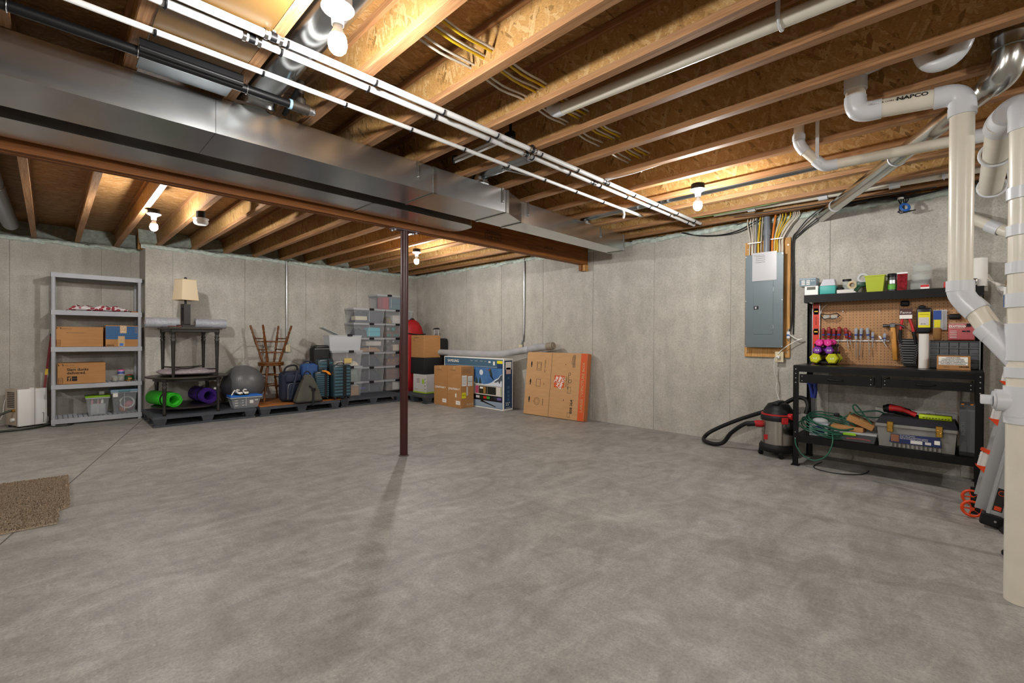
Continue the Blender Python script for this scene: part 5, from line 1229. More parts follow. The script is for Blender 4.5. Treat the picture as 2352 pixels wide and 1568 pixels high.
for k, y in enumerate((5.86, 5.75, 5.62, 5.52)): text(t, ('UHD TV', '4K HDR', 'PurColor', 'Smart')[k], (FX-.0011, y, .755), RX, UP, .018, 'white_print')
ft(5.40, 5.45, .735, .76, 'white_print', 'badge_print', 2); ft(5.30, 5.34, .70, .76, 'white_print', 'badge_print', 2)
ft(5.125, 5.25, .73, .775, 'label_yellow', 'yellow_badge', 2); ft(5.125, 5.25, .66, .73, 'tv_blue', 'blue_badge', 2)
side = obj('side_print', G().box(4.975, 5.145, 5.1035, 5.105, .03, .78), 'tv_blue', t)
def sd(x, z, w, h, m, nm, k=2): return obj(nm, G().quad((x, 5.105-.0012*k, z), RY, UP, w, h, .0012), m, t)
sd(5.06, .70, .13, .12, 'white_print', 'side_label'); sd(5.06, .62, .10, .10, M('side_pink', '#d8b8b0', .6), 'side_label')
for z in (.51, .36, .29, .23, .17): sd(5.06, z, .045, .045, 'tv_slate', 'side_icon')
text(t, '55"', (5.05, 5.1025, .10), RY, UP, .075, 'white_print'); text(t, 'SAMSUNG', (5.06, 5.1025, .045), RY, UP, .022, 'white_print')

# moving box leaning on the wall
t = thing('moving_carton', (5.1, 4.2, 0), 'large flat tan picture box with an orange edge leaning on the concrete wall', 'box')
o_ = V(5.0, 4.725, .006); rr = V(.078, -1.04, 0).normalized(); uu = V(.105, .012, .91).normalized(); uu = (uu-uu.dot(rr)*rr).normalized(); nb = -(rr.cross(uu))
W_, H_, D_ = 1.045, .925, .10
T = Matrix(((rr.x, nb.x, uu.x, o_.x), (rr.y, nb.y, uu.y, o_.y), (rr.z, nb.z, uu.z, o_.z), (0, 0, 0, 1)))
obj('body', G(T).rbox(0, W_, 0, D_, 0, H_, .004, 1), 'cardboard_light', t)
M('hd_orange', '#d2551f', .6)
obj('orange_edge', G(T).box(W_*.905, W_-.002, -.0012, 0, .004, H_-.004), 'hd_orange', t)
obj('side_orange', G(T).box(W_-.001, W_+.001, .004, D_-.004, .004, H_-.004), M('hd_side', '#b56a3c', .65), t)
obj('fold_line', G(T).box(W_*.435, W_*.44, -.001, 0, .003, H_-.003), 'grey_ink', t)
nrm = -nb
def hp(a, b): return o_+rr*a+uu*b+nrm*.0006
# lettering on this box reads bottom to top
TR, TU = uu, -rr
lg = obj('logo_square', G(T).box(W_*.50, W_*.665, -.0014, 0, .43, .60), 'hd_orange', t)
D45 = (TR+TU*0).normalized()
dr = (uu*.72-rr*.0+rr*.35).normalized(); du_ = nrm.cross(dr)
text(lg, 'THE\nHOME\nDEPOT', hp(W_*.583, .515)+nrm*.0012, (uu+rr*.45).normalized(), nrm.cross((uu+rr*.45).normalized()), .054, 'white_print', bold=.002)
text(t, 'LARGE TV/PICTURE BOX', hp(W_*.955, .46), TR, TU, .055, 'cardboard_light', sx=1.12, bold=.0015)
text(t, 'for flat panel televisions mirrors and artwork', hp(W_*.922, .40), TR, TU, .02, 'cardboard_light')
text(t, '808 364', hp(W_*.80, .18), TR, TU, .058, 'ink', bold=.001)
text(t, 'How doers\nget more done.', hp(W_*.71, .52), TR, TU, .032, 'ink')
text(t, 'ART / PICTURES', hp(W_*.33, .72), TR, TU, .026, 'ink'); text(t, 'TV', hp(W_*.33, .46), TR, TU, .026, 'ink'); text(t, 'MIRROR', hp(W_*.33, .20), TR, TU, .026, 'ink')
g = G(T); e = .004
def rect(a0, a1, b0, b1):
    g.box(a0, a1, -.001, 0, b0, b0+e).box(a0, a1, -.001, 0, b1-e, b1).box(a0, a0+e, -.001, 0, b0, b1).box(a1-e, a1, -.001, 0, b0, b1)
rect(.19, .28, .66, .78); rect(.205, .265, .68, .76); rect(.20, .28, .42, .53)
for R_ in (.055, .045, .03): g.torus((.235, -.0005, .205), R_, .0012, (1, 0, 0), (0, 0, 1), 24, 4)
for b in (.70, .44, .18):
    g.box(.085, .10, -.001, 0, b, b+.085)
    g.box(.08, .105, -.001, 0, b+.03, b+.07)
obj('icon_print', g, 'ink', t)
g = G(T)
rect(.80, .845, .77, .87)
rect(.775, .82, .03, .10); rect(.76, .81, .36, .45)
for b in (.25, .4): pass
g.torus((.79, -.0005, .53), .025, .004, (1, 0, 0), (0, 0, 1), 6, 4)
for k in range(4): g.box(.815+k*.012, .82+k*.012, -.001, 0, .72, .90)
g.torus((.775, -.0005, .63), .02, .003, (1, 0, 0), (0, 0, 1), 5, 4)
obj('small_print', g, 'grey_ink', t)
obj('staple_hole', G(T).ball((.70, 0, .76), .006, n=8, m=6).ball((.69, 0, .51), .006, n=8, m=6).ball((.70, 0, .26), .006, n=8, m=6), 'ink', t)

# grey foam tube on the cartons
t = thing('foam_tube', (5.09, 5.6, .812), 'long grey tube lying bent across the television carton and the moving box', 'tube')
obj('sleeve', G().tube([(5.06, 6.90, .866), (5.06, 6.3, .866), (5.07, 5.6, .868), (5.08, 5.30, .876), (5.11, 5.0, .918), (5.15, 4.6, .985), (5.165, 4.36, 1.012)], .0535, 18, 4), M('foam_grey', '#a3a3a5', .8, var=.08, vscale=10, bump=.2, bscale=30), t)
obj('end_wrap', G().cyl((5.163, 4.40, 1.008), (5.172, 4.29, 1.02), .056, n=18).cyl((5.172, 4.29, 1.02), (5.174, 4.275, 1.021), .045, n=18), M('tube_end', '#8d8270', .7), t)
obj('clear_tape', G().hollow((5.125, 4.80, .95), (5.135, 4.74, .96), .056, .05, 18), 'clear_frost', t)

# ================================================================ electrical panel
t = thing('plywood_backer', (5.3, 1.5, .945), 'pale plywood board behind the grey electrical panel', 'board')
obj('board', G().box(5.288, 5.3115, 1.288, 1.718, .945, 2.165), 'fresh_wood', t)
for y in (1.31, 1.69):
    for z in (1.0, 2.09): obj('screw', G().cyl((5.2865, y, z), (5.288, y, z), .006, n=8), 'steel', t)
t = thing('electrical_panel', (5.24, 1.51, 1.04), 'grey steel electrical panel with a paper directory on the concrete wall', 'electrical panel')
M('panel_grey', '#5f6b70', .42, .2, var=.05, vscale=6)
obj('enclosure', G().box(5.208, 5.287, 1.345, 1.68, 1.055, 2.0), M('panel_side', '#7d8587', .4, .4), t)
cv = obj('cover', G().rbox(5.20, 5.208, 1.328, 1.688, 1.046, 2.012, .002, 1), 'panel_grey', t)
dr_ = obj('door', G().rbox(5.1965, 5.20, 1.418, 1.605, 1.182, 1.725, .0015, 1), 'panel_grey', t)
obj('latch', G().rbox(5.192, 5.1965, 1.555, 1.60, 1.44, 1.475, .002, 1), 'dark_plastic', dr_); obj('latch_slot', G().box(5.1905, 5.192, 1.572, 1.588, 1.447, 1.468), 'steel', dr_)
for z in (1.26, 1.64): obj('hinge', G().box(5.196, 5.1985, 1.41, 1.42, z-.02, z+.02), 'panel_side', dr_)
for y, z in ((1.337, 1.06), (1.68, 1.06), (1.337, 1.53), (1.68, 1.53), (1.337, 1.995), (1.68, 1.995)): obj('cover_screw', G().cyl((5.197, y, z), (5.20, y, z), .006, n=8), 'steel', cv)
pp = obj('paper_directory', G().box(5.1955, 5.1975, 1.388, 1.618, 1.735, 2.028), M('directory_paper', '#b4b4b8', .3), t)
text(pp, 'CIRCUIT DIRECTORY', (5.1955, 1.555, 2.0), RX, UP, .011, 'ink')
g = G()
for k in range(4): g.box(5.1945, 5.1955, 1.495, 1.585, 1.985-k*.02, 1.988-k*.02)
obj('ruled_print', g, 'ink', pp)
# service pipe and cables above it
t = thing('service_conduit', (5.235, 1.495, 2.0), 'grey plastic service conduit entering the panel top', 'conduit')
obj('pipe', G().cyl((5.238, 1.493, 2.012), (5.238, 1.493, 2.395), .031, n=20), M('conduit_grey', '#767c84', .4), t); obj('coupling', G().hollow((5.238, 1.493, 2.20), (5.238, 1.493, 2.26), .037, .031, 20), 'conduit_grey', t); obj('lock_ring', G().hollow((5.238, 1.493, 2.003), (5.238, 1.493, 2.022), .042, .031, 20), 'steel', t)
random.seed(21)
cabs = [(1.662, 1.69, 'wire_white'), (1.645, 1.665, 'wire_white'), (1.63, 1.635, 'wire_white'), (1.615, 1.62, 'wire_white'), (1.60, 1.60, 'conduit_grey'), (1.585, 1.575, 'wire_yellow'), (1.572, 1.565, 'wire_yellow'), (1.555, 1.55, 'wire_white'),
        (1.445, 1.425, 'wire_orange'), (1.432, 1.385, 'wire_white'), (1.42, 1.36, 'wire_yellow'), (1.408, 1.335, 'wire_yellow'), (1.396, 1.29, 'wire_yellow'), (1.384, 1.27, 'wire_white'), (1.372, 1.25, 'wire_white'), (1.36, 1.235, 'wire_white'), (1.348, 1.215, 'wire_white')]
nth = CNT
kinds = {}
for i, (y0, y1, m) in enumerate(cabs):
    r = .0062 if m != 'wire_orange' else .010
    x = 5.25+(.012 if i % 2 else -.004)
    nmc = {'wire_white': 'white', 'wire_yellow': 'yellow', 'wire_orange': 'thick orange', 'conduit_grey': 'grey'}[m]
    flex('panel_cable', [(x, y0, 2.005), (x, y0, 2.08), (x+.006, y0+random.uniform(-.004, .004), 2.16), (x+.012, y0*.55+y1*.45, 2.27), (x+.018, y1, 2.36), (x+.02, y1-.004, 2.42)], r, m, f'{nmc} cable rising from the panel top, {nth[i]} of seventeen counted from the wall corner', 'cable', 7, 4, 'cables rising from the panel top')
obj('cable_staple', G().box(5.225, 5.2285, 1.545, 1.675, 2.135, 2.147), 'white_plastic', label='white staple bar across the cables left of the service conduit', cat='staple')
obj('cable_staple', G().box(5.225, 5.2285, 1.34, 1.455, 2.15, 2.162), 'white_plastic', label='white staple bar across the cables right of the service conduit', cat='staple')
flex('black_cable', [(5.28, 1.30, 1.17), (5.295, 1.275, 1.32), (5.296, 1.272, 1.7), (5.296, 1.275, 2.12), (5.28, 1.22, 2.22), (5.25, 1.10, 2.34), (5.24, .95, 2.40), (5.23, .5, 2.39)], .006, 'wire_black', 'black cable running down beside the plywood board, nearer the panel', 'cable')
flex('black_cable', [(5.30, 1.262, 1.18), (5.30, 1.258, 1.35), (5.30, 1.256, 1.75), (5.30, 1.258, 2.12), (5.29, 1.2, 2.2), (5.26, 1.05, 2.31), (5.24, .9, 2.385), (5.235, .4, 2.38)], .006, 'wire_black', 'black cable running down beside the plywood board, farther from the panel', 'cable')
flex('black_cable', [(5.30, 1.25, 2.14), (5.29, 1.13, 2.24), (5.26, .95, 2.33), (5.235, .7, 2.40), (5.22, .3, 2.40)], .004, 'dark_plastic', 'thin dark cable fanning out from the plywood board top corner', 'cable')
flex('black_cable', [(5.27, 2.42, 2.385), (5.285, 2.25, 2.33), (5.29, 2.0, 2.295), (5.285, 1.8, 2.31), (5.26, 1.6, 2.38)], .0055, 'wire_black', 'black cable sagging along the wall top before the panel', 'cable')
flex('black_cable', [(5.27, 2.40, 2.385), (5.285, 2.2, 2.315), (5.29, 1.95, 2.285), (5.285, 1.75, 2.30), (5.26, 1.55, 2.38)], .0045, 'wire_black', 'second black cable sagging along the wall top before the panel', 'cable')
flex('green_wire', [(4.72, 2.2, 2.40), (4.74, 1.9, 2.383), (4.74, 1.5, 2.386), (4.76, 1.2, 2.40)], .0026, M('wire_green', '#6f9a54', .5), 'thin green ground wire clipped under the joists', 'wire')
flex('black_cable', [(4.9, 1.75, 2.39), (4.93, 1.5, 2.372), (4.98, 1.2, 2.375), (5.05, .7, 2.38), (5.12, .2, 2.38)], .005, 'wire_black', 'black cable sagging under the last joists toward the vent pipe', 'cable')
for k, (y, z) in enumerate(((.55, 2.37), (.42, 2.35))):
    flex('data_cable', [(5.2, .75-.1*k, 2.385), (5.2, y, z), (5.19, .25, 2.36), (5.19, .05, 2.385), (5.19, -.3, 2.38)], .007, 'wire_black', ('upper', 'lower')[k]+' black data cable bundle above the workbench', 'cable')
t = thing('data_plug_bundle', (5.19, .42, 2.22), 'bundle of black and blue data leads hanging above the workbench', 'cable')
M('lead_blue', '#1f5fae', .4)
for k in range(5): obj('lead', G().tube([(5.2, .45-.012*k, 2.385), (5.195, .44-.015*k, 2.33), (5.19, .42+.02*math.sin(k*2), 2.27-.01*k), (5.19, .45-.03*k, 2.235)], .005, 6, 4), 'wire_black', t)
for k in range(3): obj('blue_lead', G().torus((5.185, .40, 2.27), .022+.006*k, .0045, (0, 1, .3), (.2, 0, 1), 16, 6), 'lead_blue', t)
obj('tie', G().hollow((5.197, .43, 2.345), (5.197, .43, 2.36), .022, .012, 14), 'white_plastic', t)
# coax splitter and wall outlet
t = thing('coax_filter', (5.29, 1.30, 1.13), 'small white and blue surge filter hanging from the black cable', 'adapter')
obj('body', G().cyl((5.285, 1.30, 1.14), (5.285, 1.30, 1.21), .016), 'white_plastic', t); obj('blue_band', G().cyl((5.285, 1.30, 1.165), (5.285, 1.30, 1.18), .0165), 'lead_blue', t); obj('tip', G().cyl((5.285, 1.30, 1.21), (5.285, 1.30, 1.235), .006).cyl((5.285, 1.30, 1.115), (5.285, 1.30, 1.14), .006), 'steel', t)
o2 = outlet('wall_outlet', (5.287, 1.372, .897), 'x', 'ivory outlet with a plug below the electrical panel', .078, .108)
obj('plug', G().rbox(5.215, 5.245, 1.36, 1.39, .935, .965, .004, 1), 'white_plastic', o2)
flex('power_lead', [(5.215, 1.378, .95), (5.20, 1.40, .93), (5.22, 1.405, .8), (5.24, 1.385, .7), (5.22, 1.39, .62), (5.19, 1.345, .5), (5.14, 1.31, .46)], .005, 'off_white', 'pale cord hanging from the outlet down to the vacuum', 'cord')
flex('power_lead', [(5.235, 1.375, .985), (5.24, 1.34, 1.03), (5.255, 1.25, 1.10), (5.265, 1.17, 1.14), (5.27, 1.21, 1.13), (5.27, 1.27, 1.165), (5.28, 1.295, 1.19)], .0045, 'white_plastic', 'white cord looping from the filter to the outlet', 'cord')

# ================================================================ vacuum
t = thing('shop_vacuum', (5.0, 1.30, 0), 'steel drum shop vacuum with black head and red latches beside the workbench', 'vacuum')
c_ = (5.0, 1.31)
obj('wheel_base', G().lathe([(.155, .05), (.165, .06), (.165, .10), (.15, .125)], (*c_, 0), 28), 'black_plastic', t)
for a in (.4, 1.97, 3.54, 5.11):
    x, y = c_[0]+.15*math.cos(a), c_[1]+.15*math.sin(a); cs = obj('caster', G().cyl((x-.01, y-.008, .022), (x+.01, y+.008, .022), .022), 'black_plastic', t); obj('caster_arm', G().box(x-.014, x+.014, y-.014, y+.014, .035, .062), 'black_plastic', cs)
M('drum_steel', '#b3aea6', .22, 1)
obj('drum', G().lathe([(.142, 0), (.142, .23)], (*c_, .12), 36), 'drum_steel', t); obj('drum_bead', G().hollow((*c_, .225), (*c_, .235), .1445, .141, 36), 'drum_steel', t)
hd = obj('head', G().lathe([(.152, 0), (.154, .03), (.146, .055), (.135, .06), (.125, .10), (.09, .155), (.06, .165)], (*c_, .348), 32), 'black_plastic', t)
obj('red_ring', G().hollow((*c_, .40), (*c_, .413), .148, .13, 32), M('vac_red', '#b01f22', .4), hd)
obj('carry_handle', G().rbox(c_[0]-.10, c_[0]+.10, c_[1]-.03, c_[1]+.03, .495, .53, .012, 2), 'dark_plastic', hd)
for a in (3.75, 5.6):
    u_ = V(math.cos(a), math.sin(a), 0); p = V(*c_, 0)+u_*.155; ax_ = Matrix.Translation((p.x, p.y, 0)) @ Matrix.Rotation(a, 4, 'Z'); obj('latch', G(ax_).rbox(-.008, .012, -.028, .028, .33, .39, .005, 1), 'vac_red', t)
pt = obj('hose_port', G().cyl((c_[0]-.06, c_[1]+.125, .30), (c_[0]-.085, c_[1]+.175, .30), .034).cyl((c_[0]-.085, c_[1]+.175, .30), (c_[0]-.092, c_[1]+.19, .30), .028), 'vac_red', t)
obj('blower_port', G().cyl((c_[0]-.07, c_[1]-.11, .40), (c_[0]-.09, c_[1]-.15, .40), .03), 'vac_red', t)
obj('brand_plate', G().quad((c_[0]-.13, c_[1]+.064, .19), (.44, -.9, 0), UP, .05, .05, .004), 'vac_red', t)
t = thing('vacuum_hose', (5.1, 1.7, .02), 'black ribbed vacuum hose looping over the floor to the wall', 'hose')
hp_ = [(4.905, 1.50, .30), (4.88, 1.58, .285), (4.92, 1.72, .17), (4.94, 1.80, .06), (4.93, 1.88, .028), (4.98, 2.0, .028), (5.08, 2.06, .045), (5.17, 2.0, .12), (5.21, 1.75, .265), (5.21, 1.40, .43), (5.20, 1.22, .545), (5.17, 1.13, .555), (5.13, 1.09, .50), (5.10, 1.10, .42)]
obj('hose', G().tube(hp_, .0205, 14, 8), 'black_plastic', t)
obj('cuff', G().cyl((4.908, 1.492, .30), (4.885, 1.56, .29), .026), 'dark_plastic', t)
# ================================================================ workbench
t = thing('workbench', (4.98, .52, 0), 'black steel workbench with two drawers, pegboard and top shelf', 'workbench')
M('bench_black', '#070708', .5, spec=.25); M('bench_top', '#0c0c0e', .3, spec=.4)
BX, BB, Y1, Y2 = 4.72, 5.25, -.08, 1.12
def angle(x, y, dx, dy, z0, z1): return G().box(min(x, x+dx), max(x, x+dx), min(y, y+.003*dy/abs(dy)), max(y, y+.003*dy/abs(dy)), z0, z1).box(min(x, x+.003*dx/abs(dx)), max(x, x+.003*dx/abs(dx)), min(y, y+dy), max(y, y+dy), z0, z1)
for y, d in ((Y1, 1), (Y2, -1)):
    lg = obj('leg', angle(BX, y, .045, .045*d, .006, .895), 'bench_black', t)
    for z in (.865, .825, .785, .745, .30, .245): obj('rivet', G().cyl((BX-.0025, y+.02*d, z), (BX+.001, y+.02*d, z), .005, n=8), 'steel', lg)
    obj('foot', G().box(BX-.012, BX+.05, min(y-.012*d, y+.05*d), max(y-.012*d, y+.05*d), 0, .007), 'black_plastic', t)
    obj('rear_post', angle(BB, y, -.04, .045*d, .006, 1.475), 'bench_black', t)
    obj('foot', G().box(BB-.05, BB+.005, min(y-.012*d, y+.05*d), max(y-.012*d, y+.05*d), 0, .007), 'black_plastic', t)
    obj('side_rail', G().box(BX+.045, BB-.04, min(y, y+.003*d), max(y, y+.003*d), .842, .895).box(BX+.045, BB-.04, min(y, y+.003*d), max(y, y+.003*d), .212, .265), 'bench_black', t)
obj('worktop', G().box(BX+.002, BB, Y1+.002, Y2-.002, .885, .900), 'bench_top', t)
obj('front_rail', G().box(BX+.0035, BX+.02, Y1+.004, Y2-.004, .842, .885), 'bench_black', t)
obj('divider', G().box(BX+.004, BX+.03, .499, .541, .742, .842), 'bench_black', t)
for y0, y1, z0, z1 in ((.545, 1.070, .745, .822), (-.032, .496, .752, .818)):
    dw = obj('drawer', G().box(BX-.004, BX+.004, y0, y1, z0, z1).box(BX+.004, BX+.40, y0+.01, y1-.01, z0+.006, z0+.012).box(BX+.004, BX+.40, y0+.01, y0+.014, z0+.006, z1-.01).box(BX+.004, BX+.40, y1-.014, y1-.01, z0+.006, z1-.01), 'bench_black', t)
    ym = (y0+y1)/2; zm = (z0+z1)/2+.004
    obj('handle', G().tube([(BX-.004, ym+.055, zm), (BX-.022, ym+.045, zm-.002), (BX-.026, ym, zm-.004), (BX-.022, ym-.045, zm-.002), (BX-.004, ym-.055, zm)], .006, 8, 4), 'black_plastic', dw)
    for y in (y0+.02, y1-.02):
        for z in (z0+.018, z1-.018): obj('rivet', G().cyl((BX-.0065, y, z), (BX-.004, y, z), .004, n=8), 'steel', dw)
obj('lower_shelf', G().box(BX+.004, BB-.003, Y1+.005, Y2-.005, .262, .268).box(BX+.004, BX+.012, Y1+.006, Y2-.006, .212, .262), 'bench_black', t)
hs = obj('hutch_shelf', G().box(5.075, 5.258, Y1, Y2, 1.542, 1.55).box(5.075, 5.083, Y1, Y2, 1.478, 1.542).box(5.083, 5.255, Y1, Y1+.006, 1.478, 1.542).box(5.083, 5.255, Y2-.006, Y2, 1.478, 1.542), 'bench_black', t)
for y in (Y1+.03, Y2-.03): obj('shelf_bracket', G().prism([(5.085, 1.478), (5.22, 1.478), (5.22, 1.36)], y-.002, y+.002, 'xz'), 'bench_black', t)
t_ = NT('pegboard'); c_ = t_.n('ShaderNodeTexCoord'); mp = t_.n('ShaderNodeMapping'); mp.inputs['Scale'].default_value = (0, 39.37, 39.37); mp.inputs['Location'].default_value = (0, .5, .5)
t_.l(c_.outputs['Object'], mp.inputs['Vector']); vo = t_.n('ShaderNodeTexVoronoi', feature='F1'); vo.inputs['Randomness'].default_value = 0; vo.inputs['Scale'].default_value = 1; t_.l(mp.outputs[0], vo.inputs['Vector'])
hole = t_.math('LESS_THAN', vo.outputs['Distance'], .13)
t_.set(Base_Color=t_.mix(hole, t_.ramp(t_.noise(t_.coord(), 4, 4), ((.3, '#a47a50'), (.7, '#b98c60'))), '#3a2615'), Roughness=.6); MATS['pegboard'] = t_.m
obj('pegboard', G().box(5.236, 5.242, Y1+.046, Y2-.046, .901, 1.50), 'pegboard', t)

def pbox(name, x0, x1, y0, y1, z0, z1, mat, label, cat='box', r=.003, seg=1):
    return obj(name, G().rbox(x0, x1, y0, y1, z0, z1, r, seg), mat, label=label, cat=cat)
ZS = 1.551
# ---------------- top shelf
t = thing('glove_carton', (5.16, 1.10, 1.636), 'blue-grey glove carton lying on the small white box at the shelf end', 'box')
obj('body', G().rbox(5.09, 5.23, 1.025, 1.165, 1.637, 1.715, .003, 1), M('carton_bluegrey', '#8e9aa0', .55, var=.15, vscale=30), t)
obj('front_print', G().box(5.0885, 5.09, 1.03, 1.16, 1.645, 1.70), M('carton_slate', '#5a7480', .5), t)
g = G()
for i in range(2):
    for j in range(3): g.box(5.0872, 5.0885, 1.075+i*.04, 1.105+i*.04, 1.65+j*.016, 1.661+j*.016)
obj('text_print', g, 'off_white', t); text(t, 'BLUE', (5.0885, 1.052, 1.685), RX, UP, .014, 'white_print')
t = thing('small_white_box', (5.16, 1.06, ZS), 'small white box with a picture label at the end of the top shelf', 'box')
obj('body', G().rbox(5.09, 5.22, 1.01, 1.118, ZS, 1.6355, .002, 1), 'white_plastic', t); obj('picture_print', G().box(5.0885, 5.09, 1.03, 1.10, 1.60, 1.628), M('print_grey', '#5b5d55', .6), t)
t = thing('wipes_box', (5.15, .935, ZS), 'teal wipes box with a grey flip lid on the top shelf', 'box')
obj('body', G().rbox(5.09, 5.21, .875, .998, ZS, 1.63, .006, 2), M('teal_box', '#3fa5a0', .5), t); obj('flip_lid', G().taper((5.092, 5.208, .877, .996), (5.115, 5.20, .89, .975), 1.6305, 1.69), M('lid_palegrey', '#c5c8d0', .5), t)
pbox('flat_carton', 5.09, 5.20, .72, .865, ZS, 1.585, 'off_white', 'flat pale carton under the rolls on the top shelf')
t = thing('clear_jar', (5.19, .80, 1.586), 'clear jar with a black lid behind the flat pale carton', 'jar')
obj('body', G().lathe([(.032, 0), (.033, .07), (.03, .078)], (5.165, .80, 1.587), 18), 'glass', t); obj('lid', G().lathe([(.034, 0), (.034, .018)], (5.165, .80, 1.665), 18), 'black_plastic', t)
t = thing('tape_roll', (5.15, .755, 1.586), 'beige tape roll standing on the flat carton', 'tape')
obj('roll', G().hollow((5.12, .755, 1.625), (5.17, .755, 1.625), .038, .02, 22), M('tape_beige', '#b9ad8a', .5), t); obj('core', G().hollow((5.119, .755, 1.625), (5.171, .755, 1.625), .021, .018, 18), 'cardboard', t)
pbox('black_pouch', 5.12, 5.2, .82, .868, 1.586, 1.612, 'black_plastic', 'small black pouch on the flat carton', 'pouch', .01, 2)
t = thing('tape_gun', (5.13, .69, ZS), 'dark green tape dispenser gun with a clear roll on the top shelf', 'tape dispenser')
M('gun_green', '#16432f', .4)
obj('grip', G().tube([(5.085, .725, 1.566), (5.10, .71, 1.59), (5.125, .685, 1.625)], .016, 10, 3), 'gun_green', t); obj('frame', G().rbox(5.10, 5.15, .655, .72, 1.60, 1.65, .008, 2), 'gun_green', t); obj('roll', G().hollow((5.10, .675, 1.68), (5.15, .675, 1.68), .042, .025, 22), 'clear_frost', t)
t = thing('lime_tub', (5.15, .59, ZS), 'lime green plastic tub on the top shelf', 'tub')
M('lime_plastic', '#a9b81c', .4)
vs = G().taper((5.095, 5.205, .535, .645), (5.085, 5.215, .522, .658), ZS, 1.685); obj('body', vs, 'lime_plastic', t); obj('rim', G().box(5.08, 5.22, .517, .663, 1.685, 1.695), 'lime_plastic', t)
t = thing('spray_can', (5.15, .478, ZS), 'dark cylindrical canister with a green label on the top shelf', 'canister')
obj('body', G().lathe([(.031, 0), (.031, .12)], (5.15, .478, ZS), 20), M('can_dark', '#3a3c40', .35), t); obj('label_band', G().lathe([(.0315, 0), (.0315, .045)], (5.15, .478, 1.565), 20, caps=False), M('can_green', '#5aa83a', .4), t); obj('cap', G().lathe([(.032, 0), (.032, .028), (.028, .032)], (5.15, .478, 1.671), 20), 'black_plastic', t); obj('silver_band', G().lathe([(.0316, 0), (.0316, .03)], (5.15, .478, 1.615), 20, caps=False), 'steel', t)
t = thing('coffee_pack', (5.15, .408, ZS), 'shiny red and silver foil pack on the top shelf', 'packet')
obj('body', G().taper((5.115, 5.185, .378, .44), (5.14, 5.155, .375, .443), ZS, 1.695), M('foil_red', '#8a1f2c', .25, .4, var=.6, vscale=34), t); obj('top_seal', G().box(5.143, 5.151, .375, .443, 1.695, 1.708), 'steel', t)
for i, z in enumerate((ZS, 1.627, 1.703)):
    t = thing('glass_jar', (5.15, .30, z), f'{("lowest", "middle", "topmost")[i]} of three clear wide jars stacked on the top shelf', 'jar', 'clear jars stacked on the top shelf')
    obj('body', G().lathe([(.05, 0), (.058, .01), (.06, .045), (.055, .055)], (5.155, .30-.008*i, z), 24), 'glass', t); obj('lid', G().lathe([(.059, 0), (.06, .012), (.05, .018)], (5.155, .30-.008*i, z+.056), 24), 'clear_plastic', t)
t = thing('staple_box', (5.10, .26, ZS), 'small red and white box in front of the clear jars', 'box'); obj('body', G().rbox(5.078, 5.10, .235, .29, ZS, 1.585, .001, 1), 'white_plastic', t); obj('red_print', G().box(5.0768, 5.078, .236, .289, 1.566, 1.584), M('print_red', '#c02026', .5), t)
pbox('red_gadget', 5.1, 5.14, .105, .15, ZS, 1.60, 'print_red', 'small red gadget beside the drain pipe on the top shelf', 'tool', .006, 2)
t = thing('tape_measure', (5.12, -.02, ZS), 'silver tape measure before the paper towel roll', 'tape measure'); obj('case', G().rbox(5.09, 5.125, -.045, .005, ZS, 1.615, .012, 3), 'chrome', t); obj('face', G().cyl((5.0885, -.02, 1.583), (5.0905, -.02, 1.583), .018), 'black_plastic', t)
t = thing('paper_towel_roll', (5.18, -.045, ZS), 'white paper towel roll with a loose sheet at the shelf end', 'paper towel')
M('paper_towel', '#e4e2dd', .9, bump=.2, bscale=90)
obj('roll', G().hollow((5.18, -.045, ZS+.001), (5.18, -.045, 1.775), .055, .02, 26), 'paper_towel', t)
def loose(u, v): return (5.15+.05*u+.012*math.sin(9*v), -.095-.10*v-.02*math.sin(7*u), 1.60-.17*v*(.4+.6*u)-.03*math.sin(5*u+3*v)+.02)
obj('loose_sheet', G().sheet(loose, 8, 8), 'paper_towel', t)
# ---------------- pegboard
t = thing('torpedo_level', (5.22, 1.05, .99), 'orange-red level standing on end at the pegboard edge', 'level')
obj('body', G().box(5.212, 5.23, 1.021, 1.074, .91, 1.472), M('level_orange', '#c93414', .45), t)
obj('edge_strip', G().box(5.21, 5.232, 1.0745, 1.079, .91, 1.472).box(5.21, 5.232, 1.016, 1.0205, .91, 1.472), 'steel', t)
for z in (1.40, 1.205, 1.02): v_ = obj('vial_housing', G().cyl((5.2095, 1.048, z), (5.213, 1.048, z), .024, n=18).rbox(5.2095, 5.213, 1.03, 1.066, z-.03, z+.03, .012, 2), 'black_plastic', t); obj('vial', G().box(5.2085, 5.2096, 1.033, 1.063, z-.006, z+.006), 'wire_yellow', v_)
text(t, 'SHARK LEVEL', (5.212, 1.047, 1.31), UP, V(0, 1, 0), .014, 'ink')
t = thing('safety_glasses', (5.22, .93, 1.31), 'clear safety glasses hung on a peg hook', 'glasses')
obj('frame', G().tube([(5.205, 1.01, 1.36), (5.19, .98, 1.325), (5.185, .94, 1.33), (5.185, .90, 1.325), (5.20, .865, 1.35), (5.20, .88, 1.375), (5.19, .94, 1.365), (5.205, 1.01, 1.375)], .004, 6, 4), 'dark_plastic', t); obj('lens', G().quad((5.188, .96, 1.345), RX, UP, .05, .032, .002).quad((5.188, .90, 1.345), RX, UP, .05, .032, .002), 'glass', t)
obj('strap', G().tube([(5.205, 1.01, 1.37), (5.21, 1.0, 1.42), (5.22, .96, 1.465)], .003, 6, 4), 'off_white', t)
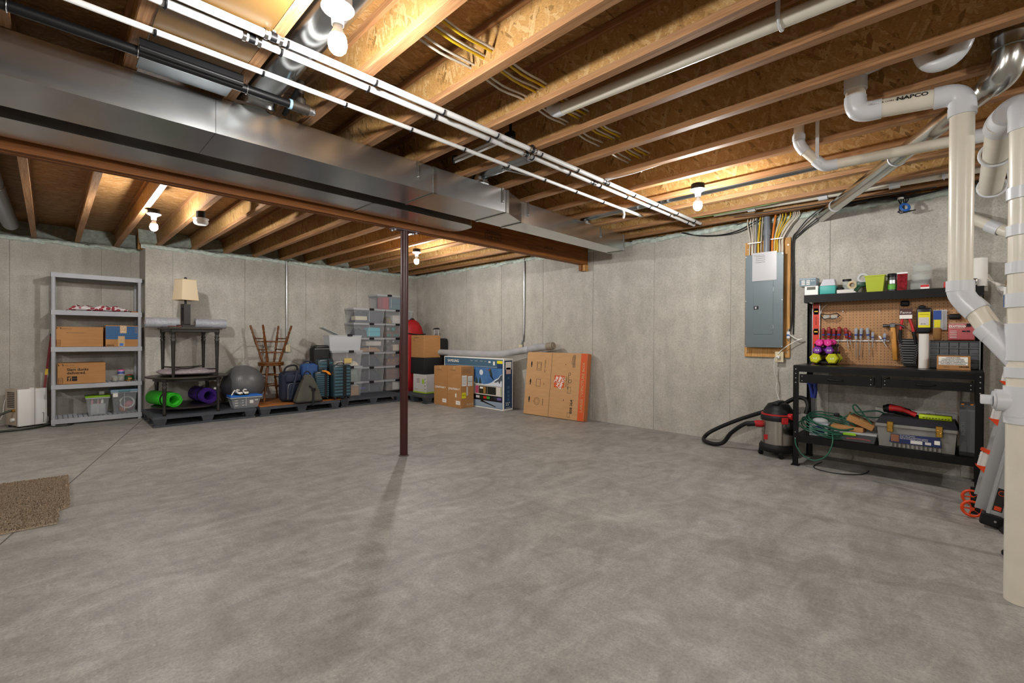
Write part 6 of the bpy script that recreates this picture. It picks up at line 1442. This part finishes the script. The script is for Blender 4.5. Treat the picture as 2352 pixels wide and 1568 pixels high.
for y, z, lb in ((.835, 1.395, 'nearer the glasses'), (.57, 1.39, 'nearer the hammer')): obj('peg_hook', G().tube([(5.236, y, z+.012), (5.215, y, z+.012), (5.208, y, z), (5.208, y, z-.012)], .003, 6, 2), 'steel', label=f'bare metal peg hook {lb}', cat='hook')
obj('tool_rail', G().box(5.222, 5.226, .50, 1.0, 1.116, 1.126).box(5.226, 5.236, .51, .52, 1.116, 1.122).box(5.226, 5.236, .98, .99, 1.116, 1.122), 'white_plastic', label='white wire rail holding the screwdrivers on the pegboard', cat='rack')
def screwdriver(y, zt, hl, r, ln, mat, label, lean=0):
    t = thing('screwdriver', (5.205, y, zt-hl-ln), label, 'screwdriver', 'screwdrivers on the pegboard')
    T = Matrix.Translation((5.205, y, zt)) @ Matrix.Rotation(lean, 4, 'X')
    obj('handle', G(T).lathe([(r*.3, 0), (r*.85, -.004), (r, -.015), (r*.95, -hl*.6), (r*.7, -hl*.75), (r*.9, -hl*.9), (r*.6, -hl)], n=10), mat, t)
    obj('grip_band', G(T).lathe([(r*1.02, -hl*.58), (r*.98, -hl*.72)], n=10, caps=False), M('band_blue', '#243a86', .4), t)
    obj('shank', G(T).cyl((0, 0, -hl+.002), (0, 0, -hl-ln), .0035, n=8), 'steel', t)
M('handle_red', '#8a1a1e', .25, coat=.4); M('handle_clear', '#a9b4c0', .15, alpha=.75)
for i, (y, zt, hl, r, ln, le) in enumerate(((.986, 1.24, .10, .012, .03, 0), (.942, 1.25, .11, .0155, .05, 0), (.902, 1.238, .10, .0135, .04, 0), (.86, 1.25, .115, .016, .10, .05), (.815, 1.24, .10, .0145, .10, -.12), (.782, 1.208, .075, .0105, .05, -.06))): screwdriver(y, zt, hl, r, ln, 'handle_red', f'red handled screwdriver on the pegboard rail, {CNT[i]} from the orange level', le)
for i, (y, zt, hl, r, ln, le) in enumerate(((.734, 1.238, .10, .013, .17, 0), (.694, 1.238, .10, .0125, .15, .06), (.652, 1.238, .10, .0125, .14, -.08), (.613, 1.20, .075, .011, .07, 0), (.529, 1.19, .07, .012, .03, 0))): screwdriver(y, zt, hl, r, ln, 'handle_clear', f'clear handled screwdriver on the pegboard rail, {CNT[i]} from the red ones', le)
screwdriver(.568, 1.165, .055, .008, .06, 'white_plastic', 'small white handled screwdriver hanging aslant beside the hammer', -.5)
t = thing('hammer', (5.2, .49, .95), 'claw hammer with a yellow handle hung on the pegboard', 'hammer')
T = Matrix.Translation((5.2, .475, 1.24)) @ Matrix.Rotation(math.radians(-4), 4, 'X')
obj('handle', G(T).rbox(-.012, .012, -.018, .016, -.29, .0, .007, 2), M('hammer_yellow', '#c88a34', .45), t)
obj('head', G(T).cyl((0, .065, .018), (0, .04, .018), .015, n=14).cyl((0, .045, .018), (0, .01, .02), .011, n=10).rbox(-.013, .013, -.02, .02, -.005, .035, .005, 1).tube([(-.006, -.015, .022), (-.008, -.05, .018), (-.01, -.08, -.01)], .007, 8, 3).tube([(.006, -.015, .022), (.008, -.05, .018), (.01, -.08, -.01)], .007, 8, 3), M('forged', '#6a6b6d', .35, .9), t)
text(t, 'FIBERGLASS', (5.1875, .478, 1.17), -UP, V(0, -1, 0), .012, 'ink')
t = thing('bolt_cutter', (5.21, .37, 1.12), 'red handled cutters in a brown card hung on the pegboard', 'cutters')
obj('jaw', G().rbox(5.2, 5.225, .365, .425, 1.42, 1.468, .012, 2), 'black_plastic', t)
obj('handle', G().tube([(5.205, .405, 1.35), (5.205, .42, 1.24), (5.205, .425, 1.13)], .010, 8, 3).tube([(5.205, .375, 1.35), (5.205, .345, 1.24), (5.205, .325, 1.13)], .010, 8, 3), 'print_red', t)
obj('grip', G().tube([(5.205, .422, 1.22), (5.205, .425, 1.15), (5.205, .418, 1.10)], .013, 8, 3).tube([(5.205, .338, 1.2), (5.205, .325, 1.13), (5.205, .322, 1.09)], .013, 8, 3), 'black_plastic', t)
cd = obj('card', G().box(5.192, 5.195, .345, .43, 1.31, 1.40), M('card_brown', '#46201a', .5), t); obj('card_white', G().box(5.1908, 5.192, .346, .429, 1.312, 1.345), 'white_print', cd); text(cd, 'Fanno', (5.192, .388, 1.365), RX, UP, .03, 'white_print')
t = thing('glove_bag', (5.21, .272, 1.19), 'dark plastic bag with a yellow and white label hung on the pegboard', 'bag')
obj('bag', G().rbox(5.195, 5.228, .225, .32, 1.19, 1.40, .012, 3), M('bag_black', '#22242a', .25), t); obj('yellow_label', G().box(5.1925, 5.195, .232, .308, 1.235, 1.365), 'label_yellow', t); obj('white_label', G().box(5.1912, 5.1925, .24, .305, 1.255, 1.32), 'off_white', t); obj('knot', G().ball((5.21, .285, 1.41), .018, 1, 1.4, .8), 'bag_black', t)
text(t, 'NITRILE GLOVES', (5.1925, .27, 1.345), RX, UP, .008, 'ink'); text(t, 'III II III', (5.1912, .275, 1.265), RX, UP, .012, 'ink')
t = thing('bit_pack', (5.21, .17, 1.22), 'blister pack of drill bits with blue and yellow print on the pegboard', 'pack')
obj('card', G().box(5.215, 5.218, .13, .215, 1.215, 1.38), 'clear_frost', t); obj('blue_print', G().box(5.2135, 5.215, .165, .213, 1.30, 1.375), M('pack_blue', '#1f4a9c', .4), t); obj('yellow_print', G().box(5.2135, 5.215, .17, .208, 1.235, 1.298), 'label_yellow', t); obj('blister', G().rbox(5.205, 5.215, .135, .16, 1.225, 1.37, .004, 1), 'clear_plastic', t)
pbox('black_clamp', 5.205, 5.23, .05, .12, 1.30, 1.345, 'black_plastic', 'small black spring clamp on the pegboard behind the drain pipe', 'clamp', .01, 2)
t = thing('wrench_rack', (5.2, .367, .901), 'black rack of combination wrenches standing against the pegboard', 'wrench set')
obj('rack_frame', G().prism([(.315, .905), (.40, .905), (.425, 1.14), (.31, 1.14)], 5.205, 5.215, 'yz'), 'black_plastic', t)
for k in range(10):
    z = .935+k*.021; w_ = .03+k*.0025; g = G().box(5.196, 5.204, .367-w_, .367+w_, z-.004, z+.004)
    g.torus((5.2, .367+w_+.008, z), .008, .0035, (0, 1, 0), (0, 0, 1), 10, 5).torus((5.2, .367-w_-.008, z), .008, .0035, (0, 1, 0), (0, 0, 1), 10, 5, .6, 5.7)
    obj('wrench', g, 'forged', t)
# ---------------- worktop
t = thing('paper_roll', (5.02, .262, .901), 'slim white paper roll standing on the worktop', 'roll'); obj('roll', G().hollow((5.02, .262, .901), (5.02, .262, 1.18), .031, .012, 24), M('paper_quilt', '#dcdad5', .9, bump=.5, bscale=70), t)
t = thing('drawer_organizer', (5.12, .083, .901), 'small parts organizer of clear drawers in a black cabinet on the worktop', 'organizer')
obj('cabinet', G().box(5.05, 5.22, -.064, -.058, .901, 1.127).box(5.05, 5.22, .225, .231, .901, 1.127).box(5.05, 5.22, -.058, .225, .901, .905).box(5.05, 5.22, -.058, .225, 1.118, 1.127).box(5.215, 5.22, -.058, .225, .905, 1.118), 'black_plastic', t)
M('drawer_smoke', '#6e7278', .25, alpha=.6)
for r_ in range(4):
    z0 = .908+r_*.0525
    obj('divider_rail', G().box(5.046, 5.2, -.058, .225, z0+.0495, z0+.052), 'panel_side', t)
    for k in range(5):
        y0 = -.056+k*.0563; dd = obj('small_drawer', G().box(5.052, 5.055, y0+.002, y0+.054, z0, z0+.046).box(5.055, 5.19, y0+.003, y0+.053, z0, z0+.003).box(5.055, 5.19, y0+.003, y0+.005, z0, z0+.035).box(5.055, 5.19, y0+.051, y0+.053, z0, z0+.035), 'drawer_smoke', t); obj('pull', G().box(5.045, 5.052, y0+.014, y0+.042, z0+.014, z0+.02), 'drawer_smoke', dd)
obj('side_edge', G().box(5.045, 5.05, -.064, -.056, .903, 1.125).box(5.045, 5.05, .223, .231, .903, 1.125), 'panel_side', t)
t = thing('battery_carton', (4.95, .085, .901), 'small tan carton with a white lithium battery notice on the worktop', 'box')
obj('body', G().rbox(4.90, 5.02, -.01, .178, .9005, 1.008, .002, 1), 'cardboard', t); nt = obj('notice', G().box(4.8985, 4.90, .005, .168, .938, 1.0), 'white_print', t)
for k, s_ in enumerate(('LITHIUM BATTERIES', 'FORBIDDEN FOR TRANSPORT', 'ABOARD AIRCRAFT AND VESSEL', 'FOR US DOMESTIC TRANSPORTATION', 'ONLY UNDER DOT REGULATIONS')): text(nt, s_, (4.8985, .0865, .993-k*.0118), RX, UP, .0095, 'ink', bold=.0002, sx=.95)
text(t, 'UN3480', (4.90, .025, .925), RX, UP, .016, 'ink', bold=.0004); text(t, 'RECYCLE\nBATTERY', (4.90, .12, .922), RX, UP, .008, 'grey_ink')
t = thing('tool_kit_case', (5.13, .045, 1.128), 'red and clear CRAFTSMAN tool kit on top of the parts organizer', 'tool kit')
obj('tray', G().rbox(5.095, 5.18, -.03, .12, 1.128, 1.262, .008, 2), 'print_red', t); obj('clear_lid', G().rbox(5.088, 5.096, -.028, .118, 1.135, 1.268, .003, 1), 'clear_plastic', t)
text(t, 'CRAFTSMAN', (5.087, .068, 1.238), RX, UP, .017, 'white_print', bold=.0006); g = G().box(5.0862, 5.0875, .025, .113, 1.249, 1.251).box(5.0862, 5.0875, .025, .113, 1.225, 1.227).box(5.0862, 5.0875, .025, .027, 1.225, 1.251).box(5.0862, 5.0875, .111, .113, 1.225, 1.251)
for k in range(5): g.box(5.0862, 5.0875, .07, .11, 1.148+k*.013, 1.151+k*.013)
obj('box_print', g, 'white_print', t); obj('badge', G().box(5.0862, 5.0875, -.01, .015, 1.235, 1.26).box(5.0862, 5.0875, .02, .04, 1.195, 1.205).box(5.0862, 5.0875, -.005, .015, 1.195, 1.205), 'black_plastic', t)
t = thing('twine_spool', (5.13, .185, 1.128), 'brown jute twine spool on the parts organizer', 'twine'); obj('wound_twine', G().lathe([(.02, 0), (.026, .008), (.0265, .09), (.02, .1)], (5.13, .185, 1.128), 20), M('jute', '#97703f', .9, bump=1, bscale=60, stretch=(1, 1, 8)), t); obj('core', G().hollow((5.13, .185, 1.229), (5.13, .185, 1.232), .012, .008, 14), 'cardboard', t)
# dumbbells on a rack
t = thing('dumbbell_rack', (5.0, .935, .901), 'black plastic stand holding three pairs of dumbbells', 'rack')
g = G().rbox(4.98, 5.16, .99, 1.012, .901, 1.08, .006, 1).rbox(4.98, 5.16, .862, .884, .901, 1.08, .006, 1).box(4.99, 5.15, .884, .99, .915, .93)
obj('frame', g, 'black_plastic', t)
for z, w_ in ((.925, .11), (.99, .09), (1.06, .07)):
    for s_ in (-1, 1): obj('cradle', G().torus((5.02, .937+s_*w_*.55, z+.03), .042, .007, (0, 1, 0), (0, 0, 1), 14, 6, PI, 2*PI).torus((5.13, .937+s_*w_*.55, z+.03), .042, .007, (0, 1, 0), (0, 0, 1), 14, 6, PI, 2*PI), 'black_plastic', t)
def dumbbell(y, z, r, mat, txt, label, rot=0):
    t = thing('dumbbell', (5.06, y, z-r), label, 'dumbbell', 'coloured dumbbells on the worktop')
    for x in (4.965, 5.125):
        pts = [(y+r*math.cos(rot+k*PI/3), z+r*math.sin(rot+k*PI/3)) for k in range(6)]; p2 = [(y+(p[0]-y)*.8, z+(p[1]-z)*.8) for p in pts]
        g = G().prism(pts, x, x+.045, 'yz'); g.add([(x-.008, *p) for p in p2]+[(x, *p) for p in pts], [tuple(range(6))]+[(i, (i+1) % 6, (i+1) % 6+6, i+6) for i in range(6)])
        obj('head', g, mat, t)
    obj('grip', G().cyl((5.01, y, z), (5.125, y, z), .014), mat, t)
    text(t, txt, (4.957, y, z), RX, UP, .022, 'white_print')
M('db_pink', '#d8268e', .45); M('db_purple', '#6f2391', .45); M('db_yellow', '#bfc40e', .45)
dumbbell(.972, 1.10, .034, 'db_pink', '1', 'pink one pound dumbbell on top of the stand, nearer the orange level', .2); dumbbell(.905, 1.10, .035, 'db_pink', '1', 'pink one pound dumbbell on top of the stand, nearer the hammer', .5)
dumbbell(.988, 1.032, .037, 'db_purple', '2LB', 'purple two pound dumbbell in the middle, nearer the orange level', .3); dumbbell(.896, 1.032, .038, 'db_purple', '2LB', 'purple two pound dumbbell in the middle, nearer the hammer', .1)
dumbbell(1.003, .957, .047, 'db_yellow', '3LB', 'yellow three pound dumbbell at the bottom, nearer the orange level', .25); dumbbell(.874, .958, .050, 'db_yellow', '3LB', 'yellow three pound dumbbell at the bottom, nearer the hammer', 0)
# ---------------- lower shelf
ZL = .2685
t = thing('tool_box', (4.93, .29, ZL), 'large grey tool box with black lid and brass latches on the lower bench shelf', 'tool box')
M('tb_grey', '#85857f', .5, var=.04); M('tb_lid', '#26262c', .45)
X_ = 4.775
obj('body', G().taper((X_+.015, 5.08, .07, .516), (X_, 5.10, .058, .53), ZL, .452), 'tb_grey', t)
obj('body_rim', G().rbox(X_-.008, 5.108, .05, .538, .425, .454, .006, 1), 'tb_grey', t)
obj('lid', G().taper((X_-.006, 5.106, .052, .536), (X_+.05, 5.05, .07, .515), .4545, .505), 'tb_lid', t); obj('lid_groove', G().box(X_+.045, 5.02, .28, .31, .5055, .509), 'black_plastic', t)
for y in (.445, .155):
    la = obj('latch', G().rbox(X_-.02, X_-.008, y-.02, y+.02, .39, .475, .004, 1), 'brass', t); obj('latch_loop', G().torus((X_-.02, y, .43), .014, .003, (0, 1, 0), (0, 0, 1), 14, 5), 'brass', la)
lb = obj('paper_label', G().prism([(.14, .31), (.45, .31), (.44, .375), (.15, .385)], X_-.006, X_+.006, 'yz'), M('label_navy', '#1b2a5a', .4), t)
for k, (s_, z) in enumerate((('Pro-Tough Tool Box', .372), ('Coffre a outils professionnel resistant', .36), ('Caja de herramientas con profesional', .349))): text(lb, s_, (X_-.006, .385, z), RX, UP, .011, 'white_print', 'LEFT')
obj('label_photo', G().box(X_-.0075, X_-.006, .39, .44, .318, .374), M('photo_brown', '#8a5a3f', .5), lb); obj('label_barcode', G().box(X_-.0075, X_-.006, .15, .182, .33, .36), 'white_print', lb); obj('label_picture', G().box(X_-.0075, X_-.006, .25, .32, .316, .342).box(X_-.0075, X_-.006, .20, .235, .32, .34), 'off_white', lb)
for k in range(12): obj('rib', G().box(X_+.002, X_+.014, .145+k*.026, .158+k*.026, .275, .305), 'tb_grey', t)
t = thing('power_sander', (4.92, .39, .51), 'black and red corded power tool lying on the tool box', 'power tool')
obj('motor', G().tube([(4.93, .50, .555), (4.92, .45, .56), (4.91, .38, .548), (4.90, .31, .53)], .033, 14, 4, rads=[.03, .038, .036, .032, .024]), 'black_plastic', t); obj('red_shell', G().tube([(4.895, .46, .568), (4.885, .40, .568), (4.88, .34, .548), (4.88, .295, .53)], .022, 12, 4, rads=[.026, .024, .016, .02]), 'print_red', t); obj('cord', G().tube([(4.92, .30, .525), (4.88, .27, .52), (4.86, .25, .518), (4.86, .265, .515)], .006, 8, 4), 'black_plastic', t)
t = thing('lime_case', (4.88, .182, .506), 'flat lime green level case lying on the tool box lid', 'case'); obj('shell', G().rbox(4.85, 4.93, .085, .278, .506, .543, .008, 2), M('lime_bright', '#b4cc16', .4), t)
g = G()
for k in range(9): g.box(4.848, 4.851, .10+k*.018, .11+k*.018, .517, .522)
obj('teeth_print', g, 'black_plastic', t)
t = thing('appliance_carton', (5.17, .32, ZL), 'white carton standing behind the tool box on the lower shelf', 'box'); obj('body', G().rbox(5.135, 5.225, .06, .58, ZL, .535, .003, 1), 'off_white', t); text(t, 'Quaker', (5.135, .20, .515), RX, UP, .03, 'ink'); text(t, 'x0', (5.135, .07, .44), RX, UP, .04, M('print_maroon', '#7a1f3a', .6).name)
t = thing('drill_case', (4.9, .008, ZL), 'upright grey plastic drill case at the end of the lower shelf', 'case')
for y0, y1 in ((.006, .047), (-.036, .005)):
    pts = [(4.80, .30), (4.82, ZL), (5.10, ZL), (5.12, .30), (5.12, .60), (5.09, .645), (4.83, .645), (4.80, .60)]; obj('shell', G().prism(pts, y0, y1, 'xz'), M('case_grey', '#56585a', .5), t)
text(t, 'BOSCH', (4.80, .026, .47), UP, V(0, 1, 0), .03, 'panel_side')
for y in (.03, -.02): obj('catch', G().box(4.83, 4.86, y-.008, y+.008, .645, .652), 'tag_orange', t)
t = bin_('storage_bin', .527, .822, 0, .001, 0, .001, 'x') if False else None
def binx(name, x0, x1, y0, y1, z0, z1, label):
    t = thing(name, ((x0+x1)/2, (y0+y1)/2, z0), label, 'storage bin')
    obj('body', G().taper((x0+.015, x1-.015, y0+.015, y1-.015), (x0, x1, y0, y1), z0, z1-.016), 'clear_plastic', t); obj('lid', G().rbox(x0-.005, x1+.005, y0-.005, y1+.005, z1-.016, z1, .004, 1), 'clear_frost', t); obj('latch', G().rbox(x0-.012, x0-.004, (y0+y1)/2-.01, (y0+y1)/2+.08, z1-.028, z1-.006, .003, 1), 'lid_lime', t)
    return t
binx('storage_bin', 4.79, 5.05, .535, .82, ZL, .346, 'low clear bin with a green latch on the lower bench shelf')
obj('red_lead', G().tube([(4.82, .74, .285), (4.83, .66, .29), (4.85, .58, .283)], .006, 8, 4), 'print_red', label='red lead inside the low clear bin', cat='cable')
t = carton('flat_box', 4.82, 5.0, .625, .855, .347, .385, 'cardboard', 'flat brown carton on the low clear bin', False)
t = thing('flat_box', (4.88, .66, .386), 'tilted brown carton resting on the flat carton', 'box'); T = Matrix.Translation((4.90, .655, .43)) @ Matrix.Rotation(math.radians(24), 4, 'X') @ Matrix.Rotation(math.radians(8), 4, 'Z'); obj('body', G(T).rbox(-.07, .09, -.095, .095, -.025, .025, .002, 1), 'cardboard', t); obj('tape_strip', G(T).box(-.071, .091, -.012, .012, .0245, .0262), 'tape', t)
t = thing('fastener_box', (4.87, .945, ZL), 'blue and white hardware box under the green extension cord', 'box'); obj('body', G().rbox(4.83, 4.95, .875, 1.015, ZL, .385, .003, 1), M('hw_white', '#b8bcc4', .5), t); obj('blue_print', G().box(4.8285, 4.83, .90, .99, .29, .36), 'label_navy', t); obj('clear_bag', G().ball((4.87, .94, .40), .06, .8, 1, .5), 'clear_frost', t)
M('cord_green', '#1d5a45', .4)
random.seed(17)
t = thing('extension_cable', (4.86, .93, ZL), 'green extension cord heaped on the lower shelf with a loop hanging over the edge', 'extension cord')
for k in range(8):
    pts = []; ph = random.uniform(0, 6)
    for a in range(13):
        an = 2*PI*a/12+ph*.1; pts.append((4.87+(.085+.012*math.sin(k))*math.cos(an)-.02, .925+(.17+.012*math.cos(k*2))*math.sin(an)-.01*k, .335+.012*k+.055*math.cos(an-.6)+random.uniform(-.008, .008)))
    obj('coil', G().tube(pts, .0058, 7, 4), 'cord_green', t)
obj('hanging_loop', G().tube([(4.79, 1.085, .36), (4.735, 1.10, .27), (4.712, 1.09, .18), (4.705, 1.03, .10), (4.705, .95, .075), (4.705, .87, .12), (4.708, .83, .2), (4.73, .82, .275), (4.80, .84, .33)], .0058, 8, 5), 'cord_green', t)
obj('far_coil', G().tube([(4.88, .80, .43), (4.86, .70, .50), (4.88, .62, .52), (4.92, .54, .53), (4.95, .5, .50), (4.93, .56, .47), (4.87, .66, .49), (4.84, .70, .55), (4.86, .68, .57), (4.88, .62, .48), (4.86, .57, .42)], .0058, 8, 5), 'cord_green', t)
obj('plug', G().rbox(4.86, 4.89, .80, .84, .455, .485, .008, 2), 'black_plastic', t)
flex('extension_lead', [(5.0, .95, .006), (4.80, .97, .006), (4.70, .93, .006), (4.66, .82, .006), (4.70, .70, .006), (4.80, .62, .006), (4.95, .60, .006)], .004, 'wire_black', 'thin black lead lying on the floor below the workbench', 'cable')
t = thing('hanging_brush', (5.12, 1.05, .40), 'blue handled garden shears hanging under the worktop end', 'shears')
obj('handle', G().tube([(5.10, 1.07, .72), (5.10, 1.055, .64), (5.10, 1.05, .58)], .016, 8, 3).tube([(5.10, 1.03, .72), (5.10, 1.025, .64), (5.10, 1.035, .58)], .016, 8, 3).rbox(5.085, 5.115, 1.01, 1.095, .70, .735, .01, 2), M('handle_blue', '#122f8c', .4), t); obj('blade', G().prism([(1.03, .58), (1.06, .58), (1.055, .30), (1.035, .26), (1.025, .3)], 5.096, 5.104, 'yz'), 'forged', t)

# ================================================================ ladder and the hanging marker
t = thing('folding_ladder', (4.2, -.11, 0), 'silver folding ladder with orange wheels and locks leaning at the picture edge', 'ladder')
M('alu', '#a9abad', .4, .45); M('lock_orange', '#d8420f', .4)
L = math.radians(10.5)
def LT(x, y): return Matrix.Translation((x, y, 0)) @ Matrix.Rotation(L, 4, 'X')
for x, y, nm_ in ((4.0, -.105, 'rail'), (4.47, -.105, 'rail')):
    T = LT(x, y); ra = obj(nm_, G(T).box(-.014, .014, -.040, .040, .055, 1.72).box(-.022, -.014, .026, .040, .055, 1.72).box(-.022, -.014, -.040, -.026, .055, 1.72), 'alu', t)
    obj('shoe', G(T).rbox(-.03, .03, -.05, .058, .012, .085, .008, 1), 'black_plastic', ra)
    if x < 4.2:
        st_ = obj('warning_sticker', G(T).box(-.0152, -.014, -.022, .020, .11, .25), 'ink', ra); obj('sticker_red', G(T).box(-.0162, -.0152, -.016, .014, .115, .14), 'lock_orange', st_); obj('sticker_ring', G(T).torus((-.0158, -.001, .222), .014, .002, (0, 1, 0), (0, 0, 1), 14, 4), 'lock_orange', st_)
        obj('shoe_bolt', G(T).cyl((-.034, -.005, .05), (-.03, -.005, .05), .006), 'steel', ra)
for x, y in ((4.06, -.045), (4.41, -.045)):
    T = LT(x, y); obj('inner_rail', G(T).box(-.01, .01, -.03, .03, .09, 1.6), 'alu', t)
for k, z in enumerate((.22, .50, .78, 1.06, 1.34)):
    T = LT(4.06, -.045); obj('rung', G(T).cyl((0, 0, z), (.35, 0, z), .016), 'alu', t)
for z in (.34, .665, .92):
    T = LT(4.40, -.012); lk = obj('rung_lock', G(T).rbox(-.025, .025, -.02, .022, z-.05, z+.05, .008, 1), 'off_white', t)
    obj('lock_tab', G(T).prism([(-.02, z-.085), (.03, z-.045), (-.018, z-.04)], -.028, .028, 'yz'), 'lock_orange', lk); obj('lock_tab', G(T).prism([(-.02, z+.045), (.026, z+.06), (.022, z+.075), (-.02, z+.07)], -.028, .028, 'yz'), 'lock_orange', lk)
for x in (4.12, 4.42):
    wc = V(x, -.022, .062); wl = obj('wheel', G().torus(wc, .046, .009, (0, 1, 0), (0, 0, 1), 24, 8), 'lock_orange', t)
    g = G().cyl(wc-V(.008, 0, 0), wc+V(.008, 0, 0), .012)
    for a in range(5): an = 2*PI*a/5; g.cyl(wc, wc+.044*V(0, math.cos(an), math.sin(an)), .005, n=6)
    obj('spokes', g, 'lock_orange', wl); obj('wheel_bracket', G().box(x-.004, x+.02, -.07, -.015, .03, .13), 'black_plastic', wl)
for x, y in ((3.93, -.165), (3.52, -.16)):
    T = LT(x, y); pr_ = obj('prop_rail', G(T).cyl((0, 0, .04), (0, 0, 1.5), .022, n=14), 'alu', t); obj('prop_foot', G(T).lathe([(.034, 0), (.036, .012), (.026, .03), (.025, .075)], (0, 0, .006), 18), 'black_plastic', pr_)
t = thing('hanging_marker', (5.06, -.19, 1.36), 'blue and white marker hanging by a string on the far pipe', 'marker')
obj('barrel', G().cyl((5.068, -.19, 1.38), (5.068, -.19, 1.47), .009), 'lead_blue', t); obj('cap', G().cyl((5.068, -.19, 1.47), (5.068, -.19, 1.53), .0095), 'white_plastic', t); obj('string', G().tube([(5.068, -.19, 1.53), (5.066, -.195, 1.57), (5.075, -.21, 1.595), (5.08, -.26, 1.60)], .002, 6, 3), 'jute', t)
